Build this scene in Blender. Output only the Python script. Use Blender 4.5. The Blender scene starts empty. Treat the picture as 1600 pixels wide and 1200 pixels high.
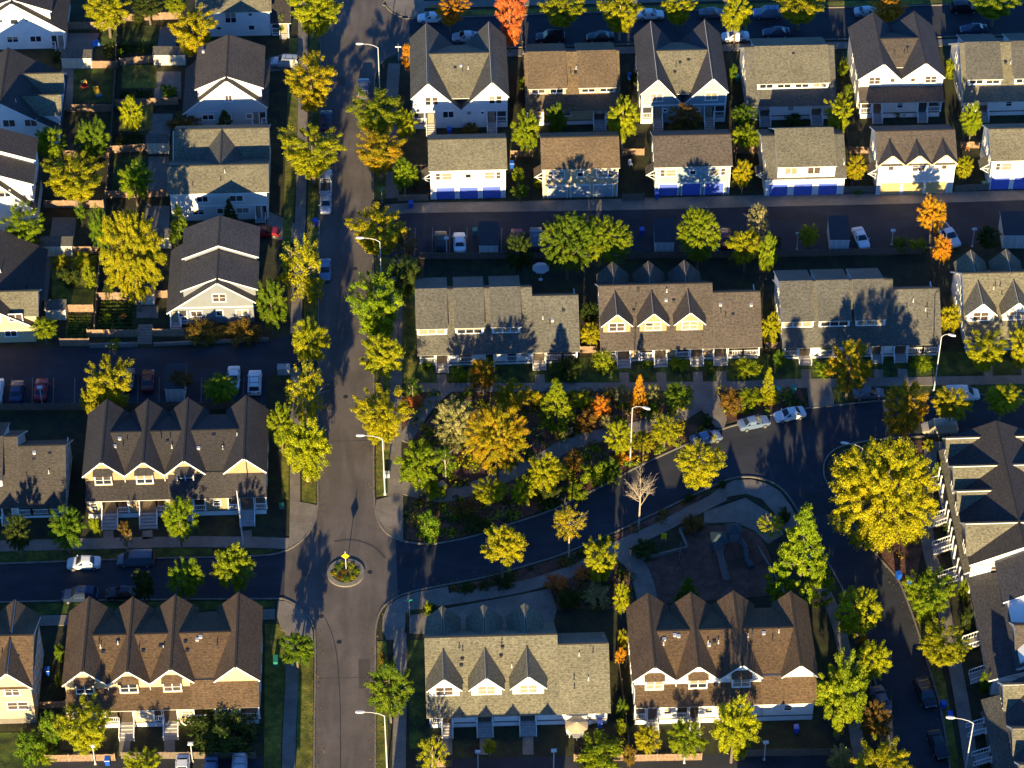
import bpy, bmesh, math, random
from mathutils import Vector, Matrix
rnd = random.Random(7)
S = bpy.context.scene
COL = S.collection
R = math.radians

# ---------------------------------------------------------------- camera (telephoto from an aircraft)
ELEV, YAW, FPX, DIST = R(44.0), R(2.1), 4443.0, 386.0
F = Vector((math.sin(YAW)*math.cos(ELEV), math.cos(YAW)*math.cos(ELEV), -math.sin(ELEV)))
RT = Vector((math.cos(YAW), -math.sin(YAW), 0))
UP = RT.cross(F)
CAM = -F*DIST
cd = bpy.data.cameras.new('camera'); cam = bpy.data.objects.new('camera', cd); COL.objects.link(cam)
cd.sensor_width = 36; cd.lens = 36*FPX/1600; cd.clip_start = 1; cd.clip_end = 4000
M4 = Matrix((RT, UP, -F)).transposed().to_4x4(); M4.translation = CAM
cam.matrix_world = M4; S.camera = cam

def G(px, py, z=0.0):
    d = F + RT*((px-800)/FPX) - UP*((py-600)/FPX)
    return CAM + d*((z-CAM.z)/d.z)
def scale_at(p):                      # photo pixels per metre at a world point
    return FPX/(p-CAM).dot(F)
def elev_at(p):
    v = p-CAM
    return math.asin(-v.z/v.length)

# ---------------------------------------------------------------- light
W = bpy.data.worlds.new('World'); S.world = W; W.use_nodes = True
nt = W.node_tree
sky = nt.nodes.new('ShaderNodeTexSky'); sky.sky_type = 'NISHITA'; sky.sun_disc = False
sky.altitude = 200; sky.air_density = 1.0; sky.dust_density = 0.0; sky.ozone_density = 9.0
SUN_EL, SUN_AZ = R(13.8), R(185.4)     # azimuth clockwise from +Y
sky.sun_elevation = SUN_EL; sky.sun_rotation = SUN_AZ
bg = nt.nodes['Background']; bg.inputs['Strength'].default_value = 0.11
nt.links.new(sky.outputs[0], bg.inputs[0])
sl = bpy.data.lights.new('sun', 'SUN'); sl.energy = 5.0; sl.angle = R(0.5); sl.color = (1.0, 0.8, 0.43)
so = bpy.data.objects.new('sun', sl); COL.objects.link(so)
to_sun = Vector((math.sin(SUN_AZ)*math.cos(SUN_EL), math.cos(SUN_AZ)*math.cos(SUN_EL), math.sin(SUN_EL)))
so.rotation_euler = to_sun.to_track_quat('Z', 'Y').to_euler()
S.view_settings.view_transform = 'Standard'; S.view_settings.look = 'None'
S.view_settings.gamma = 1.0; S.view_settings.use_curve_mapping = False
S.view_settings.exposure = 1.34

# ---------------------------------------------------------------- materials
MATS = {}
def newmat(name):
    m = bpy.data.materials.new(name); m.use_nodes = True
    return m, m.node_tree.nodes, m.node_tree.links, m.node_tree.nodes['Principled BSDF']
def plain(name, col, rough=0.7, metal=0.0, var=0.12, scale=1.5, bump=0.0):
    if name in MATS: return MATS[name]
    m, N, L, b = newmat(name)
    b.inputs['Roughness'].default_value = rough; b.inputs['Metallic'].default_value = metal
    tc = N.new('ShaderNodeTexCoord'); nz = N.new('ShaderNodeTexNoise')
    nz.inputs['Scale'].default_value = scale; nz.inputs['Detail'].default_value = 5
    L.new(tc.outputs['Object'], nz.inputs['Vector'])
    mx = N.new('ShaderNodeMix'); mx.data_type = 'RGBA'
    mx.inputs[6].default_value = tuple(c*(1-var) for c in col)+(1,)
    mx.inputs[7].default_value = tuple(min(1, c*(1+var)) for c in col)+(1,)
    mr = N.new('ShaderNodeMapRange'); mr.inputs[1].default_value = .3; mr.inputs[2].default_value = .7
    L.new(nz.outputs['Fac'], mr.inputs[0]); L.new(mr.outputs[0], mx.inputs[0])
    L.new(mx.outputs[2], b.inputs['Base Color'])
    if bump:
        bp = N.new('ShaderNodeBump'); bp.inputs['Strength'].default_value = bump; bp.inputs['Distance'].default_value = .1
        L.new(nz.outputs['Fac'], bp.inputs['Height']); L.new(bp.outputs[0], b.inputs['Normal'])
    MATS[name] = m; return m
def siding(name, col):
    if name in MATS: return MATS[name]
    m = plain(name, col, .75, var=.06, scale=.8); N, L = m.node_tree.nodes, m.node_tree.links
    tc = N.new('ShaderNodeTexCoord'); wv = N.new('ShaderNodeTexWave'); wv.bands_direction = 'Z'; wv.wave_profile = 'SAW'
    wv.inputs['Scale'].default_value = 1.6
    L.new(tc.outputs['Object'], wv.inputs['Vector'])
    bp = N.new('ShaderNodeBump'); bp.inputs['Strength'].default_value = .35; bp.inputs['Distance'].default_value = .03
    L.new(wv.outputs['Fac'], bp.inputs['Height']); L.new(bp.outputs[0], N['Principled BSDF'].inputs['Normal'])
    return m
def shingle(name, c1, c2, dark):
    if name in MATS: return MATS[name]
    m, N, L, b = newmat(name); b.inputs['Roughness'].default_value = .92
    uv = N.new('ShaderNodeUVMap')
    br = N.new('ShaderNodeTexBrick'); br.inputs['Scale'].default_value = 1.0
    br.inputs['Brick Width'].default_value = .34; br.inputs['Row Height'].default_value = .2
    br.inputs['Mortar Size'].default_value = .012; br.inputs['Bias'].default_value = -.1
    br.inputs['Color1'].default_value = c1+(1,); br.inputs['Color2'].default_value = c2+(1,)
    br.inputs['Mortar'].default_value = dark+(1,)
    L.new(uv.outputs[0], br.inputs['Vector'])
    mp = N.new('ShaderNodeMapping'); mp.inputs['Scale'].default_value = (2.3, 3.0, 1)
    L.new(uv.outputs[0], mp.inputs[0])
    n1 = N.new('ShaderNodeTexNoise'); n1.inputs['Scale'].default_value = 1.3; n1.inputs['Detail'].default_value = 3
    L.new(mp.outputs[0], n1.inputs['Vector'])
    r1 = N.new('ShaderNodeMapRange'); r1.inputs[1].default_value = .34; r1.inputs[2].default_value = .54; r1.inputs[3].default_value = .6; r1.inputs[4].default_value = 1.06
    L.new(n1.outputs['Fac'], r1.inputs[0])
    n2 = N.new('ShaderNodeTexNoise'); n2.inputs['Scale'].default_value = .22; n2.inputs['Detail'].default_value = 3
    L.new(uv.outputs[0], n2.inputs['Vector'])
    r2 = N.new('ShaderNodeMapRange'); r2.inputs[1].default_value = .3; r2.inputs[2].default_value = .7; r2.inputs[3].default_value = .82; r2.inputs[4].default_value = 1.12
    L.new(n2.outputs['Fac'], r2.inputs[0])
    mu = N.new('ShaderNodeMath'); mu.operation = 'MULTIPLY'
    L.new(r1.outputs[0], mu.inputs[0]); L.new(r2.outputs[0], mu.inputs[1])
    mx = N.new('ShaderNodeVectorMath'); mx.operation = 'SCALE'
    L.new(br.outputs['Color'], mx.inputs[0]); L.new(mu.outputs[0], mx.inputs['Scale'])
    L.new(mx.outputs[0], b.inputs['Base Color'])
    bp = N.new('ShaderNodeBump'); bp.inputs['Strength'].default_value = .5; bp.inputs['Distance'].default_value = .03
    L.new(br.outputs['Fac'], bp.inputs['Height']); bp.invert = True
    L.new(bp.outputs[0], b.inputs['Normal'])
    MATS[name] = m; return m
def ground_mat(name, cols, scale, rough=.95, fine=6.0, bump=.4, stain=None):
    """three-tone noise; world-space Object coords of meshes at the origin"""
    if name in MATS: return MATS[name]
    m, N, L, b = newmat(name); b.inputs['Roughness'].default_value = rough
    tc = N.new('ShaderNodeTexCoord')
    n1 = N.new('ShaderNodeTexNoise'); n1.inputs['Scale'].default_value = scale; n1.inputs['Detail'].default_value = 8; n1.inputs['Roughness'].default_value = .65
    n2 = N.new('ShaderNodeTexNoise'); n2.inputs['Scale'].default_value = fine; n2.inputs['Detail'].default_value = 4
    L.new(tc.outputs['Object'], n1.inputs['Vector']); L.new(tc.outputs['Object'], n2.inputs['Vector'])
    cr = N.new('ShaderNodeValToRGB'); e = cr.color_ramp.elements
    e[0].position = .32; e[0].color = cols[0]+(1,); e[1].position = .68; e[1].color = cols[-1]+(1,)
    if len(cols) == 3:
        x = e.new(.5); x.color = cols[1]+(1,)
    L.new(n1.outputs['Fac'], cr.inputs[0])
    mr = N.new('ShaderNodeMapRange'); mr.inputs[1].default_value = .3; mr.inputs[2].default_value = .7; mr.inputs[3].default_value = .75; mr.inputs[4].default_value = 1.2
    L.new(n2.outputs['Fac'], mr.inputs[0])
    vm = N.new('ShaderNodeVectorMath'); vm.operation = 'SCALE'
    L.new(cr.outputs[0], vm.inputs[0]); L.new(mr.outputs[0], vm.inputs['Scale'])
    out = vm.outputs[0]
    if stain:
        n3 = N.new('ShaderNodeTexNoise'); n3.inputs['Scale'].default_value = stain[0]; n3.inputs['Detail'].default_value = 6; n3.inputs['Distortion'].default_value = .8
        mp = N.new('ShaderNodeMapping'); mp.inputs['Scale'].default_value = stain[2]
        L.new(tc.outputs['Object'], mp.inputs[0]); L.new(mp.outputs[0], n3.inputs['Vector'])
        r3 = N.new('ShaderNodeMapRange'); r3.inputs[1].default_value = .38; r3.inputs[2].default_value = .6; r3.inputs[3].default_value = stain[1]; r3.inputs[4].default_value = 1.05
        L.new(n3.outputs['Fac'], r3.inputs[0])
        v2 = N.new('ShaderNodeVectorMath'); v2.operation = 'SCALE'
        L.new(out, v2.inputs[0]); L.new(r3.outputs[0], v2.inputs['Scale']); out = v2.outputs[0]
    L.new(out, b.inputs['Base Color'])
    bp = N.new('ShaderNodeBump'); bp.inputs['Strength'].default_value = bump; bp.inputs['Distance'].default_value = .06
    L.new(n2.outputs['Fac'], bp.inputs['Height']); L.new(bp.outputs[0], b.inputs['Normal'])
    MATS[name] = m; return m
def leaf_mat(name, c1, c2, c3, trans=.25):
    if name in MATS: return MATS[name]
    m, N, L, b = newmat(name)
    ge = N.new('ShaderNodeNewGeometry'); oi = N.new('ShaderNodeObjectInfo')
    cr = N.new('ShaderNodeValToRGB'); e = cr.color_ramp.elements
    e[0].position = .0; e[0].color = c1+(1,); e[1].position = 1; e[1].color = c3+(1,)
    x = e.new(.55); x.color = c2+(1,)
    tc = N.new('ShaderNodeTexCoord'); nz = N.new('ShaderNodeTexNoise'); nz.inputs['Scale'].default_value = 1.6; nz.inputs['Detail'].default_value = 2
    L.new(tc.outputs['Object'], nz.inputs['Vector'])
    # tone = 0.55*noise over the crown + 0.45*random per leaf
    a = N.new('ShaderNodeMapRange'); a.inputs[1].default_value = .3; a.inputs[2].default_value = .7; a.inputs[4].default_value = .5
    L.new(nz.outputs['Fac'], a.inputs[0])
    bb = N.new('ShaderNodeMath'); bb.operation = 'MULTIPLY_ADD'; bb.inputs[1].default_value = .58
    L.new(ge.outputs['Random Per Island'], bb.inputs[0]); L.new(a.outputs[0], bb.inputs[2])
    L.new(bb.outputs[0], cr.inputs[0])
    hs = N.new('ShaderNodeHueSaturation')
    h = N.new('ShaderNodeMapRange'); h.inputs[3].default_value = .485; h.inputs[4].default_value = .515
    L.new(oi.outputs['Random'], h.inputs[0]); L.new(h.outputs[0], hs.inputs['Hue'])
    vv = N.new('ShaderNodeMath'); vv.operation = 'MULTIPLY_ADD'; vv.inputs[1].default_value = .6; vv.inputs[2].default_value = .66
    wn = N.new('ShaderNodeTexWhiteNoise'); wn.noise_dimensions = '1D'; L.new(ge.outputs['Random Per Island'], wn.inputs['W']); L.new(wn.outputs['Value'], vv.inputs[0]); L.new(vv.outputs[0], hs.inputs['Value'])
    L.new(cr.outputs[0], hs.inputs['Color'])
    L.new(hs.outputs[0], b.inputs['Base Color']); b.inputs['Roughness'].default_value = .65
    b.inputs['Specular IOR Level'].default_value = .2
    tr = N.new('ShaderNodeBsdfTranslucent'); L.new(hs.outputs[0], tr.inputs[0])
    ms = N.new('ShaderNodeMixShader'); ms.inputs[0].default_value = trans
    L.new(b.outputs[0], ms.inputs[1]); L.new(tr.outputs[0], ms.inputs[2])
    L.new(ms.outputs[0], N['Material Output'].inputs['Surface'])
    MATS[name] = m; return m

WHITE = plain('white paint', (.80, .79, .76), .55, var=.04)
GLASS = plain('window glass', (.02, .025, .035), .06, var=.3)
BLIND = plain('window blind', (.3, .235, .165), .5, var=.15)
CURT = plain('dim curtain', (.085, .06, .05), .35, var=.3)
SHADEIN = plain('painted porch shade', (.03, .028, .03), .6)  # flat dark colour painted in for the shade inside porches
STEPW = plain('grey painted step', (.36, .33, .31), .8)
CONC = ground_mat('concrete', ((.15, .125, .1), (.2, .168, .135), (.26, .218, .175)), .35, fine=7, bump=.2)
KERB = ground_mat('kerb concrete', ((.15, .13, .105), (.24, .208, .17)), .8, fine=9, bump=.2)
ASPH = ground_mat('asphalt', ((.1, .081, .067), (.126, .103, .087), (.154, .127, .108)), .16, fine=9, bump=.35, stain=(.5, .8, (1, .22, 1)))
ASPH_SHADE = ground_mat('shade toned asphalt', ((.022, .025, .032), (.03, .033, .042), (.042, .044, .053)), .2, fine=9, bump=.35, stain=(.4, .8, (.3, 1, 1)))  # asphalt copy with the shade of the side streets put into its colour
SEAL = plain('crack sealant', (.022, .02, .02), .6)
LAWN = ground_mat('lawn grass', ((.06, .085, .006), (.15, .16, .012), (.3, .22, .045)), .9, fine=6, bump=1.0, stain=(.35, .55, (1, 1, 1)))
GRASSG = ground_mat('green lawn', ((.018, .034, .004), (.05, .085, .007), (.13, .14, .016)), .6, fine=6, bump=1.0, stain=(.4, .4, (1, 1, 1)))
SOIL = ground_mat('yard soil and grass', ((.016, .013, .009), (.032, .03, .01), (.05, .06, .012)), .4, fine=5, bump=.9)
MULCH = ground_mat('bark mulch', ((.05, .022, .014), (.115, .05, .03), (.2, .095, .06)), .9, fine=10, bump=.9)
WOOD = plain('cedar boards', (.30, .19, .12), .8, var=.3, scale=3)
WOODD = plain('weathered boards', (.16, .12, .09), .85, var=.25, scale=3)
METAL = plain('galvanised steel', (.58, .58, .58), .45, .3, var=.05)
DKMETAL = plain('dark steel', (.05, .05, .055), .5, .4)
RUBBER = plain('tyre rubber', (.018, .018, .018), .8)
RIM = plain('wheel alloy', (.45, .45, .46), .35, .7)
LAMPR = plain('red lamp lens', (.4, .02, .02), .25)
LAMPW = plain('clear lamp lens', (.7, .7, .68), .15)
BARK = plain('bark', (.16, .12, .085), .9, var=.3, scale=4)
BARKP = plain('pale bark', (.42, .33, .22), .85, var=.25, scale=4)

RF = {
 'greytan': shingle('grey tan shingles', (.2, .178, .118), (.135, .12, .08), (.05, .045, .036)),
 'tan': shingle('tan shingles', (.18, .122, .068), (.12, .08, .043), (.045, .034, .022)),
 'char': shingle('charcoal shingles', (.075, .07, .075), (.05, .047, .051), (.024, .023, .025)),
 'dkbrown': shingle('dark brown shingles', (.058, .048, .045), (.04, .034, .032), (.02, .018, .018)),
 'brown': shingle('brown shingles', (.145, .088, .045), (.095, .056, .029), (.036, .024, .015)),
 'grey': shingle('grey shingles', (.135, .125, .1), (.09, .083, .068), (.038, .035, .03)),
 'umber': shingle('umber shingles', (.07, .058, .048), (.047, .039, .033), (.022, .019, .017)),
 'taupe': shingle('taupe shingles', (.11, .086, .068), (.073, .057, .046), (.03, .024, .02)),
}
WL = {
 'white': siding('white siding', (.78, .76, .72)), 'offwhite': siding('off white siding', (.7, .66, .58)),
 'tan': siding('tan siding', (.38, .265, .14)), 'beige': siding('pale blue green siding', (.25, .33, .36)),
 'grey': siding('grey siding', (.2, .21, .225)), 'cream': siding('cream siding', (.56, .43, .25)),
 'blue': siding('pale blue grey siding', (.5, .53, .54)),
}

# ---------------------------------------------------------------- mesh builder
class MB:
    def __init__(s): s.v = []; s.f = []; s.m = []; s.uv = []
    def poly(s, pts, m=0, uv=None):
        n = len(s.v); s.v += [tuple(p) for p in pts]; s.f.append(tuple(range(n, n+len(pts)))); s.m.append(m)
        s.uv.append(uv or [(0, 0)]*len(pts))
    def box(s, x0, x1, y0, y1, z0, z1, m=0):
        s.hexa([(x0,y0,z0),(x1,y0,z0),(x1,y1,z0),(x0,y1,z0)], [(x0,y0,z1),(x1,y0,z1),(x1,y1,z1),(x0,y1,z1)], m)
    def hexa(s, lo, hi, m=0, mtop=None):
        n = len(s.v); s.v += [tuple(p) for p in lo]+[tuple(p) for p in hi]; k = len(lo)
        fs = [tuple(n+i for i in reversed(range(k))), tuple(n+k+i for i in range(k))]
        fs += [(n+i, n+(i+1)%k, n+k+(i+1)%k, n+k+i) for i in range(k)]
        for j, f in enumerate(fs):
            s.f.append(f); s.m.append(m if not (j == 1 and mtop is not None) else mtop); s.uv.append([(0, 0)]*len(f))
    def ext_w(s, pl, w0, w1, m=0):            # polygon in (u,z) pushed along w
        s.hexa([(u, w0, z) for u, z in pl], [(u, w1, z) for u, z in pl], m)
    def ext_u(s, pl, u0, u1, m=0):
        s.hexa([(u0, w, z) for w, z in pl], [(u1, w, z) for w, z in pl], m)
    def slab(s, a, b, c, d, t=.2, m=0, ms=1):  # a-b eave, c-d ridge (d above a); shingled top with uv in metres
        a, b, c, d = map(Vector, (a, b, c, d))
        n = (b-a).cross(d-a).normalized()
        if n.z < 0: n = -n
        ux = (b-a).normalized(); vx = n.cross(ux); o = rnd.uniform(0, 50)
        top = [a, b, c, d]; bot = [p-n*t for p in top]
        k = len(s.v); s.v += [tuple(p) for p in top+bot]
        s.f.append((k, k+1, k+2, k+3)); s.m.append(m)
        s.uv.append([((p-a).dot(ux)+o, (p-a).dot(vx)+o) for p in top])
        for f in ((k+7,k+6,k+5,k+4),(k,k+4,k+5,k+1),(k+1,k+5,k+6,k+2),(k+2,k+6,k+7,k+3),(k+3,k+7,k+4,k)):
            s.f.append(f); s.m.append(ms); s.uv.append([(0, 0)]*4)
    def tube(s, p0, p1, r0, r1=None, n=6, m=0):
        p0, p1 = Vector(p0), Vector(p1); r1 = r0 if r1 is None else r1
        d = (p1-p0).normalized(); a = d.orthogonal().normalized(); b = d.cross(a)
        ring = lambda p, r: [p+(a*math.cos(2*math.pi*i/n)+b*math.sin(2*math.pi*i/n))*r for i in range(n)]
        s.hexa(ring(p0, r0), ring(p1, r1), m)
    def path(s, pts, radii, n=6, m=0):
        for i in range(len(pts)-1): s.tube(pts[i], pts[i+1], radii[i], radii[i+1], n, m)
    def obox(s, O, r, nn, a0, a1, d0, d1, z0, z1, m=0):
        O, r, nn = Vector(O), Vector(r), Vector(nn); zz = Vector((0, 0, 1))
        P = lambda a, d, z: O+r*a+nn*d+zz*z
        s.hexa([P(a0,d0,z0),P(a1,d0,z0),P(a1,d1,z0),P(a0,d1,z0)], [P(a0,d0,z1),P(a1,d0,z1),P(a1,d1,z1),P(a0,d1,z1)], m)
    def mesh(s, name, mats, smooth=False):
        me = bpy.data.meshes.new(name); me.from_pydata(s.v, [], s.f)
        for m in mats: me.materials.append(m)
        me.polygons.foreach_set('material_index', s.m)
        if any(any(q != (0, 0) for q in u) for u in s.uv):
            l = me.uv_layers.new(name='UVMap'); flat = [c for u in s.uv for q in u for c in q]
            l.data.foreach_set('uv', flat)
        if smooth: me.polygons.foreach_set('use_smooth', [True]*len(s.f))
        me.update(); return me
    def build(s, name, mats, parent=None, smooth=False):
        if not s.f: return None
        me = s.mesh(name, mats if isinstance(mats, (list, tuple)) else [mats], smooth)
        return link(name, me, parent)
def link(name, data, parent=None):
    o = bpy.data.objects.new(name, data); COL.objects.link(o)
    if parent is not None: o.parent = parent
    return o
def tag(o, label, cat, group=None):
    o['label'] = label; o['category'] = cat
    if group: o['group'] = group
    return o
def empty(name, loc, rz=0.0, label=None, cat=None, group=None):
    o = link(name, None); o.location = loc; o.rotation_euler = (0, 0, rz); o.empty_display_size = .5
    if label: tag(o, label, cat, group)
    return o
def part(name, me, parent, mats=None):
    return link(name, me, parent)
# ---------------------------------------------------------------- houses
class House:
    FACE = {'S': 0.0, 'W': -90.0, 'E': 90.0}
    def __init__(s, name, label, cat, at, z, face='S', rot=0.0, group=None, wall='white', roof='grey', trim=None):
        p = G(at[0], at[1], z); s.rz = R(s.FACE[face]+rot)
        s.root = empty(name, (p.x, p.y, 0), s.rz, label, cat, group)
        s.c, s.s = math.cos(s.rz), math.sin(s.rz); s.p = p
        s.wall = WL[wall]; s.roof = [RF[roof], trim or WHITE]; s.trim = trim or WHITE
        s.wl = MB()
    def loc(s, px, py, z):
        q = G(px, py, z)-s.p
        return (q.x*s.c+q.y*s.s, -q.x*s.s+q.y*s.c)
    def u(s, px, py, z): return s.loc(px, py, z)[0]
    def w(s, px, py, z): return s.loc(px, py, z)[1]
    def done(s): return s.wl.build('wall', [s.wall, s.trim], s.root)
    # --- roofs
    def ridge_u(s, u0, u1, wf, zf, wr, zr, wb, zb, name='roof', oe=.35, parent=None):
        """ridge along u; eaves at wf,zf (front) and wb,zb (back)"""
        m = MB(); sf = (zr-zf)/(wr-wf); sb = (zr-zb)/(wb-wr)
        m.slab((u0, wf-oe, zf-oe*sf), (u1, wf-oe, zf-oe*sf), (u1, wr, zr), (u0, wr, zr))
        m.slab((u1, wb+oe, zb-oe*sb), (u0, wb+oe, zb-oe*sb), (u0, wr, zr), (u1, wr, zr))
        m.obox((u0, wr, zr-.03), (1, 0, 0), (0, 1, 0), 0, u1-u0, -.12, .12, 0, .07, 0)
        return m.build(name, s.roof, parent or s.root)
    def ridge_w(s, w0, w1, ul, zl, uc, zp, ur, zrr, name='gable_roof', parent=None, wl1=None, wr1=None):
        """ridge along w from w0 to w1; optional earlier ends of the two eaves"""
        m = MB(); wl1 = w1 if wl1 is None else wl1; wr1 = w1 if wr1 is None else wr1
        m.slab((ul, wl1, zl), (ul, w0, zl), (uc, w0, zp), (uc, w1, zp))
        m.slab((ur, w0, zrr), (ur, wr1, zrr), (uc, w1, zp), (uc, w0, zp))
        m.obox((uc, w0, zp-.03), (0, 1, 0), (1, 0, 0), 0, w1-w0, -.12, .12, 0, .07, 0)
        return m.build(name, s.roof, parent or s.root)
    # --- openings
    BAS = {'f': ((1, 0, 0), (0, -1, 0)), 'b': ((-1, 0, 0), (0, 1, 0)), 'l': ((0, -1, 0), (-1, 0, 0)), 'r': ((0, 1, 0), (1, 0, 0))}
    def win(s, face, a, at, z, wid, hei, nx=2, ny=1, pane=None, fw=.13, proud=.06):
        """window centred at coordinate a along the face, z = its middle"""
        r, n = s.BAS[face]
        O = {'f': (a, at, z), 'b': (a, at, z), 'l': (at, a, z), 'r': (at, a, z)}[face]
        m = MB(); x, y = wid/2, hei/2
        for (a0, a1, z0, z1) in ((-x-fw, x+fw, y, y+fw), (-x-fw-.04, x+fw+.04, -y-fw, -y), (-x-fw, -x, -y, y), (x, x+fw, -y, y)):
            m.obox(O, r, n, a0, a1, -.04, proud+(.05 if z1 <= -y else 0), z0, z1)
        for i in range(1, nx): m.obox(O, r, n, -x+wid*i/nx-.05, -x+wid*i/nx+.05, -.04, proud-.015, -y, y)
        for i in range(1, ny): m.obox(O, r, n, -x, x, -.04, proud-.022, -y+hei*i/ny-.03, -y+hei*i/ny+.03)
        f = m.build('window', WHITE, s.root)
        if pane is None: pane = rnd.choice((GLASS, BLIND, CURT, GLASS))
        g = MB(); g.obox(O, r, n, -x, x, -.05, .018, -y, y)
        g.build('pane', pane, f)
        if pane is GLASS and rnd.random() < .7 and hei > .8:
            k = rnd.uniform(.3, .6); b = MB(); b.obox(O, r, n, -x, x, -.03, .024, y-hei*k, y); b.build('blind', BLIND if k > .42 else CURT, f)
        return f
    def door(s, a, at, z0, wid=.95, hei=2.1, mat=None, face='f'):
        r, n = s.BAS[face]; O = (a, at, z0) if face in 'fb' else (at, a, z0)
        m = MB(); m.obox(O, r, n, -wid/2, wid/2, -.03, .05, 0, hei)
        d = m.build('door', mat or WHITE, s.root)
        k = MB(); k.obox(O, r, n, wid/2-.16, wid/2-.08, .05, .11, .95, 1.05); k.build('handle', METAL, d)
    def garage_door(s, ua, ub, at, z1=2.15, mat=None):
        m = MB()
        for i in range(4):
            z = z1*i/4; m.obox((0, at, 0), (1, 0, 0), (0, -1, 0), ua, ub, -.1, .045, z+.02, z+z1/4-.02)
        m.obox((0, at, 0), (1, 0, 0), (0, -1, 0), ua, ub, -.1, .03, 0, z1)
        d = m.build('garage_door', mat, s.root)
        t = MB()
        for a0, a1, z0, zz in ((ua-.14, ua, 0, z1), (ub, ub+.14, 0, z1), (ua-.14, ub+.14, z1, z1+.16)):
            t.obox((0, at, 0), (1, 0, 0), (0, -1, 0), a0, a1, -.1, .09, z0, zz)
        t.build('frame', s.trim, d)
    def box_part(s, name, mat, *b):
        m = MB(); m.box(*b); return m.build(name, mat, s.root)
    # --- stoops, rails, posts
    def steps(s, ua, ub, wf, zf, run, rails=True):
        n = max(2, int(round(zf/.19))); m = MB(); d = run/n
        for i in range(n):
            m.box(ua+.05, ub-.05, wf-d*(i+1), wf-d*i+.02, max(0, zf-zf*(i+1)/n-.12), zf-zf*(i+.35)/n)
        m.build('steps', STEPW, s.root)
        if rails:
            for uu in (ua, ub):
                k = MB(); W0 = wf; W1 = wf-run
                for hz, t in ((.92, .06), (.15, .05)):
                    k.hexa([(uu-.04, W1, hz-t), (uu+.04, W1, hz-t), (uu+.04, W0, zf+hz-t), (uu-.04, W0, zf+hz-t)],
                           [(uu-.04, W1, hz+t), (uu+.04, W1, hz+t), (uu+.04, W0, zf+hz+t), (uu-.04, W0, zf+hz+t)])
                nb = max(2, int(run/.3))
                for i in range(nb+1):
                    t = i/nb; w_ = W0+(W1-W0)*t; z_ = zf*(1-t); q = .05 if i in (0, nb) else .018
                    k.box(uu-q, uu+q, w_-q, w_+q, z_-(0 if i < nb else z_), z_+.92)
                k.build('railing', WHITE, s.root)
    def rail(s, ua, ub, w, zf, hei=.95, along='u', c=0):
        k = MB()
        def bx(a0, a1, d0, d1, z0, z1):
            if along == 'u': k.box(a0, a1, w+d0, w+d1, z0, z1)
            else: k.box(w+d0, w+d1, a0, a1, z0, z1)
        bx(ua, ub, -.05, .05, zf+hei-.09, zf+hei); bx(ua, ub, -.035, .035, zf+.08, zf+.15)
        n = max(2, int((ub-ua)/.2))
        for i in range(n+1):
            a = ua+(ub-ua)*i/n; bx(a-.022, a+.022, -.022, .022, zf+.15, zf+hei-.09)
        k.build('porch_railing', WHITE, s.root)
    def post(s, u, w, z0, z1, q=.1):
        m = MB(); m.box(u-q, u+q, w-q, w+q, z0, z1); m.box(u-q-.04, u+q+.04, w-q-.04, w+q+.04, z0, z0+.12); m.build('porch_post', s.trim, s.root)
    def front(s, segs, py, ze, wf, ww, zf, run, wallmat=True, beam=True):
        """ground storey seen under the eave: w = wall bay, o = railed porch bay, s = stoop bay with steps"""
        us = []
        for sg in segs:
            ua, ub = s.u(sg[1], py, ze), s.u(sg[2], py, ze); us += [ua, ub]
            if sg[0] == 'w':
                s.wl.box(ua, ub, wf+.05, ww+.1, 0, ze-.02)
                if ub-ua > 1.6: s.win('f', (ua+ub)/2, wf+.05, zf+1.35, .8, .9, 1, 2)
            else:
                if sg[0] == 'o':
                    s.rail(ua+.05, ub-.05, wf+.06, zf)
                    if ub-ua > 1.2: s.win('f', (ua+ub)/2, ww, zf+1.35, min(1.3, ub-ua-.5), 1.25, 2, 1)
                else:
                    s.steps(ua, ub, wf, zf, run); s.door((ua+ub)/2, ww, zf)
                s.post(ua, wf+.06, zf, ze-.05); s.post(ub, wf+.06, zf, ze-.05)
        a, b = min(us), max(us)
        s.box_part('porch_floor', WOODD, a+.02, b-.02, wf, ww+.05, zf-.18, zf)
        s.box_part('porch_skirt', s.trim, a+.04, b-.04, wf+.03, wf+.08, 0, zf-.18)
        if beam: s.box_part('porch_beam', s.trim, a-.05, b+.05, wf-.06, wf+.16, ze-.22, ze+.03)
    def vents(s, n, u0, u1, zfun, w0, w1, pale=.4):
        for i in range(n):
            u, w = rnd.uniform(u0, u1), rnd.uniform(w0, w1); z = zfun(w)
            k = rnd.random(); m = MB()
            if k < .6: m.tube((u, w, z-.1), (u, w, z+.55), .06, n=6); m.tube((u, w, z-.05), (u, w, z+.06), .14, .1, n=8)
            else: m.box(u-.17, u+.17, w-.17, w+.17, z-.15, z+.2); m.box(u-.22, u+.22, w-.22, w+.22, z+.16, z+.22)
            m.build('roof_vent', METAL if rnd.random() < pale else DKMETAL, s.root)

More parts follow.
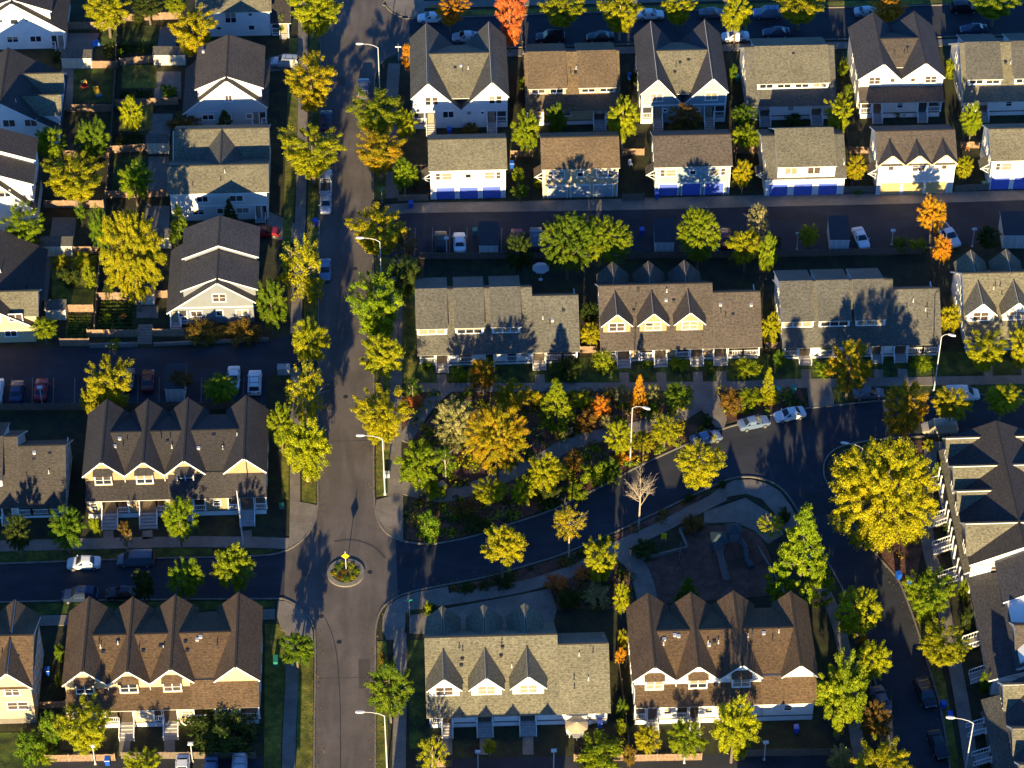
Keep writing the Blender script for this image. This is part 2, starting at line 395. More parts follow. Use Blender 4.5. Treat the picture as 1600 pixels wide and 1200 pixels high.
def gabled_row(name, label, at, xr, gables, porch, depth, wall, roof, segs, face='S', ze=5.7, group=None, tall4=True, awn=(0, 1, 2), zf=1.0, rot=0.0, us=None):
    """row of townhouses: one ridge along the row, cross gables front to back, porch roof along the front"""
    h = House(name, label, 'row house', at, ze, face, rot, group, wall, roof)
    U = (lambda x: h.u(x, at[1], ze)) if us is None else (lambda x: x)
    L = U(xr); gs = [(U(a), U(b)) for a, b in gables]
    zg = ze-.3
    h.wl.box(.35, L-.35, 0, depth, 0, zg)
    zr = ze+2.0; wr = depth/2+.25; sl = (zr-ze)/wr
    keep = h.roof; h.roof = [keep[0], keep[0]]
    h.ridge_u((gs[0][0]+gs[0][1])/2, (gs[-1][0]+gs[-1][1])/2, .25, ze+.25*sl-.08, wr, zr, depth-.25, ze+.25*sl-.08, oe=0); h.roof = keep
    for i, (a, b) in enumerate(gs):
        uc = (a+b)/2; zp = ze+(b-a)/2*.98
        m = MB(); m.ext_w([(a+.3, zg-.4), (b-.3, zg-.4), (b-.3, ze+.05), (uc, zp-.3), (a+.3, ze+.05)], -.06-.02*(i % 2), depth+.06)
        g = m.build('cross_gable', [h.wall], h.root)
        h.ridge_w(-.45-.01*i, depth+.45, a, ze, uc, zp, b, ze, parent=g)
        t = MB()                                     # rake boards
        for sgn, e in ((-1, a), (1, b)):
            pass
        if i in awn:
            h.win('f', uc, -.72, ze-.32, 1.95, 1.35, 2, 2)
            bay = MB(); bay.box(uc-1.12, uc+1.12, -.7, -.02, ze-1.5, ze+.62); bay.build('window_bay', h.wall, h.root)
            m = MB(); m.slab((uc-1.25, -1.0, ze+.58), (uc+1.25, -1.0, ze+.58), (uc+1.25, .02, ze+1.15), (uc-1.25, .02, ze+1.15), .1, 0, 0); m.build('awning_roof', h.roof, h.root)
            if face == 'S' and i:
                dp = MB(); dp.tube((a-.02, -.3, ze-.1), (a-.02, -.3, ze-1.35), .05); dp.box(a-.1, a+.06, -.4, -.2, ze-.2, ze+.02); dp.build('downpipe', WHITE, h.root)
    for j, (pa, pb) in enumerate(porch):
        a, b = U(pa), U(pb); k = .012*(j == 0); top = 4.62 if j == 0 else ze-.22
        m = MB(); m.slab((a, -2.75, 3.52+k), (b, -2.75, 3.52+k), (b, .1, top), (a, .1, top), .16); m.build('porch_roof', h.roof, h.root)
        h.wl.box(a+.3, b-.3, -.05, .1, 3, top-.25)
    if segs:
        h.front(segs, at[1] if us else None, 0, 0, 0, zf, 2.1) if False else None
    h.gs, h.L, h.depth = gs, L, depth
    def zfun(w): return ze+sl*min(w, depth-w)
    for i in range(len(gs)-1):
        a, b = (gs[i][0]+gs[i][1])/2, (gs[i+1][0]+gs[i+1][1])/2
        h.vents(5, a+1.0, b-1.0, zfun, wr-2.6, wr-.5)
    for w in (2.2, 5.2, 8.3):
        if w < depth-1:
            for z in (1.9, 4.3):
                h.win('l', w, .35, z, .9, 1.2, 1, 2); h.win('r', w, L-.35, z, .9, 1.2, 1, 2)
    for a, b in gs:
        for z in (2.0, 4.4): h.win('b', (a+b)/2, depth+.08, z, 1.4, 1.2, 2, 1)
    return h

def porch_bays(h, segs, px_y, ze=3.6, wf=-2.4, ww=-.02, zf=1.0, run=2.1):
    h.front(segs, px_y, ze, wf, ww, zf, run)

def dormer_row(name, label, at, xr, xh, ridge_py, dormers, kind, wall, roof, segs, seg_py, group=None, ze=3.0, pitch=40, zf=.6, run=1.35, ridge2=None, wins=True, lowleft=False, rot=0.0, dz=5.75):
    """row of townhouses with a long main roof down to the porch; kind g = gabled dormers, s = shed dormers"""
    h = House(name, label, 'row house', at, ze, 'S', rot, group, wall, roof)
    U = lambda x: h.u(x, at[1], ze); tn = math.tan(R(pitch))
    L = U(xr); H = U(xh)
    # ridge depth from the photographed distance between eave and ridge
    p = h.root.location; k = scale_at(Vector((p.x+L/2, p.y, ze))); e = elev_at(Vector((p.x+L/2, p.y, ze)))
    wr = (at[1]-ridge_py)/k/(math.sin(e)+tn*math.cos(e)); zr = ze+wr*tn
    w2 = (at[1]-ridge2)/k/(math.sin(e)+tn*math.cos(e)) if ridge2 else wr; z2 = ze+w2*tn
    ww = 1.9
    lo, hi = ((H, L), (0, H)) if not lowleft else ((0, H), (H, L))
    for (a, b, wq, zq) in ((hi[0], hi[1], wr, zr), (lo[0], lo[1], w2, z2)):
        if b-a < .5: continue
        h.ridge_u(a+(.02 if a else 0), b, 0, ze, wq, zq, 2*wq, ze)
        low = .3 if a else .35
        h.wl.ext_u([(ww, 0), (2*wq-.4, 0), (2*wq-.4, ze-.2), (wq, zq-.35), (ww, ze+ww*tn-.35)], a+.35, b-.35)
    D = [(U(a), U(b)) for a, b in dormers]
    for i, (a, b) in enumerate(D):
        wd = 1.65
        for sgn in (0, 1):
            Wm = (lambda w: w) if sgn == 0 else (lambda w: 2*wr-w)
            m = MB()
            if kind == 'g':
                uc = (a+b)/2; za = dz; zp = min(dz+(b-a)/2*1.04, zr-.1)
                we = (za-ze)/tn; wq = (zp-ze)/tn
                m.ext_w([(a+.38, ze+wd*tn-.4), (b-.38, ze+wd*tn-.4), (b-.38, za+.1), (uc, zp-.3), (a+.38, za+.1)], Wm(wd), Wm(wq-.2))
                d = m.build('dormer', h.wall, h.root)
                r = MB(); q = (zp-za)/(uc-a)
                r.slab((a, Wm(we+.3), za), (a, Wm(wd-.45), za), (uc, Wm(wd-.45), zp), (uc, Wm(wq+.3), zp), .16)
                r.slab((b, Wm(wd-.45), za), (b, Wm(we+.3), za), (uc, Wm(wq+.3), zp), (uc, Wm(wd-.45), zp), .16)
                r.obox((uc, Wm(wd-.45), zp-.03), (0, 1 if sgn == 0 else -1, 0), (1, 0, 0), 0, wq+.6-wd, -.1, .1, 0, .06, 0)
                r.build('dormer_roof', h.roof, d)
                if wins: h.win('f' if sgn == 0 else 'b', uc, Wm(wd), ze+wd*tn+.95, 2.0, 1.35, 2, 2 if sgn == 0 else 1, BLIND if (i+sgn) % 3 else CURT)
            else:
                za = 5.95
                m.ext_u([(Wm(1.85), ze+1.85*tn-.4), (Wm(1.85), za-.02), (Wm(wr-.2), zr-.12), (Wm(wr-.2), zr-1.5)], a+.15, b-.15)
                d = m.build('dormer', h.wall, h.root)
                r = MB()
                p4 = [(a, Wm(1.4), za-.08+.1), (b, Wm(1.4), za-.08+.1), (b, Wm(wr), zr+.1), (a, Wm(wr), zr+.1)]
                r.slab(*p4, .16); r.build('dormer_roof', h.roof, d)
                if wins: h.win('f' if sgn == 0 else 'b', (a+b)/2, Wm(1.85), 5.22, (b-a)-.9, 1.0, 3, 1, BLIND if i % 2 == 0 else GLASS)
    zfun = lambda w: ze+w*tn
    for i in range(len(D)-1):
        if kind == 'g': h.vents(4, D[i][1]-.5, D[i+1][0]+.5, zfun, wr-3.0, wr-.6, .15)
    h.vents(5, lo[0]+1, lo[1]-1, zfun, 2, w2-.6, .3)
    if segs: h.front(segs, seg_py, ze, .35, ww-.05, zf, run)
    for w in (3.5, 6.5, 9.5):
        for z in (1.7, 4.2):
            if z < ze+min(w, 2*wr-w)*tn-1.2:
                h.win('l', w, .35, z, .9, 1.2, 1, 2); h.win('r', w, L-.35, z, .9, 1.2, 1, 2)
    h.L, h.wr, h.zr, h.tn = L, wr, zr, tn
    h.done(); return h

def craftsman(label, at, xr, peak_px, back_py, wall, roof, zfoot, upper, two=False, face='S', group=None, rot=0.0, stairs=True):
    """wide low gable facing the street with a raised upper roof over both slopes"""
    h = House('house', label, 'house', at, zfoot, face, rot, group, wall, roof)
    L = h.u(xr, at[1], zfoot)
    p = h.root.location; k = scale_at(Vector((p.x, p.y, zfoot))); e = elev_at(Vector((p.x, p.y, zfoot)))
    zp = zfoot+(at[1]-peak_px[1])/k/math.cos(e)
    uc = h.u(peak_px[0], peak_px[1], zp); dep = h.w(peak_px[0], back_py, zp)
    zr = zfoot+(zp-zfoot)*(L-uc)/uc if False else zfoot
    zR = zp-(zp-zfoot)*min(1.0, (L-uc)/uc)          # right foot keeps the same slope
    h.wl.ext_w([(.5, 0), (L-.5, 0), (L-.5, zR+.1), (uc, zp-.3), (.5, zfoot+.1)], 0, dep-.4)
    h.ridge_w(-.45, dep, 0, zfoot, uc, zp, L, zR, 'roof')
    ul, ur, zu = upper                                # upper eaves px and height below the peak
    a, b = h.u(ul, at[1], zp-zu), h.u(ur, at[1], zp-zu)
    spans = ((.5, dep+.1, 0.0),) if not two else ((.5, dep*.5, 0.0), (dep*.5, dep+.1, .75))
    for i, (w0, w1, up) in enumerate(spans):
        m = MB(); m.ext_w([(a+.4, zfoot+.3), (b-.4, zR+.3), (b-.4, zp-zu+up-.05), (uc, zp+up-.25), (a+.4, zp-zu+up-.05)], w0+.3, w1-.5)
        d = m.build('upper_storey', h.wall, h.root)
        h.ridge_w(w0, w1, a, zp-zu+up, uc, zp+.06+up, b, zp-zu+up, 'upper_roof', parent=d)
    h.vents(3, a+1, uc-.6, lambda w: zp-zu*.6, 2.5, dep-1)
    h.zp, h.uc, h.L, h.dep, h.zR = zp, uc, L, dep, zR
    return h
X = lambda ox, *c: [ox+i/3.75 for i in c]
GRP_ROW = 'gabled row houses'
# ---- west block, middle: tan row above the lower street
h = gabled_row('row_house', 'tan row house with four steep charcoal gables above the lower left street', (128, 742), 416.8,
    [(128, 194.7), (194.7, 257), (257, 321.5), (348, 416.8)], [(133, 270), (262, 415)], 10.7, 'tan', 'dkbrown', None)
porch_bays(h, [('w',134,156),('s',157,181.5),('o',181.5,199),('w',199,213),('s',216,243),('o',243,259),('w',259,272),('s',275,299),('o',301,319),('w',320,355),('o',355,371),('s',373,396),('o',397,414.5)], 780)
h.done()
# ---- south west: brown roofed row
h = gabled_row('row_house', 'tan row house with four brown gables along the south side of the lower left street', (96.5, 1068), 406.7,
    [(96.5, 168.5), (168.5, 234), (234, 304), (333, 406.7)], [(102, 300), (296, 404)], 11.0, 'cream', 'brown', None)
porch_bays(h, [('w',103,112),('s',114,134),('w',135,162),('o',163,184),('s',184,207),('w',208,238),('o',238,252),('s',253,276),('w',277,300),('o',301,336),('w',337,372),('o',373,403)], 1108)
h.done()
# ---- south centre: white row with brown roof
h = gabled_row('row_house', 'white row house with four brown gables just south of the playground', (987.5, 1061), 1279.5,
    [(987.5, 1057), (1057, 1124), (1124, 1193), (1221, 1279.5)], [(992, 1194), (1190, 1277)], 11.0, 'white', 'brown', None)
porch_bays(h, [('o',993,1010),('s',1012,1029),('w',1031,1057),('o',1058,1076),('s',1078,1094),('w',1096,1122),('o',1123,1140),('s',1141,1156),('w',1157,1192),('w',1193,1274)], 1105)
h.done()
# ---- east: row facing west beside the big golden tree
h = House('row_house', 'white row house with charcoal and tan gables facing west, behind the big golden tree', 'row house', (1478, 684), 5.7, 'W', 0.0, None, 'offwhite', 'greytan')
h2w = h
ys = [684, 742, 774, 836, 880]                    # ridge and end rows read along the west eave
uu = lambda y: -(G(1478+.207*(y-684), y, 5.7)-h.p).y

L = uu(882); dep = 12.5
h.wl.box(.3, L-.3, 0, dep, 0, 5.4); h.wl.ext_u([(.1, 5.3), (dep/2, 8.3), (dep-.1, 5.3)], .3, L-.3)
h.roof = [RF['dkbrown'], WHITE]
h.ridge_u(0, L, 0, 5.7, dep/2, 8.65, dep, 5.7)
h.roof = [RF['greytan'], WHITE]
rid = [uu(y-18) for y in (700, 756, 789, 850)]
rid = [1.9, 7.6, 11.4, 18.0]; half = [1.9, 2.5, 1.9, 2.9]
for i, (r_, q) in enumerate(zip(rid, half)):
    zp = 5.7+q*1.02; m = MB()
    if r_+q > L+.4: q = L+.4-r_
    m.ext_w([(r_-q+.3, 4.8), (r_+q-.3, 4.8), (r_+q-.3, 5.72), (r_, zp-.3), (r_-q+.3, 5.72)], -.1-.02*i, dep+.1)
    g = m.build('cross_gable', h.wall, h.root); h.ridge_w(-.5, dep+.5, r_-q, 5.7, r_, zp, r_+q, 5.7, parent=g)
    h.win('f', r_, -.1-.02*i, 4.6, 1.4, 1.3, 2, 1)
m = MB(); m.slab((.3, -.8, 3.6), (L-.3, -.8, 3.6), (L-.3, .1, 4.1), (.3, .1, 4.1), .16); m.build('porch_roof', h.roof, h.root)
for k, ua in enumerate((3.2, 9.3, 13.9, 19.2)):
    h.steps(ua, ua+1.5, -1.05, 1.1, 2.2); h.door(ua+.75, -.02, 1.1); h.rail(ua+1.6, ua+3.0, -1.0, 1.1)
    for q in (ua, ua+1.5, ua+3.1): h.post(q, -1.0, 1.1, 3.5)
h.box_part('porch_floor', WOODD, .4, L-.4, -1.05, .05, .9, 1.1); h.box_part('porch_skirt', WHITE, .42, L-.42, -1.02, -.96, 0, .9)
for w in (3, 6.5, 9.5): h.win('r', w, L-.3, 4.3, .9, 1.2, 1, 2); h.win('r', w, L-.3, 1.9, .9, 1.2, 1, 2)
h.done()

# ---- row houses along the park front
h = dormer_row('row_house', 'grey roofed row house with three flat window dormers, right beside the main street', (652, 551), 906.7, 834, 452, [(650.7, 701), (710.7, 758.7), (767.5, 816)], 's', 'white', 'grey',
    [('o',657,679),('s',681,700),('w',701,715),('o',716,738),('w',739,757),('s',758,772),('w',773,791),('o',792,808),('w',809,832),('s',833,853),('o',854,880),('o',880,902)], 551, ridge2=466.5)
h = dormer_row('row_house', 'tan row house with three pointed dormers and a lower end wing, facing the park', (938, 544), 1192, 1117, 446, [(938.7, 989.9), (996, 1046.7), (1052.8, 1104)], 'g', 'tan', 'taupe',
    [('o',942.7,963),('s',965,985.5),('w',986,999),('o',1000,1021.5),('s',1023,1043),('w',1044,1057),('o',1058,1078),('s',1080,1100),('w',1101,1115),('s',1116.5,1138),('o',1139,1163),('o',1163,1188)], 544, ridge2=461)
h = dormer_row('row_house', 'grey roofed row house with three flat window dormers, behind the tall leaning lamp pole', (1222.7, 539.5), 1473, 1400, 440, [(1220.5, 1273.5), (1278.7, 1330.7), (1336, 1386.7)], 's', 'white', 'grey',
    [('o',1228,1248),('s',1250,1269),('w',1270,1283),('o',1284,1304),('w',1305,1322),('s',1323,1338),('o',1339,1362),('s',1364,1381),('w',1383,1398),('s',1400,1420),('o',1422,1446),('o',1446,1470)], 539.5, ridge2=456)
h = dormer_row('row_house', 'pale row house with pointed dormers cut by the right edge, north of the junction', (1508, 527), 1760, 1690, 427, [(1507, 1558), (1563, 1614), (1620, 1671)], 'g', 'offwhite', 'greytan',
    [('o',1512,1532),('s',1534,1553),('w',1555,1567),('o',1568,1590),('s',1592,1612),('w',1613,1750)], 527, ridge2=441)
h = dormer_row('row_house', 'brown roofed row house cut by the left edge, beside the tan gabled row', (-150, 792.7), 102.7, 28, 686, [(-145, -95), (-88, -38), (-31, 6)], 's', 'offwhite', 'umber',
    [('w',-140,-10),('s',0,16),('w',17,24),('o',25,46),('o',46,74),('o',74,100)], 792.7, ridge2=701.5)
# ---- south: white dormer row
h = dormer_row('row_house', 'white row house with three pointed dormers and grey roof, south of the curving street', (666, 1116.8), 955, 874.7, 997, [(666.7, 724), (732.5, 789.9), (797, 856)], 'g', 'white', 'greytan',
    [('o',672,688),('s',690,707),('w',709,743),('s',745,770),('w',772,810),('s',812,838),('w',840,950)], 1116.8, ridge2=1013, zf=.9, run=1.7)

# ---- two-gable duplexes in the top row
def duplex(label, at, xr, peaks, vx, wall, roof, ze, rise, drop, dep, ridge_off, mode, roof2=None):
    h = House('duplex_house', label, 'duplex', at, ze, 'S', 0, None, wall, roof)
    U = lambda x, z=ze: h.u(x, at[1], z); L = U(xr)
    zp = ze+rise; p1, p2, v = U(peaks[0]), U(peaks[1]), U(vx); zv = ze-drop
    for j, (a, za, c, b, zb) in enumerate(((0, ze, p1, v, zv), (v, zv, p2, L, ze))):
        m = MB(); q = .3 if j == 0 else .02; q2 = .02 if j == 0 else .3
        m.ext_w([(a+q, 0), (b-q2, 0), (b-q2, zb+(.1 if q2 > .1 else -.2)), (c, zp-.3), (a+q, za+(.1 if q > .1 else -.2))], -.02*j, dep)
        g = m.build('wall', h.wall, h.root)
        h.ridge_w(-.45-.01*j, dep+.45, a, za, c, zp, b, zb, 'gable_roof')
    zr = zp-.2; wr = dep/2; pitch = math.tan(R(28))
    if roof2: h.roof = [RF[roof2], WHITE]
    h.ridge_u(p1, p2, wr-(zr-zv-.6)/pitch if (zr-zv-.6)/pitch < wr else .6, max(zv+.6, zr-pitch*(wr-.6)), wr, zr, dep-.6, zr-pitch*(wr-.6), oe=.1)
    h.vents(4, v-1.6, v+1.6, lambda w: zr-pitch*abs(wr-w), 3.6, wr-1, .1)
    h.box_part('corner_board', WHITE, .26, .42, -.06, .08, 0, ze-.1); h.box_part('corner_board', WHITE, L-.42, L-.26, -.06, .08, 0, ze-.1)
    h.p1, h.p2, h.v, h.L, h.zp = p1, p2, v, L, zp
    for w in (3, 7, 11):
        if w < dep-1:
            for z in (1.9, 4.4): h.win('l', w, .3, z, .9, 1.2, 1, 2); h.win('r', w, L-.3, z, .9, 1.2, 1, 2)
    return h
def corner_porch(h, ua, ub, zf=1.1, zc=3.0, stair='r', run=1.8, dep=.12):
    """flat dark panel painted as a shaded recess at a front corner, with posts, railing and a stair"""
    h.box_part('porch_shade', SHADEIN, ua+.06, ub-.06, -.05, .1, zf, zc-.05)  # thin dark panel on the wall face, porch shade as colour
    h.box_part('porch_floor', WOODD, ua, ub, -dep, 0, zf-.18, zf); h.box_part('porch_skirt', WHITE, ua+.03, ub-.03, -dep+.03, -dep+.06, 0, zf-.18)
    s0, s1 = (ub-1.45, ub-.05) if stair == 'r' else (ua+.05, ua+1.45)
    h.steps(s0, s1, -dep, zf, run); h.door((s0+s1)/2, -.06, zf, mat=BLIND, hei=min(2.1, zc-zf-.1))
    r0, r1 = (ua+.05, s0-.08) if stair == 'r' else (s1+.08, ub-.05)
    if r1-r0 > .4: h.rail(r0, r1, -dep+.0, zf)
    for q in (ua+.08, (ua+ub)/2, ub-.08): h.post(q, -dep+.02, zf, zc-.05, .08)
D = duplex('white duplex with two grey gables, first house east of the main street', (641.3, 152.5), 796, (669.3, 769.3), 720, 'white', 'grey', 5.9, 2.9, 2.2, 14.0, 0, 'a', 'greytan')
for c in (D.p1, D.p2): D.win('f', c-.05, -.04, 5.2, .75, 1.35, 1, 2, GLASS); D.win('f', c+.98, -.04, 5.2, .75, 1.35, 1, 2, CURT)
D.win('f', D.v-1.9, -.04, 2.6, 1.5, 1.1, 2, 1, GLASS); D.win('f', D.v+1.2, -.04, 2.8, .6, .6, 1, 1); D.win('f', D.v+3.2, -.04, 2.8, .35, .35, 1, 1)
corner_porch(D, .35, 3.7); corner_porch(D, D.L-3.4, D.L-.35, stair='l'); D.done()
D = duplex('grey and blue duplex with two charcoal gables and white railed corner porches', (1000, 145), 1139, (1027.3, 1113.3), 1068, 'beige', 'char', 5.8, 2.75, 2.0, 13.6, 0, 'a', 'greytan')
for c in (D.p1, D.p2): D.win('f', c-.1, -.04, 4.9, 1.7, 1.35, 2, 2, BLIND)
D.box_part('belt_board', WHITE, .34, D.L-.34, -.07, -.03, 3.25, 3.5)
D.win('f', D.v-2.6, -.04, 2.4, .4, .4, 1, 1); D.win('f', D.v+2.3, -.04, 2.4, .4, .4, 1, 1)
corner_porch(D, .35, 3.5); corner_porch(D, D.L-3.5, D.L-.35, stair='l'); D.done()
D = duplex('cream duplex with two charcoal gables and a shingled porch roof across the front', (1340, 122), 1477.5, (1378.7, 1444), 1408, 'offwhite', 'char', 5.8, 2.9, .1, 12.0, 0, 'b', 'taupe')
for sg, c in ((-1, D.p1), (1, D.p2)): D.win('f', c+sg*1.1, -.05, 5.3, 1.6, 1.15, 2, 2, CURT); D.win('f', c-sg*1.6, -.05, 5.3, .6, .6, 1, 1)
m = MB(); m.slab((.2, -2.7, 3.1), (D.L-.2, -2.7, 3.1), (D.L-.2, .05, 4.15), (.2, .05, 4.15), .16); m.build('porch_roof', [RF['taupe'], WHITE], D.root)
D.front([('o',1345,1362),('s',1364,1379),('w',1380,1434),('s',1435,1450),('o',1451,1471)], 157, 3.1, -2.4, -.04, 1.0, 1.4); D.done()

# ---- shed-dormer duplexes in the top row
def shed_duplex(label, at, xr, ridge_py, dorm, wall, roof, roof2, segs, group=None):
    h = House('duplex_house', label, 'duplex', at, 3.4, 'S', 0, None, wall, roof2)
    U = lambda x: h.u(x, at[1], 3.4); L = U(xr); p = h.root.location
    k = scale_at(Vector((p.x, p.y, 3.4))); e = elev_at(Vector((p.x, p.y, 3.4))); tn = math.tan(R(38))
    wr = (at[1]-ridge_py)/k/(math.sin(e)+tn*math.cos(e)); zr = 3.4+wr*tn
    h.ridge_u(0, L, 0, 3.4, wr, zr, 2*wr, 3.4)
    h.wl.ext_u([(1.7, 0), (2*wr-.3, 0), (2*wr-.3, 3.3), (wr, zr-.3), (1.7, 3.4+1.7*tn-.3)], .35, L-.35)
    for a, b, nw in dorm:
        ua, ub = U(a), U(b)
        for sgn in (0, 1):
            Wm = (lambda w: w) if sgn == 0 else (lambda w: 2*wr-w)
            m = MB(); m.ext_u([(Wm(1.75), 3.4+1.75*tn-.4), (Wm(1.75), 6.15), (Wm(wr-.2), zr-.15), (Wm(wr-.2), zr-1.6)], ua+.2, ub-.2)
            d = m.build('dormer', h.wall, h.root)
            r = MB(); r.slab((ua, Wm(1.3), 6.1), (ub, Wm(1.3), 6.1), (ub, Wm(wr), zr+.1), (ua, Wm(wr), zr+.1), .16); r.build('dormer_roof', [RF[roof], WHITE], d)
            n = nw if sgn == 0 else 2
            for i in range(n):
                u = ua+.2+(ub-ua-.4)*(i+.5)/n; h.win('f' if sgn == 0 else 'b', u, Wm(1.75), 5.5, min(1.9, (ub-ua-.4)/n-.5), .85, 2, 1)
    h.vents(4, L*.4, L*.6, lambda w: 3.4+w*tn+.3, 3.2, wr-.7, .2)
    h.front(segs, at[1], 3.4, .3, 1.68, .9, 1.6)
    for w in (3.2, 6.2, 9.2):
        for z in (1.9, 4.4):
            if z < 3.4+min(w, 2*wr-w)*tn-1.1: h.win('l', w, .35, z, .9, 1.2, 1, 2); h.win('r', w, L-.35, z, .9, 1.2, 1, 2)
    h.done(); return h
shed_duplex('tan duplex with a brown roof and two flat window dormers on the top street', (821.3, 170.7), 970.7, 82, [(825.5, 887, 2), (904, 965, 2)], 'cream', 'tan', 'tan',
    [('o',824,848),('w',849,927),('s',928,947),('o',948,968)])
shed_duplex('white duplex with one wide window dormer between two dark gabled duplexes', (1166.7, 163), 1308, 73.5, [(1182, 1298, 4)], 'white', 'greytan', 'grey',
    [('o',1170,1187),('s',1188,1205),('w',1206,1268),('s',1269,1287),('o',1288,1305)])
shed_duplex('white duplex with a grey roof and two flat dormers at the top right corner', (1504, 156), 1652, 67, [(1511, 1567, 2), (1584, 1641, 2)], 'white', 'grey', 'greytan',
    [('o',1508,1528),('s',1530,1547),('w',1548,1610),('s',1611,1626),('o',1627,1648)])
for o in list(COL.objects):
    pass
BLUEDOOR = plain('blue garage door', (.09, .14, .5), .5, var=.08)
TANDOOR = plain('tan garage door', (.55, .4, .17), .5, var=.08)
SHADEDOOR = plain('shade tinted garage door', (.34, .38, .4), .5, var=.08)  # cream-white door with the blue-grey of its shade put into the colour
def carriage(label, at, xr, ridge_py, wall, roof, doors, dmat, wins, ze=5.8, side=True):
    h = House('garage_house', label, 'garage house', at, ze, 'S', 0, None, wall, roof)
    U = lambda x: h.u(x, at[1], ze); L = U(xr); p = h.root.location; tn = math.tan(R(31))
    k = scale_at(Vector((p.x, p.y, ze))); e = elev_at(Vector((p.x, p.y, ze)))
    wr = (at[1]-ridge_py)/k/(math.sin(e)+tn*math.cos(e)); zr = ze+wr*tn
    h.ridge_u(0, L, 0, ze, wr, zr, 2*wr, ze)
    h.wl.ext_u([(0, 0), (2*wr, 0), (2*wr, ze-.1), (wr, zr-.3), (0, ze-.1)], .3, L-.3)
    h.box_part('corner_board', WHITE, .24, .42, -.06, .1, 0, ze-.15); h.box_part('corner_board', WHITE, L-.42, L-.24, -.06, .1, 0, ze-.15)
    h.box_part('frieze_board', WHITE, .43, L-.43, -.05, .0, ze-.3, ze-.06)
    for a, b in doors: h.garage_door(U(a), U(b), -.02, 2.2, dmat)
    for (x, wd, ht, pn) in wins: h.win('f', U(x), 0, 4.3, wd, ht, 1, 2 if ht > 1 else 1, pn)
    for w in (1.8, 4, 6.2):
        if w < 2*wr-1: h.win('l', w, .3, 4.2, .6, 1.0, 1, 2); h.win('r', w, L-.3, 4.2, .6, 1.0, 1, 2)
    if side:                                            # little bracketed entry roof on the west side
        m = MB(); m.slab((-1.0, 3.4, 2.75), (-1.0, 1.4, 2.75), (.32, 1.4, 3.7), (.32, 3.4, 3.7), .14); m.build('entry_roof', h.roof, h.root)
        b = MB(); b.tube((-.9, 1.5, 2.75), (.3, 1.5, 1.9), .06); b.tube((-.9, 3.3, 2.75), (.3, 3.3, 1.9), .06); b.tube((-.9, 1.5, 2.7), (.3, 1.5, 2.7), .06); b.tube((-.9, 3.3, 2.7), (.3, 3.3, 2.7), .06)
        b.build('roof_bracket', WHITE, h.root); h.door(2.4, .3, .1, face='l')
    h.LL, h.wr, h.zr, h.tn = L, wr, zr, tn
    return h
h = carriage('white garage house with grey roof and three blue doors, nearest the main street', (669.3, 263.5), 792.8, 218, 'white', 'greytan', [(681, 710), (717.5, 746.5), (754, 782.5)], BLUEDOOR,
    [(684, .6, 1.15, CURT), (698, 1.4, 1.15, BLIND), (731.5, .75, .65, GLASS), (765, 1.4, 1.15, BLIND), (779, .6, 1.15, CURT)]); h.done()
h = carriage('cream garage house with a brown roof and leafy tree shadows on its wall', (845.9, 261.3), 969.3, 215, 'cream', 'tan', [(857, 886), (893, 922), (929, 958)], SHADEDOOR,
    [(860, .6, 1.15, CURT), (874, 1.4, 1.15, BLIND), (907, .75, .65, GLASS), (941, 1.4, 1.15, BLIND), (955, .6, 1.15, CURT)]); h.done()
h = carriage('beige garage house with grey roof and three blue doors, behind the oval lime tree', (1021.9, 258), 1145.3, 212, 'beige', 'taupe', [(1031.5, 1060.5), (1068, 1096.5), (1104, 1133)], BLUEDOOR,
    [(1036, .6, 1.15, CURT), (1049, 1.4, 1.15, BLIND), (1083.5, .75, .65, GLASS), (1117, 1.4, 1.15, BLIND), (1131, .6, 1.15, CURT)]); h.done()
# wide shed dormer
h = carriage('white garage house with a wide window dormer and three blue doors under grey roof', (1193.5, 277.3), 1323.5, 212, 'white', 'grey', [(1203.5, 1232), (1242, 1271), (1281, 1310)], BLUEDOOR, [], ze=3.5)
tn = math.tan(R(44))
a, b = h.u(1213, 277, 3.5), h.u(1306, 277, 3.5); zq = 3.5+h.wr*h.tn
m = MB(); m.ext_u([(-.08, 2.9), (-.08, 5.75), (h.wr, zq+1.0), (h.wr, 3.5)], a+.15, b-.15); d = m.build('dormer', h.wall, h.root)
r = MB(); r.slab((a, -.5, 5.7), (b, -.5, 5.7), (b, h.wr, zq+1.3), (a, h.wr, zq+1.3), .18); r.slab((b, 2*h.wr+.3, 3.6), (a, 2*h.wr+.3, 3.6), (a, h.wr, zq+1.3), (b, h.wr, zq+1.3), .18); r.build('dormer_roof', [RF['greytan'], WHITE], d)
for x, pn in ((1236, BLIND), (1272, CURT)):
    h.win('f', h.u(x, 267, 4.7), -.08, 4.7, 1.75, 1.15, 2, 1, pn)
h.done()
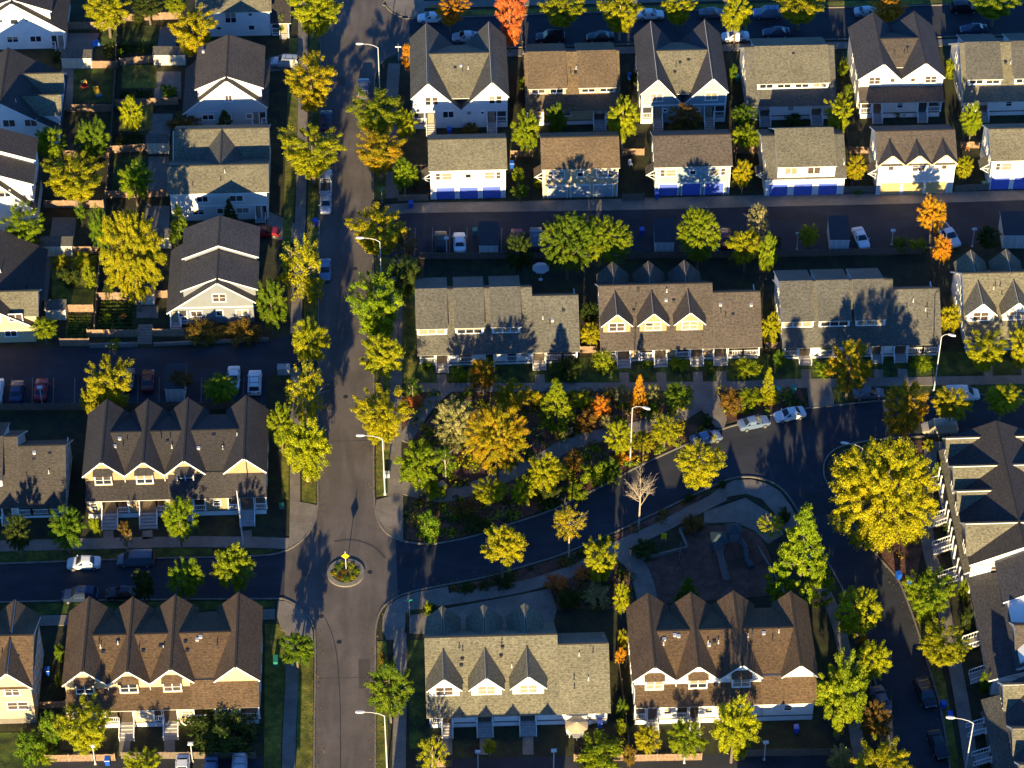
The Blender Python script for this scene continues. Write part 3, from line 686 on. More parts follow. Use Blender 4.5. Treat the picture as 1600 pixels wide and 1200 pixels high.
# three gablets
h = carriage('cream garage house with three small gables and tan doors', (1371, 256), 1497, 205, 'offwhite', 'taupe', [(1380, 1411.5), (1416, 1447.5), (1452, 1484)], TANDOOR, [])
for i, (a, b) in enumerate(((1371.5, 1414.5), (1414.5, 1456), (1456, 1497.5))):
    ua, ub = h.u(a, 256, 5.8), h.u(b, 256, 5.8); uc = (ua+ub)/2; zp = 5.8+(ub-ua)/2*.98
    m = MB(); m.ext_w([(ua+.18, 5.0), (ub-.18, 5.0), (ub-.18, 5.75), (uc, zp-.25), (ua+.18, 5.75)], -.05-.01*i, 1.5); g = m.build('gablet', h.wall, h.root)
    h.roof = [RF['char'], plain('cream trim', (.62, .5, .3), .6)]; wq = (zp-5.8)/h.tn
    h.ridge_w(-.5, wq+.2, ua, 5.8, uc, zp, ub, 5.8, 'gablet_roof', parent=g, wl1=.1, wr1=.1)
    if i == 1: h.win('f', uc+.1, -.07, 5.0, 1.7, 1.2, 2, 2, CURT)
    else: h.win('f', uc, -.07, 5.0, .7, .65, 1, 1, CURT)
h.done()
h = carriage('white garage house with grey roof and blue doors cut by the right edge', (1548, 248), 1676, 201.5, 'white', 'greytan', [(1554, 1583), (1590, 1618), (1625, 1653)], BLUEDOOR,
    [(1561.5, .6, 1.15, CURT), (1575, 1.4, 1.15, BLIND), (1610, .75, .65, GLASS)]); h.done()

# ---------------------------------------------------------------- houses of the north-west block
c0 = lambda c: c/3.75
h = craftsman('pale grey house with a wide brown gable and raised upper floor, below the golden maple', (285, 176), 420, (353.3, 125.3), 54.7, 'blue', 'taupe', 2.7, (301.3, 410.5, 2.3))
h.win('f', h.uc+.1, -.02, h.zp-3.6, .95, .95, 2, 1, CURT); h.box_part('belt_board', WL['blue'], .6, h.L-.6, -.05, -.0, 2.55, 2.8)
for x, w_, pn in ((325, 1.6, GLASS), (356, .8, CURT), (390, .9, BLIND)): h.win('f', h.u(x, 184, 1.8), 0, 1.75, w_, .85, 2 if w_ > 1 else 1, 1, pn)
corner_porch(h, h.L-2.6, h.L-.4, zf=.5, zc=2.5, stair='l', run=.9); h.done()
h = craftsman('grey house with two black stepped roofs and a white trimmed front gable', (260, 486.7), 401.5, (338.7, 441), 344, 'grey', 'char', 2.4, (279, 402, 2.25), two=True)
h.win('f', h.uc+.1, -.02, h.zp-3.1, 1.7, 1.3, 2, 2, CURT); h.box_part('belt_board', WHITE, 1.0, h.L-.5, -.05, -.0, 2.9, 3.08)
for x, w_, pn in ((307, 1.5, CURT), (343, .8, GLASS), (378, 1.5, BLIND)): h.win('f', h.u(x, 491, 1.9), 0, 1.9, w_, .9, 2 if w_ > 1 else 1, 1, pn)
corner_porch(h, .45, 2.9, zf=.6, zc=2.5, stair='l', run=1.2); h.done()
h = craftsman('white house with a dark brown gable at the top left corner', (-60, 55), 104, (17.3, 5.3), -62, 'white', 'dkbrown', 2.9, (-50, 76, 2.3))
h.win('f', h.uc+.0, -.02, h.zp-3.7, 1.1, .8, 1, 1, GLASS); h.win('f', h.uc-2.0, -.02, h.zp-3.5, .5, .4, 1, 1); h.win('f', h.uc+1.9, -.02, h.zp-3.5, .5, .4, 1, 1)
h.win('f', h.u(56, 60, 1.9), 0, 1.9, 1.6, 1.0, 2, 1, GLASS); h.win('f', h.u(20, 60, 1.9), 0, 1.9, 1.6, 1.0, 2, 1, GLASS); corner_porch(h, h.L-2.6, h.L-.5, zf=.4, zc=2.5, run=.8); h.done()
h = craftsman('white house with two dark stepped roofs cut by the left edge', (-95, 345), 60, (-20, 276), 205, 'white', 'dkbrown', 2.6, (-75, 45, 2.3), two=True)
h.win('f', h.uc+2, -.02, h.zp-3.4, 1.5, 1.1, 2, 1); corner_porch(h, h.L-2.8, h.L-.5, zf=.6, zc=2.5, run=1.2); h.done()
# H-shaped roof house
h = House('house', 'off white house with twin grey ridges joined by a small cross gable', 'house', (261.5, 304), 5.0, 'S', 0, None, 'offwhite', 'greytan')
L = h.u(420, 304, 5.0); tn = math.tan(R(31)); wr = 3.7; zr = 5+wr*tn; D2 = 8.2
hv = D2/2; zv = zr-hv*tn; h.ridge_u(0, L, 0, 5.0, wr, zr, wr+hv, zv, oe=.0); h.ridge_u(.5, L-.1, wr+hv, zv+.02, wr+D2, zr+.1, wr*2+D2, 5.0, name='rear_roof', oe=.0)
m = MB(); q = 3.1; uc = L*.52
h.roof = [RF['grey'], WHITE]; h.ridge_w(wr-.1, wr+D2, uc-q, zr-q*.72, uc, zr+.05, uc+q, zr-q*.72, 'cross_roof'); h.roof = [RF['greytan'], WHITE]
h.wl.ext_u([(0, 0), (2*wr+D2-.4, 0), (2*wr+D2-.4, 4.9), (wr+D2, zr-.3), (wr+hv, zv-.3), (wr, zr-.3), (0, 4.9)], .35, L-.35)
for x, w_, z in ((316, 1.5, 4.0), (369, 1.8, 4.0)): h.win('f', h.u(x, 312, z), 0, z, w_, 1.0, 2, 1)
for x, w_, z in ((310, 1.5, 1.6), (344, .8, 1.7), (379, 1.7, 1.7)): h.win('f', h.u(x, 332, z), 0, z, w_, .9, 2 if w_ > 1 else 1, 1)
h.box_part('belt_board', WHITE, .5, L-.5, -.06, 0, 2.55, 2.8); corner_porch(h, L-2.2, L-.36, zf=.4, zc=2.5, stair='l', run=.8)
h.vents(3, 1, L-1, lambda w: 5+w*tn, 1, 3, .5); h.done()
# top: grey roof house
h = House('house', 'pale house with a tan grey roof cut by the top edge, above the golden maple', 'house', (305, 17), 5.0, 'S', 0, None, 'white', 'greytan')
L = h.u(424, 17, 5.0); h.ridge_u(0, L, 0, 5.0, wr, zr, wr*2, 5.0)
h.wl.ext_u([(0, 0), (2*wr, 0), (2*wr, 4.9), (wr, zr-.3), (0, 4.9)], .35, L-.35)
h.win('f', h.u(360, 25, 4), 0, 3.6, 1.6, 1.9, 2, 2, GLASS); h.win('f', h.u(342, 45, 1.6), 0, 1.6, .6, .5, 1, 1, GLASS); h.win('f', h.u(393, 45, 1.6), 0, 1.6, .8, .8, 1, 1); h.win('f', h.u(391, 22, 4.1), 0, 4.1, .5, .5, 1, 1)
m = MB(); m.slab((L-.3, -.5, 2.6), (L+2.9, -.5, 2.6), (L+2.9, 4.5, 4.4), (L-.3, 4.5, 4.4), .16); m.build('porch_roof', [RF['dkbrown'], WHITE], h.root)
h.wl.box(L-.36, L+2.5, 1.2, 4.4, 0, 2.9); corner_porch(h, L-.2, L+2.5, zf=.5, zc=2.6, run=.9); h.done()
# east-facing houses along the left edge
def east_house(label, tip, z, length, dep, gabs, wall, roof, zr, front_wall):
    h = House('house', label, 'house', tip, z, 'E', 0, None, wall, roof)   # u to the north, w to the west; tip = south end of the east eave
    L = length; wr = dep/2
    h.ridge_u(0, L, 0, z, wr, zr, dep, z)
    h.wl.ext_u([(.3, 0), (dep-.3, 0), (dep-.3, z-.2), (wr, zr-.35), (.3, z-.2)], .4, L-.4)
    for a, b, zp in gabs:
        uc = (a+b)/2; wq = wr*(zp-z)/(zr-z)
        ze = zp-(b-a)/2*.8
        m = MB(); m.ext_w([(a+.25, 1.5), (b-.25, 1.5), (b-.25, ze), (uc, zp-.3), (a+.25, ze)], -.05, wr*.8); g = m.build('cross_gable', h.wall, h.root)
        old = h.roof; h.roof = [RF['greytan'], WHITE]; h.ridge_w(-.45, wq+.3, a, ze, uc, zp, b, ze, parent=g); h.roof = old
    for w in front_wall: h.win('l', w, .4, 4.6, 1.7, 1.2, 2, 1, CURT); h.win('l', w+1, .4, 1.7, 1.5, 1.0, 2, 1)
    h.vents(3, 2, L-2, lambda w: z+(zr-z)*w/wr, 1, wr-1, .6); h.done(); return h
east_house('white house with a brown ridge and two tan east gables at the left edge', (92, 205), 3.2, 13.5, 16.0, [(1.4, 6.4, 7.0), (6.6, 11.6, 7.0)], 'white', 'dkbrown', 8.6, (4.0, 7.2))
east_house('cream house with a dark roof and one tan dormer at the left edge', (56, 512), 3.0, 16.5, 15.0, [(.8, 6.4, 6.6)], 'cream', 'dkbrown', 7.6, (2.6, 5.6))

# ---------------------------------------------------------------- south-west corner: three storey gabled house end
h = House('row_house', 'tall tan house with steep brown cross gables in the lower left corner', 'row house', (-150, 1077), 6.9, 'S', 0, None, 'cream', 'brown')
L = h.u(50.5, 1077, 6.9); wr = 5.4; zr = 9.9; dep = 10.8
h.ridge_u(0, L, 0, 6.9, wr, zr, dep, 6.9)
h.wl.ext_u([(0, 0), (dep, 0), (dep, 6.8), (wr, zr-.3), (0, 6.8)], .3, L-.3)
q = 2.75
for k, uc in enumerate((L-q-.05, L-3*q-.2, L-5*q-.4)):
    zp = 6.9+q*1.05
    m = MB(); m.ext_w([(uc-q+.3, 5), (uc+q-.3, 5), (uc+q-.3, 6.9), (uc, zp-.3), (uc-q+.3, 6.9)], -.05, dep+.05); g = m.build('cross_gable', h.wall, h.root)
    h.ridge_w(-.45, dep+.45, uc-q, 6.9, uc, zp, uc+q, 6.9, parent=g)
    h.win('f', uc+.25, -.05, 6.0, 1.6, 1.25, 2, 2, CURT); h.win('f', uc+.6, 0, 3.3, 2.4, 1.2, 2, 2, CURT)
for w in (2, 4, 6, 8, 9.6):
    for z in (2, 4.6): h.win('r', w, L-.3, z, .7, 1.2, 1, 2)
h.box_part('foundation', CONC, .34, L-.34, -.04, 0, 0, .9); h.vents(4, L-5, L-1, lambda w: 6.9+w*.55, 3, 4.6, .1); h.done()

# ---------------------------------------------------------------- south-east: west-facing houses
h = House('house', 'pale house with a long brown lean roof and stepped gables at the right edge', 'house', (1516, 905), 3.2, 'W', 0, None, 'white', 'char')
g_ = lambda x, y, z: h.loc(x, y, z)
L = g_(1554, 1063, 3.2)[0]
h.ridge_u(0, L, 0, 3.2, 4.6, 4.9, 5.0, 4.8, name='skirt_roof', oe=.3)
h.wl.box(.4, L-.4, .3, 13, 0, 3.1)
m = MB(); m.box(.4, L-.4, 3.3, 13.2, 3.0, 6.0); m.ext_u([(3.3, 6.0), (13.2, 6.0), (8.2, 8.6)], .4, L-.4); d = m.build('upper_storey', h.wall, h.root)
h.ridge_u(0, L*.40, 3.0, 6.2, 8.2, 8.9, 13.4, 6.2, name='upper_roof', oe=.3)
h.ridge_u(L*.40, L+.2, 3.0, 5.5, 8.2, 8.2, 13.4, 5.5, name='upper_roof', oe=.3)
uc = L*.72; h.roof = [RF['taupe'], WHITE]; h.ridge_w(3.0, 9, uc-2.4, 5.8, uc, 8.0, uc+2.4, 5.8, 'cross_roof')
h.steps(L*.45, L*.45+1.5, .2, 1.0, 2.0); h.steps(L*.78, L*.78+1.5, .2, 1.0, 2.0); h.box_part('porch_shade', SHADEIN, .5, 3, .25, .34, .4, 2.8)  # last part is a thin dark panel painted as a shaded porch opening
h.done()
h = House('house', 'pale grey house with small tan cross roofs in the lower right corner', 'house', (1565, 1071), 5.2, 'W', 0, None, 'blue', 'char')
L = 17.0; h.ridge_u(0, L, 0, 5.2, 5, 8.4, 10, 5.2); h.wl.ext_u([(0, 0), (10, 0), (10, 5.1), (5, 8.1), (0, 5.1)], .3, L-.3)
h.roof = [RF['greytan'], WHITE]
for i, uc in enumerate((1.7, 8.4, 13.8)):
    q = 2.3; zp = 5.2+q; m = MB(); m.ext_w([(uc-q+.3, 4.5), (uc+q-.3, 4.5), (uc+q-.3, 5.2), (uc, zp-.3), (uc-q+.3, 5.2)], -.08, 10.05); g = m.build('cross_gable', h.wall, h.root)
    h.ridge_w(-.4, 10.4, uc-q, 5.2, uc, zp, uc+q, 5.2, parent=g); h.win('f', uc, -.08, 4.2, 1.4, 1.2, 2, 1)
m = MB(); m.slab((.3, -2.3, 3.0), (L-.3, -2.3, 3.0), (L-.3, .1, 3.9), (.3, .1, 3.9), .15); m.build('porch_roof', [RF['grey'], WHITE], h.root)
h.box_part('porch_floor', WOODD, .4, L-.4, -2.1, .05, .7, .9)
for ua in (2.2, 6.6, 11.0): h.steps(ua, ua+1.5, -2.1, .9, 2.0); h.door(ua+.75, -.02, .9); h.post(ua, -2.0, .9, 3.0); h.post(ua+1.6, -2.0, .9, 3.0)
h.done()
# ---------------------------------------------------------------- ground
def struct(o, kind='structure'):
    o['kind'] = kind; return o
g_m = MB(); g_m.poly([(-1200, -600, 0), (1200, -600, 0), (1200, 2200, 0), (-1200, 2200, 0)])
struct(g_m.build('ground', SOIL))
LAYER = [0]
def lift():
    LAYER[0] += 1; return (LAYER[0] % 29)*.0005
def area(name, px, z, mat, thick=0.0, kind='structure'):
    """flat polygon given by ground points read off the photograph; thick > 0 makes it a slab standing on the ground"""
    pts = [G(x, y, 0) for x, y in px]; z += lift() if thick else 0
    bm = bmesh.new(); vs = [bm.verts.new((p.x, p.y, z)) for p in pts]; f = bm.faces.new(vs)
    if f.normal.z < 0: f.normal_flip()
    bmesh.ops.triangulate(bm, faces=[f])
    if thick:
        lo = [bm.verts.new((p.x, p.y, z-thick)) for p in pts]; n = len(vs)
        for i in range(n):
            bm.faces.new((vs[i], vs[(i+1) % n], lo[(i+1) % n], lo[i]))
    me = bpy.data.meshes.new(name); bm.to_mesh(me); bm.free(); me.materials.append(mat)
    return struct(link(name, me), kind)
def smooth(px, n=6):
    out = []
    for i in range(len(px)-1):
        p0 = px[max(0, i-1)]; p1 = px[i]; p2 = px[i+1]; p3 = px[min(len(px)-1, i+2)]
        for k in range(n):
            t = k/n
            out.append(tuple(.5*(2*p1[j]+(p2[j]-p0[j])*t+(2*p0[j]-5*p1[j]+4*p2[j]-p3[j])*t*t+(3*p1[j]-p0[j]-3*p2[j]+p3[j])*t**3) for j in (0, 1)))
    out.append(px[-1]); return out
def ribbon(name, px, w, h, mat, z0=0.0, off=0.0, kind='structure'):
    P = [G(x, y, 0) for x, y in px]; m = MB(); n = len(P); Ls, Rs = [], []
    for i in range(n):
        d = (P[min(n-1, i+1)]-P[max(0, i-1)]).normalized(); q = Vector((-d.y, d.x, 0))
        Ls.append(P[i]+q*(off+w/2)); Rs.append(P[i]+q*(off-w/2))
    for i in range(n-1):
        m.hexa([(p.x, p.y, z0) for p in (Rs[i], Rs[i+1], Ls[i+1], Ls[i])], [(p.x, p.y, z0+h) for p in (Rs[i], Rs[i+1], Ls[i+1], Ls[i])])
    return struct(m.build(name, mat), kind)
def kerb(px, w=.2, h=.14): return ribbon('kerb', px, w, h, KERB)

# kerb lines in photo pixels (ground level)
WK = [(503, -40), (501, 60), (500, 160), (499, 300), (498, 440), (497, 520)]                       # main street, west side, north of the alley
WK2 = [(497.5, 580), (497, 660), (496.5, 745), (496, 795), (487, 826), (470, 846), (446, 861), (415, 868), (330, 871), (200, 874), (60, 879), (-90, 884)]
WK3 = [(-90, 945), (60, 940), (300, 937), (430, 936), (444, 937), (462, 946), (478, 960), (488, 975), (492, 992), (492.5, 1060), (491, 1140), (490, 1300)]
EK1 = [(640, -40), (600, 2), (603, 10), (612, 19), (628, 27), (660, 29), (900, 21), (1150, 15), (1400, 10), (1700, 2)]
EK2 = [(1700, 52), (1400, 60), (1150, 65), (900, 72), (700, 77), (650, 79), (618, 84), (600, 94), (588, 112), (585, 140), (584, 220), (583.5, 312)]
EK3 = [(583.5, 402), (584, 500), (584, 600), (584, 740), (585.5, 790), (590, 812), (601, 830), (618, 842), (640, 848), (664, 850), (690, 848.5), (740, 838), (800, 818.5), (853, 801), (896, 782), (960, 750), (991, 732.5), (1056, 702), (1125, 672.5), (1155, 663), (1200, 650), (1257, 639), (1304, 634), (1383, 626), (1537, 617), (1700, 607)]
EK4 = [(586, 1300), (586.5, 1150), (586.5, 1010), (588, 978), (594, 957), (604, 944), (622, 933), (650, 923.5), (693, 915), (760, 902), (820, 885), (880, 866), (965, 830), (1056, 787), (1120, 757), (1147, 747.5), (1175, 746), (1203, 753), (1224, 767), (1242, 791), (1262, 826), (1290, 873), (1316, 920), (1336, 966), (1352, 1010), (1366, 1060), (1378, 1110), (1390, 1160), (1410, 1300)]
EK5 = [(1700, 668), (1600, 673), (1450, 682), (1390, 685), (1345, 691), (1315, 698), (1298, 708), (1288, 724), (1288, 745), (1298, 764), (1318, 793), (1345, 836), (1372, 870), (1401, 903), (1414, 930), (1428, 968), (1440, 1005), (1452, 1045), (1464, 1085), (1474, 1130), (1484, 1200), (1496, 1300)]
sWK2, sWK3, sEK1, sEK2, sEK3, sEK4, sEK5 = [smooth(k) for k in (WK2, WK3, EK1, EK2, EK3, EK4, EK5)]
# roads
area('main_street', [(503, -40), (501, 60), (500, 160), (499, 300), (498, 440), (497, 580)]+sWK2[6:37]+sWK3[24:]+sEK4[0:37]+sEK3[18:43][::-1]+
     [(584, 500), (583.5, 300), (584, 220), (585, 140), (588, 112), (600, 94), (640, 79), (640, 28.5), (628, 27), (612, 19), (603, 10), (600, 2), (598, -40)], .006, ASPH)
area('lower_street', sWK2[18:]+sWK3[:49]+[(540, 992), (540, 800)], .005, ASPH_SHADE)
area('curving_street', sEK3[24:]+sEK5+sEK4[::-1][:-12]+[(560, 1010), (560, 790)], .0045, ASPH_SHADE)
area('top_street', [(640, 29), (660, 29), (900, 21), (1150, 15), (1400, 10), (1700, 2), (1700, 52), (1400, 60), (1150, 65), (900, 72), (700, 77), (640, 80)], .004, ASPH_SHADE)
area('alley', [(570, 334), (700, 331), (1000, 328), (1300, 320), (1700, 309), (1700, 372), (1480, 384), (1340, 396), (1100, 399), (800, 401), (570, 402)], .004, ASPH_SHADE)
area('alley_parking', [(-90, 543), (180, 543), (300, 546), (420, 530), (470, 520), (510, 518), (510, 565), (470, 571), (440, 575), (420, 590), (416, 634), (100, 634), (-90, 636)], .004, ASPH_SHADE)
area('rear_parking', [(60, 1183), (410, 1183), (410, 1320), (60, 1320)], .004, ASPH_SHADE)
area('rear_parking', [(650, 1186), (960, 1180), (1240, 1178), (1340, 1178), (1340, 1320), (650, 1320)], .004, ASPH_SHADE)
# kerbs
kerb(smooth(WK)); kerb(sWK2); kerb(sWK3); kerb(sEK1); kerb(sEK2); kerb(sEK3); kerb(sEK4); kerb(sEK5)
kerb([(655, 402), (800, 401.5), (1100, 399.5), (1340, 396.5), (1480, 385)]); kerb([(-90, 637), (100, 635), (416, 634.5)])
# sidewalks: slabs with joints
def walk(px, w, off=0, z=.105, name='sidewalk'):
    z += lift()
    o = ribbon(name, px, w, z, CONC, 0.0, off)
    P = [G(x, y, 0) for x, y in px]; m = MB(); acc = 0.0
    for a, b in zip(P, P[1:]):
        d = (b-a); l = d.length; d = d/l; q = Vector((-d.y, d.x, 0)); t = 1.5-acc
        while t < l:
            c = a+d*t+q*off; m.hexa([tuple(c+q*sx*w/2+d*sy*.02+Vector((0, 0, z+.001))) for sx, sy in ((-1, -1), (1, -1), (1, 1), (-1, 1))], [tuple(c+q*sx*w/2+d*sy*.02+Vector((0, 0, z+.004))) for sx, sy in ((-1, -1), (1, -1), (1, 1), (-1, 1))]); t += 1.5
        acc = l-(t-1.5)
    j = m.build(name+'_joints', JOINT); 
    if j: struct(j)
    return o
JOINT = plain('dark joint concrete', (.15, .135, .12), .9)  # darker concrete for the lines between slabs
walk(smooth([(474, -40), (473, 100), (472, 250), (466, 420), (462, 520)]), 1.5)
walk(smooth([(462, 575), (461, 650), (461, 745), (461, 800)]), 1.35)
area('corner_pavement', [(453, 782), (496, 790), (494, 806), (485, 828), (469, 845), (452, 856)], .115, CONC, .12)
walk([(452, 850), (400, 848), (300, 847), (150, 850), (-90, 856)], 1.9)
walk([(-90, 975), (80, 970), (300, 966), (430, 960)], 1.7)
area('corner_pavement', [(434, 939), (446, 940), (462, 948), (477, 961), (486, 976), (489, 990), (489, 1000), (464, 1000), (440, 985), (432, 962)], .115, CONC, .12)
walk(smooth([(456, 985), (456, 1060), (452, 1150), (449, 1300)]), 1.6)
walk(smooth([(616, 100), (612, 160), (612, 230), (613, 310)]), 1.9)
walk([(620, 84), (660, 80.5), (900, 75.5), (1150, 69), (1400, 64), (1700, 55)], 1.7, -.9)
walk([(612, 9), (660, 8), (900, 2), (1150, -4), (1400, -9), (1700, -16)], 1.8)
walk(smooth([(619, 405), (620, 500), (619, 600), (618, 700), (616, 775)]), 1.6)
area('corner_pavement', [(588, 782), (630, 770), (630, 845), (617, 841), (602, 829), (591, 812), (587, 797)], .115, CONC, .12)
area('corner_pavement', [(606, 946), (622, 936), (650, 926.5), (700, 917), (702, 930), (660, 945), (634, 958), (632, 1000), (604, 1000), (597, 985), (598, 965)], .115, CONC, .12)
walk(smooth([(625, 990), (625, 1080), (624, 1160), (622, 1300)]), 1.6)
area('alley_apron', [(640, 317), (800, 315), (1000, 310), (1200, 305), (1400, 302), (1700, 295), (1700, 310), (1400, 319), (1200, 323), (1000, 328), (800, 331), (640, 333)], .03, CONC, .03)
area('alley_apron', [(602, 320), (640, 317), (640, 333), (602, 336)], .032, CONC, .03)
walk([(640, 606), (800, 606), (1000, 605), (1160, 603), (1230, 600), (1400, 597), (1700, 592)], 1.7)
walk(smooth([(700, 606), (680, 622), (660, 645), (645, 668), (630, 690)]), 1.9)
walk(smooth([(625, 760), (650, 768), (690, 775), (735, 765), (780, 748), (840, 722), (885, 697), (930, 683), (985, 672), (1030, 660), (1070, 645), (1095, 625), (1098, 607)]), 2.3)
area('path_apron', [(1072, 607), (1118, 606), (1136, 655), (1131, 671), (1118, 668), (1095, 640), (1060, 655), (1050, 645)], .12, CONC, .12)
walk([(1280, 600), (1284, 636)], 3.4)
# south walk by the curving street and playground
walk(smooth([(640, 945), (700, 937), (780, 924), (840, 911), (900, 890), (960, 858), (1030, 826), (1090, 795), (1130, 775)]), 1.9)
area('corner_pavement', [(1100, 782), (1125, 762), (1148, 751), (1174, 750), (1200, 757), (1220, 770), (1236, 792), (1250, 820), (1226, 830), (1208, 800), (1190, 780), (1165, 772), (1140, 776), (1118, 792)], .115, CONC, .12)
walk(smooth([(958, 858), (990, 880), (1006, 915), (1012, 945)]), 2.6)
walk(smooth([(1240, 830), (1270, 890), (1300, 950), (1318, 1010), (1330, 1090), (1345, 1200), (1360, 1300)]), 1.6)
walk(smooth([(1455, 690), (1450, 760), (1446, 800), (1450, 850), (1462, 900), (1474, 950), (1486, 1010), (1496, 1060), (1508, 1130), (1518, 1200), (1530, 1300)]), 1.7)
walk([(1460, 698), (1600, 690), (1700, 684)], 1.6)
area('corner_pavement', [(602, -30), (660, -30), (664, 27), (640, 27.5), (628, 25), (613, 17), (605, 9), (602, 2)], .115, CONC, .12)
# planting strips and lawns
LAWNS = []
def lawn(px, mat=LAWN, z=.05):
    LAWNS.append(px); return area('lawn', px, z, mat, .05)
lawn([(481, -40), (500, -40), (499, 160), (497.5, 300), (496, 440), (495, 516), (474, 516), (478, 420), (483, 250), (484, 100)])
lawn([(472, 578), (495, 582), (494.5, 745), (494, 788), (472, 785)])
lawn([(440, 640), (452, 640), (451, 780), (440, 780)]); lawn([(452, 60), (465, 60), (464, 250), (452, 420), (440, 420), (446, 250)])
lawn([(466, 1000), (490, 1002), (489, 1140), (488, 1300), (460, 1300), (464, 1130)]); lawn([(434, 975), (446, 985), (445, 1060), (440, 1150), (436, 1300), (412, 1300), (414, 975)])
lawn([(586, 180), (602, 180), (602, 312), (585.5, 312)]); lawn([(586, 402), (610, 402), (611, 500), (610, 600), (609, 775), (588, 775)])
lawn([(628, 402), (652, 402), (650, 560), (648, 598), (628, 598)])
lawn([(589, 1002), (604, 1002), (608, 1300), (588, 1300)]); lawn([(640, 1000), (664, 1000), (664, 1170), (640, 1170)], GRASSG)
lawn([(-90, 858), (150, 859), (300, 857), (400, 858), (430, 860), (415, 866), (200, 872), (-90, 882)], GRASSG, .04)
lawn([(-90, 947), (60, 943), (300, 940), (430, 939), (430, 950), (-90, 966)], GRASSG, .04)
lawn([(640, 20), (660, 18), (900, 12), (1150, 6), (1700, -6), (1700, 0), (1400, 8), (1150, 13), (900, 19), (660, 27), (632, 25)], LAWN)
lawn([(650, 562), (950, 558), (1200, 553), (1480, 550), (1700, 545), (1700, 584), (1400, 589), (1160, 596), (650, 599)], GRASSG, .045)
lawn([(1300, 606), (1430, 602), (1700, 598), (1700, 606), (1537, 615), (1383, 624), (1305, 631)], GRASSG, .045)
lawn([(-60, 1145), (60, 1145), (75, 1190), (75, 1230), (-60, 1230)], GRASSG, .045)
lawn([(1432, 965), (1446, 965), (1478, 1070), (1496, 1180), (1508, 1300), (1498, 1300), (1484, 1190), (1466, 1085)], LAWN)
lawn([(1452, 900), (1464, 940), (1450, 960), (1434, 950), (1424, 925)], LAWN)
# kitchen gardens and lawns in the north-west yards
for q in ([(190, 40), (246, 40), (246, 78), (190, 78)], [(192, 102), (245, 102), (245, 138), (190, 138)], [(115, 108), (182, 108), (178, 160), (114, 160)], [(190, 165), (240, 165), (236, 205), (186, 205)], [(178, 242), (228, 242), (226, 300), (174, 300)], [(80, 400), (152, 400), (146, 478), (82, 478)], [(158, 470), (212, 470), (210, 515), (150, 515)], [(105, 492), (144, 492), (140, 528), (102, 528)], [(158, 30), (190, 30), (188, 70), (155, 70)]):
    lawn(q, rnd.choice((GRASSG, LAWN)), .03)
for q in ([(100, 52), (156, 52), (145, 78), (98, 78)], [(96, 108), (118, 108), (112, 172), (92, 172)], [(250, 42), (276, 42), (275, 75), (246, 75)], [(244, 112), (283, 112), (283, 155), (240, 155)], [(238, 178), (270, 178), (266, 212), (232, 212)], [(232, 245), (264, 245), (262, 300), (230, 300)], [(228, 322), (266, 322), (264, 362), (226, 362)], [(82, 340), (120, 340), (116, 372), (78, 372)], [(214, 478), (247, 478), (247, 497), (213, 497)], [(62, 400), (82, 400), (74, 470), (56, 470)], [(420, 90), (466, 80), (466, 108), (420, 112)], [(418, 330), (462, 350), (460, 380), (416, 370)]):
    area('patio', q, .035, CONC, .03)
# mulch and planting beds
BEDS = []
def bed(px, z=.04):
    BEDS.append(px); return area('mulch_bed', px, z, MULCH, .04)
bed([(640, 612), (690, 612), (640, 680), (628, 690), (628, 612)]); 
bed([(712, 612), (1066, 611), (1085, 630), (1050, 652), (985, 664), (930, 675), (880, 690), (830, 718), (780, 742), (735, 757), (690, 767), (645, 760), (632, 740), (634, 700), (665, 660), (690, 630)])
bed([(640, 772), (690, 783), (740, 772), (790, 755), (850, 728), (890, 705), (940, 690), (1000, 678), (1060, 658), (1110, 672), (1056, 699), (991, 729), (896, 779), (800, 815), (740, 834.5), (690, 845), (664, 846), (636, 842)])
bed([(1125, 612), (1250, 608), (1262, 634), (1200, 647), (1140, 660)])
bed([(705, 917), (760, 905), (820, 889), (880, 870), (965, 834), (1056, 791), (1100, 772), (1085, 787), (1025, 818), (955, 850), (895, 882), (835, 903), (780, 916), (705, 929)])
bed([(1292, 726), (1302, 711), (1330, 700), (1380, 690), (1440, 688), (1440, 790), (1440, 860), (1432, 905), (1412, 912), (1376, 868), (1348, 832), (1320, 788), (1300, 757)])
bed([(860, 915), (960, 868), (985, 900), (992, 950), (870, 952)])
area('play_surface', [(1000, 876), (1072, 856), (1064, 832), (1100, 822), (1150, 820), (1185, 835), (1200, 860), (1222, 930), (1024, 945)], .05, ground_mat('wood chip surface', ((.075, .034, .022), (.125, .06, .04), (.19, .1, .07)), .6, fine=10, bump=.9), .05)
area('play_pavement', [(1100, 800), (1165, 778), (1200, 800), (1225, 835), (1200, 850), (1180, 830), (1150, 816), (1100, 818)], .03, CONC, .03)
area('side_court', [(640, 962), (860, 920), (870, 952), (860, 990), (640, 990)], .02, CONC, .02)
# front walks from stoops to the sidewalk
for x, y0, y1 in ((690, 586, 600), (748, 586, 600), (843, 586, 600), (975, 583, 599), (1033, 583, 599), (1090, 582, 599), (1127, 581, 599), (1259, 578, 594), (1330, 578, 594), (1372, 578, 592), (1410, 577, 592), (169, 830, 843), (230, 830, 843), (287, 830, 843), (385, 830, 842), (1543, 566, 588), (1602, 566, 588)):
    walk([(x, y0), (x+1, y1)], 1.3, name='front_walk')
for x, y0, y1 in ((123, 1150, 1178), (195, 1150, 1180), (265, 1150, 1180), (698, 1155, 1180), (758, 1150, 1180), (825, 1150, 1180), (1020, 1145, 1175), (1086, 1145, 1175)):
    walk([(x, y0), (x, y1)], 1.3, name='front_walk')
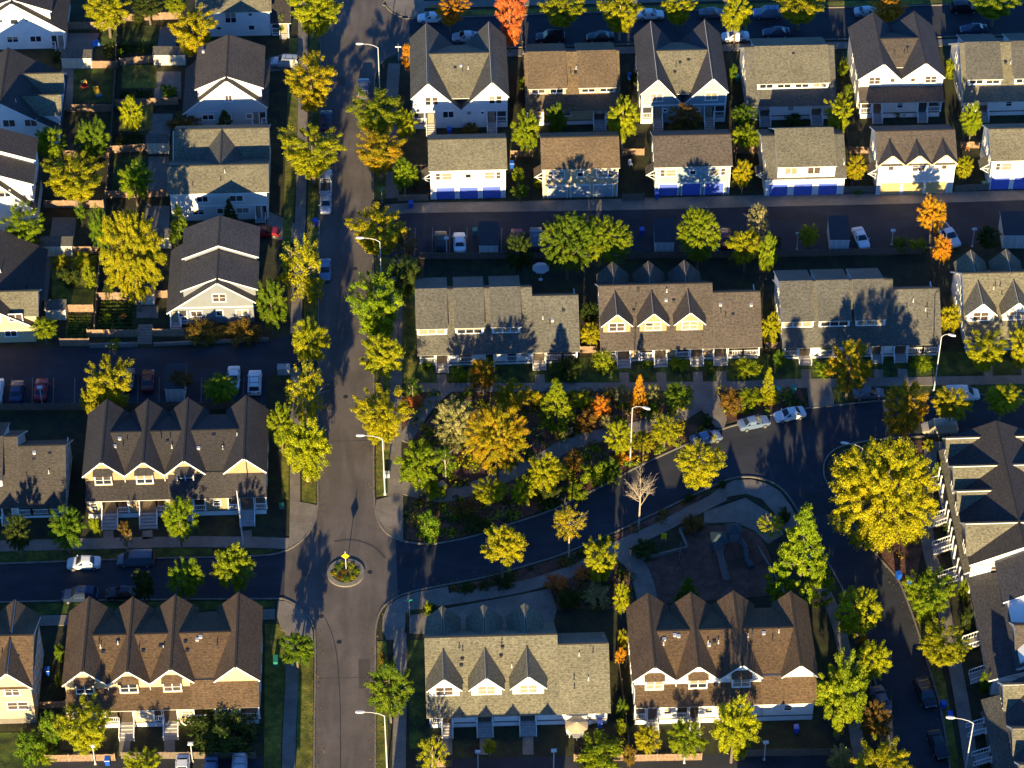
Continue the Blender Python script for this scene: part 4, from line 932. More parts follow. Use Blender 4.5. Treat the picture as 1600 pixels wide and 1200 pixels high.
# crack sealant and tyre arc on the main street
ribbon('crack_sealant', smooth([(508, 965), (520, 995), (527, 1030), (531, 1090), (532, 1150), (532, 1300)]), .09, .003, SEAL, .008)
ribbon('tyre_mark', smooth([(522, 846), (545, 843), (568, 847), (588, 857), (602, 872)]), .32, .002, plain('worn tyre mark', (.05, .045, .042), .8), .008)
for q in ([(497, 200), (584, 204)], [(497, 690), (584, 688)], [(490, 1060), (587, 1058)]): ribbon('pavement_joint', q, .05, .002, SEAL, .0085)
PAINT = plain('worn white road paint', (.16, .16, .155), .8, var=.35, scale=4)
for k in range(-1, 8): ribbon('parking_line', [(676+k*27, 356), (675+k*27, 399)], .1, .003, PAINT, .006)
for k in range(0, 12): ribbon('parking_line', [(18+k*33, 590), (17+k*33, 632)], .1, .003, PAINT, .006)
def disc(name, px, py, r, mat, z0, h):
    p = G(px, py, 0); m = MB(); m.tube((p.x, p.y, z0), (p.x, p.y, z0+h), r, n=24); return struct(m.build(name, mat))
for x, y in ((578, 894), (502, 963), (530, 1003), (555, 420), (540, 620)): disc('manhole_cover', x, y, .33, plain('cast iron', (.04, .038, .036), .6, .5), .0062, .012)
# roundabout island
p = G(540.5, 895.5, 0)
m = MB(); n = 40
for i in range(n):
    a0, a1 = 2*math.pi*i/n, 2*math.pi*(i+1)/n
    P = lambda r, a, z: (p.x+r*math.cos(a), p.y+r*math.sin(a), z)
    m.hexa([P(1.78, a0, 0), P(2.42, a0, 0), P(2.42, a1, 0), P(1.78, a1, 0)], [P(1.78, a0, .2), P(2.38, a0, .18), P(2.38, a1, .18), P(1.78, a1, .2)])
struct(m.build('island_kerb', KERB))
m = MB(); m.hexa([P(1.79, 2*math.pi*i/n, .02) for i in range(n)], [P(1.79, 2*math.pi*i/n, .14) for i in range(n)]); struct(m.build('island_bed', LAWN))

PATCH = ground_mat('asphalt patch', ((.07, .058, .048), (.085, .07, .058)), .5, fine=9, bump=.3)
for k, q in enumerate(([(548, 330), (566, 330), (566, 362), (548, 362)], [(505, 596), (522, 595), (523, 640), (506, 641)], [(560, 1030), (578, 1030), (579, 1075), (561, 1076)], [(520, 120), (540, 119), (540, 134), (520, 135)])): area('asphalt_patch', q, .0066+.0002*k, PATCH)
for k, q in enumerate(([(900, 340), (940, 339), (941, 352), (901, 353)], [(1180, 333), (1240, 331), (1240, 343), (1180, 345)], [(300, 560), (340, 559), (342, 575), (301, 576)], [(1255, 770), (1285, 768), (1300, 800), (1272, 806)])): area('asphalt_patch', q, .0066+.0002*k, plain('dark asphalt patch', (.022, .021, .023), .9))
# ---------------------------------------------------------------- trees
LM = {
 'lime': leaf_mat('lime leaves', (.055, .11, .003), (.21, .27, .004), (.4, .41, .008)),
 'green': leaf_mat('green leaves', (.03, .08, .003), (.105, .18, .005), (.24, .28, .01)),
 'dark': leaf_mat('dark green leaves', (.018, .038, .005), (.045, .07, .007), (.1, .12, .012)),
 'yellow': leaf_mat('yellow green leaves', (.11, .14, .003), (.34, .34, .004), (.54, .46, .008)),
 'gold': leaf_mat('golden leaves', (.13, .15, .003), (.4, .35, .004), (.6, .46, .008)),
 'orange': leaf_mat('orange leaves', (.34, .24, .008), (.62, .27, .01), (.68, .2, .014)),
 'red': leaf_mat('red leaves', (.4, .1, .015), (.62, .2, .04), (.66, .3, .05)),
 'sage': leaf_mat('sage leaves', (.14, .14, .035), (.34, .3, .1), (.52, .44, .18)),
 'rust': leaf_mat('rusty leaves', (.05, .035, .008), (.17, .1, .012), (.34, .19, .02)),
 'mixed': leaf_mat('turning leaves', (.1, .14, .004), (.38, .27, .006), (.62, .25, .01)),
 'amber': leaf_mat('amber leaves', (.12, .16, .004), (.4, .3, .005), (.6, .25, .01)),
}
def crown_mesh(seed, shape, nclump, nleaf, leaf, crad=(.13, .24)):
    """unit crown: leaf quads in clumps spread through an uneven volume"""
    r = random.Random(seed); m = MB(); pts = []
    lump = [(Vector((r.gauss(0, 1), r.gauss(0, 1), r.gauss(0, .8))).normalized(), r.uniform(.7, 1.08)) for _ in range(7)]
    def env(d):                                  # radius of the crown in direction d
        k = 1.0
        for v, q in lump:
            k += (q-1)*max(0, d.dot(v))**3*.9
        if shape == 'cone':
            k *= (.62+.0*d.z) if d.z > .6 else (1.0 if d.z < 0 else 1-.35*d.z)
        return k
    for c in range(nclump):
        d = Vector((r.gauss(0, 1), r.gauss(0, 1), r.gauss(0, 1))).normalized()
        rad = env(d)*(r.random()**.38)*.9
        if shape == 'cone':
            h = r.random()**1.3; rr = (1-h)**.8*(r.random()**.4); a = r.uniform(0, 6.283)
            P = Vector((rr*math.cos(a), rr*math.sin(a), -1+2*h))
            d = Vector((math.cos(a), math.sin(a), .3)).normalized()
        elif shape == 'vase':                    # spreading, flat-topped
            h = r.random(); rr = (.35+.65*h)*(r.random()**.6); a = r.uniform(0, 6.283)
            P = Vector((rr*math.cos(a), rr*math.sin(a), -1+1.75*h+.25*r.random()*(1-rr)))
            d = Vector((math.cos(a), math.sin(a), .5)).normalized()
        else:
            P = d*rad
        cr = r.uniform(*crad)
        for _ in range(nleaf):
            q = Vector((r.gauss(0, 1), r.gauss(0, 1), r.gauss(0, 1))).normalized()
            L = P+q*cr*(r.random()**.35)*.8+d*(.03+cr*1.3*r.uniform(-.6, .8))
            nrm = (q*1.1+d*.5+Vector((0, 0, .3))+Vector((r.gauss(0, .5), r.gauss(0, .5), r.gauss(0, .5)))).normalized()
            a = nrm.orthogonal().normalized(); a = (Matrix.Rotation(r.uniform(0, 6.283), 3, nrm) @ a); b = nrm.cross(a)
            s1, s2 = leaf*r.uniform(.5, 1.5), leaf*r.uniform(.35, .85)
            m.poly([L-a*s1, L+b*s2*.9-a*s1*.1, L+a*s1*1.05, L-b*s2-a*s1*.05])
    return m.mesh('crown', [LM['lime']])
CROWN = {
 'round': [crown_mesh(10+i, 'round', 175, 150, .0265, (.08, .16)) for i in range(5)],
 'big': [crown_mesh(30+i, 'round', 560, 135, .0155, (.045, .09)) for i in range(3)],
 'cone': [crown_mesh(40+i, 'cone', 250, 120, .028, (.07, .13)) for i in range(2)],
 'vase': [crown_mesh(50+i, 'vase', 200, 145, .0265, (.08, .16)) for i in range(4)],
 'thin': [crown_mesh(60+i, 'round', 110, 64, .029, (.08, .15)) for i in range(3)],
 'shrub': [crown_mesh(70+i, 'round', 64, 80, .052, (.15, .27)) for i in range(4)],
}
USED = {}
def limb_tree(m, r, top, zc, rx, rz, n, trunk_r, twigs=0):
    """tapered trunk with limbs reaching into the crown"""
    segs = 5; P = []; ox, oy = r.uniform(-.03, .03)*rx, r.uniform(-.03, .03)*rx
    for i in range(segs+1):
        t = i/segs; P.append(Vector((ox*math.sin(3*t), oy*math.sin(4*t), top*t)))
    m.path(P, [trunk_r*(1.25-.9*i/segs) for i in range(segs+1)], 7)
    for k in range(n):
        t = r.uniform(.42, .95); b = P[0].lerp(P[-1], t); b = Vector((ox*math.sin(3*t), oy*math.sin(4*t), top*t))
        a = 6.283*(k/n)+r.uniform(-.4, .4); q = r.uniform(.55, .9)
        e = Vector((math.cos(a)*rx*q, math.sin(a)*rx*q, zc+rz*r.uniform(-.2, .75)*(1 if t > .6 else .5)))
        if e.z < b.z+.3: e.z = b.z+r.uniform(.4, 1.0)
        mid = b.lerp(e, .5)+Vector((0, 0, -.08*rx)); w = trunk_r*(.55-.25*t)
        m.path([b, mid, e], [w, w*.6, w*.2], 5)
        for _ in range(twigs):
            s = b.lerp(e, r.uniform(.3, .95)); dv = (e-b).normalized()
            d2 = (dv+Vector((r.gauss(0, .5), r.gauss(0, .5), r.gauss(.25, .4)))).normalized(); l = rx*r.uniform(.25, .5)
            e2 = s+d2*l; m.path([s, e2], [w*.32, w*.1], 4)
            for _ in range(3):
                s3 = s.lerp(e2, r.uniform(.3, 1)); d3 = (d2+Vector((r.gauss(0, .6), r.gauss(0, .6), r.gauss(.2, .4)))).normalized()
                m.path([s3, s3+d3*l*.5], [w*.14, w*.05], 3)
def fit(x0, y0, x1, y1, clear, by=None):
    cx, cy = (x0+x1)/2, (y0+y1)/2
    p0 = G(cx, cy, 3); k = scale_at(p0); e = elev_at(p0)
    rx = (x1-x0)/2/k; hp = (y1-y0)/2/k
    rz = math.sqrt(max(hp*hp-(rx*math.sin(e))**2, (.55*rx*math.cos(e))**2))/math.cos(e)
    rz = min(rz, 2.4*rx)
    zc = (by-cy)/(k*math.cos(e)) if by else rz+clear(rx)
    zc = max(zc, rz*.75)
    p = G(cx, cy, zc)
    return rx, rz, zc, p
def tree(x0, y0, x1, y1, col, label, shape='round', by=None, group=None, name='deciduous_tree', pale=False, nl=7):
    rx, rz, zc, p = fit(x0, y0, x1, y1, lambda r: .45*r+.7, by)
    root = empty(name, (p.x, p.y, 0), 0, label, 'tree', group)
    r = random.Random(hash((x0, y0)) & 0xffff); m = MB()
    limb_tree(m, r, zc+rz*.55, zc, rx, rz, nl, max(.09, .055*rx), 2 if shape == 'thin' else 0)
    m.build('trunk', BARKP if pale else BARK, root)
    if shape != 'bare':
        sh = CROWN[shape]; k = USED.get(shape, 0); USED[shape] = k+1
        c = link('crown', sh[k % len(sh)], root)
        f = 1.1
        c.location = (0, 0, zc); c.scale = (rx*f, rx*f, rz*f); c.rotation_euler = (0, 0, r.uniform(0, 6.283))
        c.material_slots[0].link = 'OBJECT'; c.material_slots[0].material = LM[col]
    return root
def shrub(x0, y0, x1, y1, col, label, group=None, shape='shrub', name='shrub'):
    rx, rz, zc, p = fit(x0, y0, x1, y1, lambda r: 0); zc = rz*.8; p = G((x0+x1)/2, (y0+y1)/2, zc)
    root = empty(name, (p.x, p.y, 0), 0, label, 'shrub', group)
    r = random.Random(hash((x0, y0)) & 0xffff); m = MB()
    for k in range(5):
        a = 1.256*k+r.random(); m.path([(0, 0, 0), (rx*.4*math.cos(a), rx*.4*math.sin(a), zc*.8), (rx*.8*math.cos(a), rx*.8*math.sin(a), zc+.4*rz)], [.04, .03, .012], 4)
    m.build('stem', BARK, root)
    sh = CROWN[shape]; k = USED.get(shape, 0); USED[shape] = k+1
    c = link('foliage', sh[k % len(sh)], root); c.location = (0, 0, zc); c.scale = (rx*1.05, rx*1.05, rz*1.05); c.rotation_euler = (0, 0, r.uniform(0, 6.28))
    c.material_slots[0].link = 'OBJECT'; c.material_slots[0].material = LM[col]
    return root
def bare_tree(x0, y0, x1, y1, by, label):
    rx, rz, zc, p = fit(x0, y0, x1, y1, lambda r: .4*r, by)
    root = empty('bare_tree', (p.x, p.y, 0), 0, label, 'tree'); r = random.Random(x0); m = MB()
    limb_tree(m, r, zc+rz*.8, zc, rx, rz, 20, .12, 11)
    m.build('trunk', BARKP, root); return root

SW = 'street trees on the west side of the main street'; SE = 'street trees on the east side of the main street'
T = [
 # west strip of the main street, top to bottom
 (455,-16,535,56,'yellow','broad lime tree at the top of the west street strip, cut by the top edge','vase',None,SW),
 (447,95,524,172,'gold','golden leaved tree beside the driveway on the west street strip','vase',None,SW),
 (441,203,535,279,'yellow','wide yellow green tree on the west street strip, opposite the orange topped tree','vase',None,SW),
 (434,362,510,478,'yellow','airy yellow tree with pale branches showing, above the parked silver car','thin',466,SW),
 (454,500,512,570,'yellow','small lime tree by the mouth of the left alley, first below the dark oval tree','round',590,SW),
 (443,570,510,660,'yellow','yellow tree with a brownish lower crown on the west strip, beneath the alley mouth','thin',664,SW),
 (438,652,516,748,'yellow','bright yellow tree with pale trunk, lowest on the west street strip above the corner','round',752,SW),
 (434,986,492,1044,'green','small round green tree on the west strip below the roundabout','round',1046,SW),
 (417,630,460,698,'lime','small lime tree squeezed between the tan row house and the west street strip'),
 (400,435,446,514,'green','dense oval green tree at the corner of the black roofed grey house','round',None),
 # east strip
 (547,147,630,212,'lime','spreading lime tree above the orange topped one on the east street strip','vase',None,SE),
 (556,205,632,272,'mixed','lime tree with an orange top on the east street strip','vase',None,SE),
 (616,170,650,218,'yellow','small yellow tree beside the porch of the first white duplex','round'),
 (610,245,654,297,'lime','small lime tree left of the first white garage house','round'),
 (549,328,632,402,'gold','golden tree beside the cobra lamp at the alley corner','vase',None,SE),
 (546,433,631,532,'lime','bright lime green tree just below the lamp on the east street strip','vase',None,SE),
 (560,520,629,592,'yellow','yellow green tree between the lime and the golden trees on the east strip','round',620,SE),
 (556,616,639,695,'gold','bright golden yellow tree above the lowest cobra lamp on the east strip','vase',None,SE),
 (572,1033,646,1122,'green','round dark lime tree at the lower end of the east street strip','round',None,SE),
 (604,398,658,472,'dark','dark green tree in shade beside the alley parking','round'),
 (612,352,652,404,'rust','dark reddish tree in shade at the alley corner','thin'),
 (626,590,662,622,'green','thin young green tree on the shaded lawn by the park corner','thin',632),
 # north-west yards
 (133,-14,202,48,'yellow','yellow green tree cut by the top edge between two left yards'),
 (206,-12,258,30,'dark','dark green tree at the top edge among the left yards'),
 (252,-10,290,22,'lime','bright green tree at the top edge left of the grey roofed house'),
 (268,18,336,86,'gold','golden orange maple above the wide brown gable house','vase'),
 (186,150,224,206,'yellow','small yellow tree on the lawn in the middle of the left yards','round',206),
 (52,198,101,252,'lime','lime tree beside the corner of the left edge house'),
 (120,184,170,254,'green','tall dark lime tree in the middle left yards','round'),
 (72,246,160,318,'yellow','wide yellow lime tree below the tall dark lime tree in the left yards','vase'),
 (183,250,237,312,'lime','half shaded lime tree left of the house with twin grey ridges'),
 (5,328,70,388,'lime','round lime tree at the left edge above the dark roof','vase'),
 (160,318,254,470,'yellow','large dense yellow lime tree left of the grey house with black stepped roofs','big'),
 (136,322,172,390,'green','green tree tucked behind the large yellow lime tree'),
 (263,322,296,378,'green','dark conical green tree between two left houses','cone'),
 (48,494,91,532,'lime','small lime tree in front of the cream house at the left edge'),
 (337,172,366,205,'dark','slim dark conifer against the pale grey gable house','cone'),
 (346,312,371,350,'dark','slim dark conifer against the house with twin grey ridges','cone'),
 (140,568,208,645,'yellow','yellow lime tree rising from the shaded left parking lot','vase'),
 (124,604,158,648,'yellow','small yellow tree behind the left end of the tan gabled row'),
 (262,578,302,608,'rust','low half shaded tree beside the dark shed in the left parking lot'),
 (312,584,374,628,'lime','lime tree behind the tan gabled row beside the parked white cars'),
 # lower left
 (72,790,132,856,'green','half lit green tree in front of the brown roofed row at left'),
 (4,803,50,862,'dark','dark shaded tree at the left end of the lower street'),
 (252,776,306,846,'lime','lime tree hiding the third stoop of the tan gabled row','round'),
 (184,814,208,854,'rust','tiny tree with a red top between the first two stoops of the tan row','thin'),
 (264,874,318,934,'lime','small lime tree with a shaded lower half on the lower left street','round'),
 (328,848,396,924,'lime','bright lime tree on the lower left street nearest the roundabout','round'),
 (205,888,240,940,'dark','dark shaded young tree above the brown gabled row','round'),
 (90,1096,174,1180,'yellow','yellow lime tree in front of the brown gabled row','vase'),
 (195,1172,252,1230,'yellow','yellow lime tree cut by the bottom edge, left of the parked car tops','vase'),
 # top row
 (676,-4,730,40,'orange','orange tree above the first white duplex on the top street','vase'),
 (772,-20,822,68,'red','red and orange maple between the first two duplexes on the top street','vase'),
 (845,-8,912,44,'yellow','lime yellow tree above the tan duplex on the top street','vase'),
 (938,-8,1000,52,'yellow','yellow tree with pale trunk left of the white car on the top street','vase'),
 (1034,-10,1087,38,'yellow','yellow tree right of the white car on the top street','vase'),
 (1127,-10,1174,52,'yellow','upright yellow lime tree above the white car behind the blue grey duplex','round',70),
 (1210,-14,1289,32,'gold','wide golden yellow tree cut by the top edge, right of the grey van','vase'),
 (1360,-8,1416,36,'orange','small orange tree above the cream duplex on the top street','vase'),
 (1516,-16,1592,26,'lime','lime green tree in the top right corner','vase'),
 (627,68,650,112,'orange','small orange tree against the west end of the first white duplex','round'),
 # between duplexes and garages
 (800,174,846,234,'lime','lime tree between the first two duplexes in the top row','round',240),
 (852,160,888,214,'green','shaded green tree in front of the tan duplex','round'),
 (946,152,1000,218,'yellow','yellow lime tree with pale trunk right of the tan duplex','round',232),
 (1043,162,1099,212,'rust','dark reddish tree between the porches of the grey and blue duplex','round'),
 (1142,163,1184,202,'green','green tree left of the white duplex with one wide dormer','round'),
 (1144,194,1186,234,'lime','yellow green bush tree behind the third garage house','round'),
 (1288,155,1332,210,'yellow','yellow tree between the wide dormer duplex and the cream duplex','vase'),
 (1502,158,1537,216,'lime','oval lime tree right of the cream duplex','round'),
 (1145,248,1177,294,'gold','ochre tree right of the third garage house','round'),
 (1321,242,1354,282,'gold','ochre tree right of the wide dormer garage house','round'),
 (1494,244,1522,280,'yellow','small yellow tree between the last two garage houses','round'),
 (800,262,820,286,'lime','small lime tree beside the first garage house and the trellis','round'),
 (797,288,828,310,'green','low green tree between the first two garage houses by the alley','round'),
 # alley
 (844,328,930,424,'green','large spreading green tree beside the alley, left of a twin','big'),
 (900,332,988,414,'lime','large spreading lime tree beside the alley, right of a twin','big'),
 (1060,321,1125,408,'lime','smooth oval lime green tree standing in the alley parking','big'),
 (1166,320,1206,380,'sage','pale thin topped tree beside the alley behind the ochre one','thin'),
 (1134,356,1196,416,'yellow','ochre yellow tree in the alley parking right of the red car','round'),
 (1184,360,1216,432,'lime','narrow lime tree behind the left end of the second grey roofed row','round'),
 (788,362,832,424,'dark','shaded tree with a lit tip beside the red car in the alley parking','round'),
 (1248,350,1280,386,'yellow','small lime tree between two post lamps in the alley parking','round'),
 (1432,306,1482,366,'orange','orange and red maple beside the white pickup in the alley','round',380),
 (1455,366,1488,412,'orange','small orange tree beneath the red maple by the alley','round'),
 (1524,352,1564,390,'dark','dark rounded tree in shade between lamp and shed at right','round'),
 # beside the park rows
 (905,472,938,508,'dark','dark green tree between the first two park rows','round'),
 (906,505,940,540,'gold','small golden tree beside the tan dormered row','round'),
 (1188,488,1220,538,'yellow','lime yellow tree between the tan dormered row and the grey one','round'),
 (1468,474,1504,520,'gold','ochre tree between the last two park rows','round'),
 (1292,530,1364,614,'mixed','green tree with an orange top in front of the second grey row','round'),
 (1510,524,1572,580,'gold','golden tree in front of the right edge dormered row','vase'),
 (1576,512,1620,574,'yellow','yellow tree cut by the right edge in front of the dormered row','vase'),
 (1382,598,1452,684,'mixed','tall green and yellow tree above the junction, left of the ochre street tree','round',694),
 (1458,604,1516,656,'gold','ochre street tree in front of the parked white van','round',672),
 (1535,597,1600,646,'yellow','lime street tree at the right edge of the upper right street','round',664),
 # park
 (733,556,778,612,'mixed','upright green and orange tree in front of the first grey roofed row','round'),
 (772,592,828,646,'mixed','half shaded orange and green tree above the big orange maple','round'),
 (842,594,895,660,'lime','bright lime conical tree above the park bench','cone'),
 (678,622,748,700,'sage','sage green tree touching the big orange maple','round'),
 (728,626,825,738,'amber','big round orange and green maple in the middle of the park','big'),
 (621,690,688,760,'lime','feathery green tree in the west corner of the park','round',758),
 (674,694,718,744,'green','green tree behind the western park bench','thin'),
 (820,706,880,768,'yellow','rounded lime tree between the big maple and the curving street','round'),
 (796,742,838,788,'yellow','lower of the two small lime trees left of the rounded lime tree','round'),
 (740,750,792,790,'yellow','small spreading lime tree below the big orange maple','vase'),
 (944,656,992,710,'yellow','yellow shrubby tree left of the park lamp pole','round'),
 (988,672,1024,706,'yellow','small yellow tree right of the park lamp pole','round'),
 (1018,650,1060,694,'yellow','yellow tree beside the parked silver blue car path','round'),
 (1054,690,1130,766,'gold','brilliant golden tree in front of the silver blue car','vase',None),
 (986,588,1012,636,'orange','small bright orange conical tree between two sage bushes','cone'),
 (1034,594,1086,642,'green','broad green tree left of the wide path by the junction','round'),
 (1190,576,1212,616,'yellow','slim yellow lime conifer left of the teal bins','cone'),
 (750,818,820,888,'gold','golden tree on the south verge of the curving street, left one','round',912),
 (912,848,964,910,'yellow','small yellow lime tree at the entrance walk of the playground','vase'),
 (1182,802,1226,842,'yellow','sparse yellow sprig of a tree at the playground corner','thin'),
 (1207,796,1300,926,'lime','tall conical lime tree right of the playground','cone',944),
 (1298,680,1470,868,'gold','huge golden tree on the mulched island beside the west facing row','big',856),
 (958,906,986,964,'yellow','narrow lime shrub tree left of the white gabled row','round'),
 (1308,918,1380,998,'yellow','yellow topped dark tree on the street right of the white gabled row','round'),
 (1338,1000,1392,1064,'yellow','lime tree below the yellow topped one on the lower right street','round'),
 (1274,1022,1360,1146,'lime','large green tree at the right end of the white gabled row','round'),
 (1340,1094,1394,1154,'rust','dark tree with an orange tip below the large green tree','round'),
 (1333,1162,1418,1240,'gold','yellow tree cut by the bottom edge on the lower right street','vase'),
 (1411,893,1491,968,'lime','lime tree below the blue bins on the right pavement','vase'),
 (1436,980,1514,1046,'yellow','ochre yellow tree above the parked black car','vase'),
 # bottom
 (650,1148,702,1212,'yellow','thin yellow tree at the corner of the white dormered row, by the bottom edge','thin'),
 (752,1154,776,1178,'gold','tiny golden tree in the front yard of the white dormered row','round'),
 (990,1132,1032,1178,'gold','small golden tree left of the lime one before the white gabled row','round'),
 (1044,1124,1102,1182,'lime','lime tree behind a post lamp before the white gabled row','round'),
 (1110,1086,1184,1184,'yellow','tall yellow lime tree before the white gabled row','round'),
 (1008,882,1090,948,'dark','small dark palm like tree in the shaded playground','round') if False else
 (1056,902,1094,948,'green','small shaded feathery tree beside the playground slide','cone'),
]
for a in T:
    a = list(a)+[None]*(9-len(a))
    tree(a[0], a[1], a[2], a[3], a[4], a[5], a[6] or 'round', a[7], a[8], pale=('pale' in a[5] or a[6] == 'thin'))
bare_tree(974, 736, 1026, 812, 826, 'leafless tan tree on the verge of the curving street')
t = tree(862, 785, 918, 842, 'gold', 'golden topped tree with a bare lower crown on the south verge of the curving street', 'thin', 872, None, pale=True, nl=12)

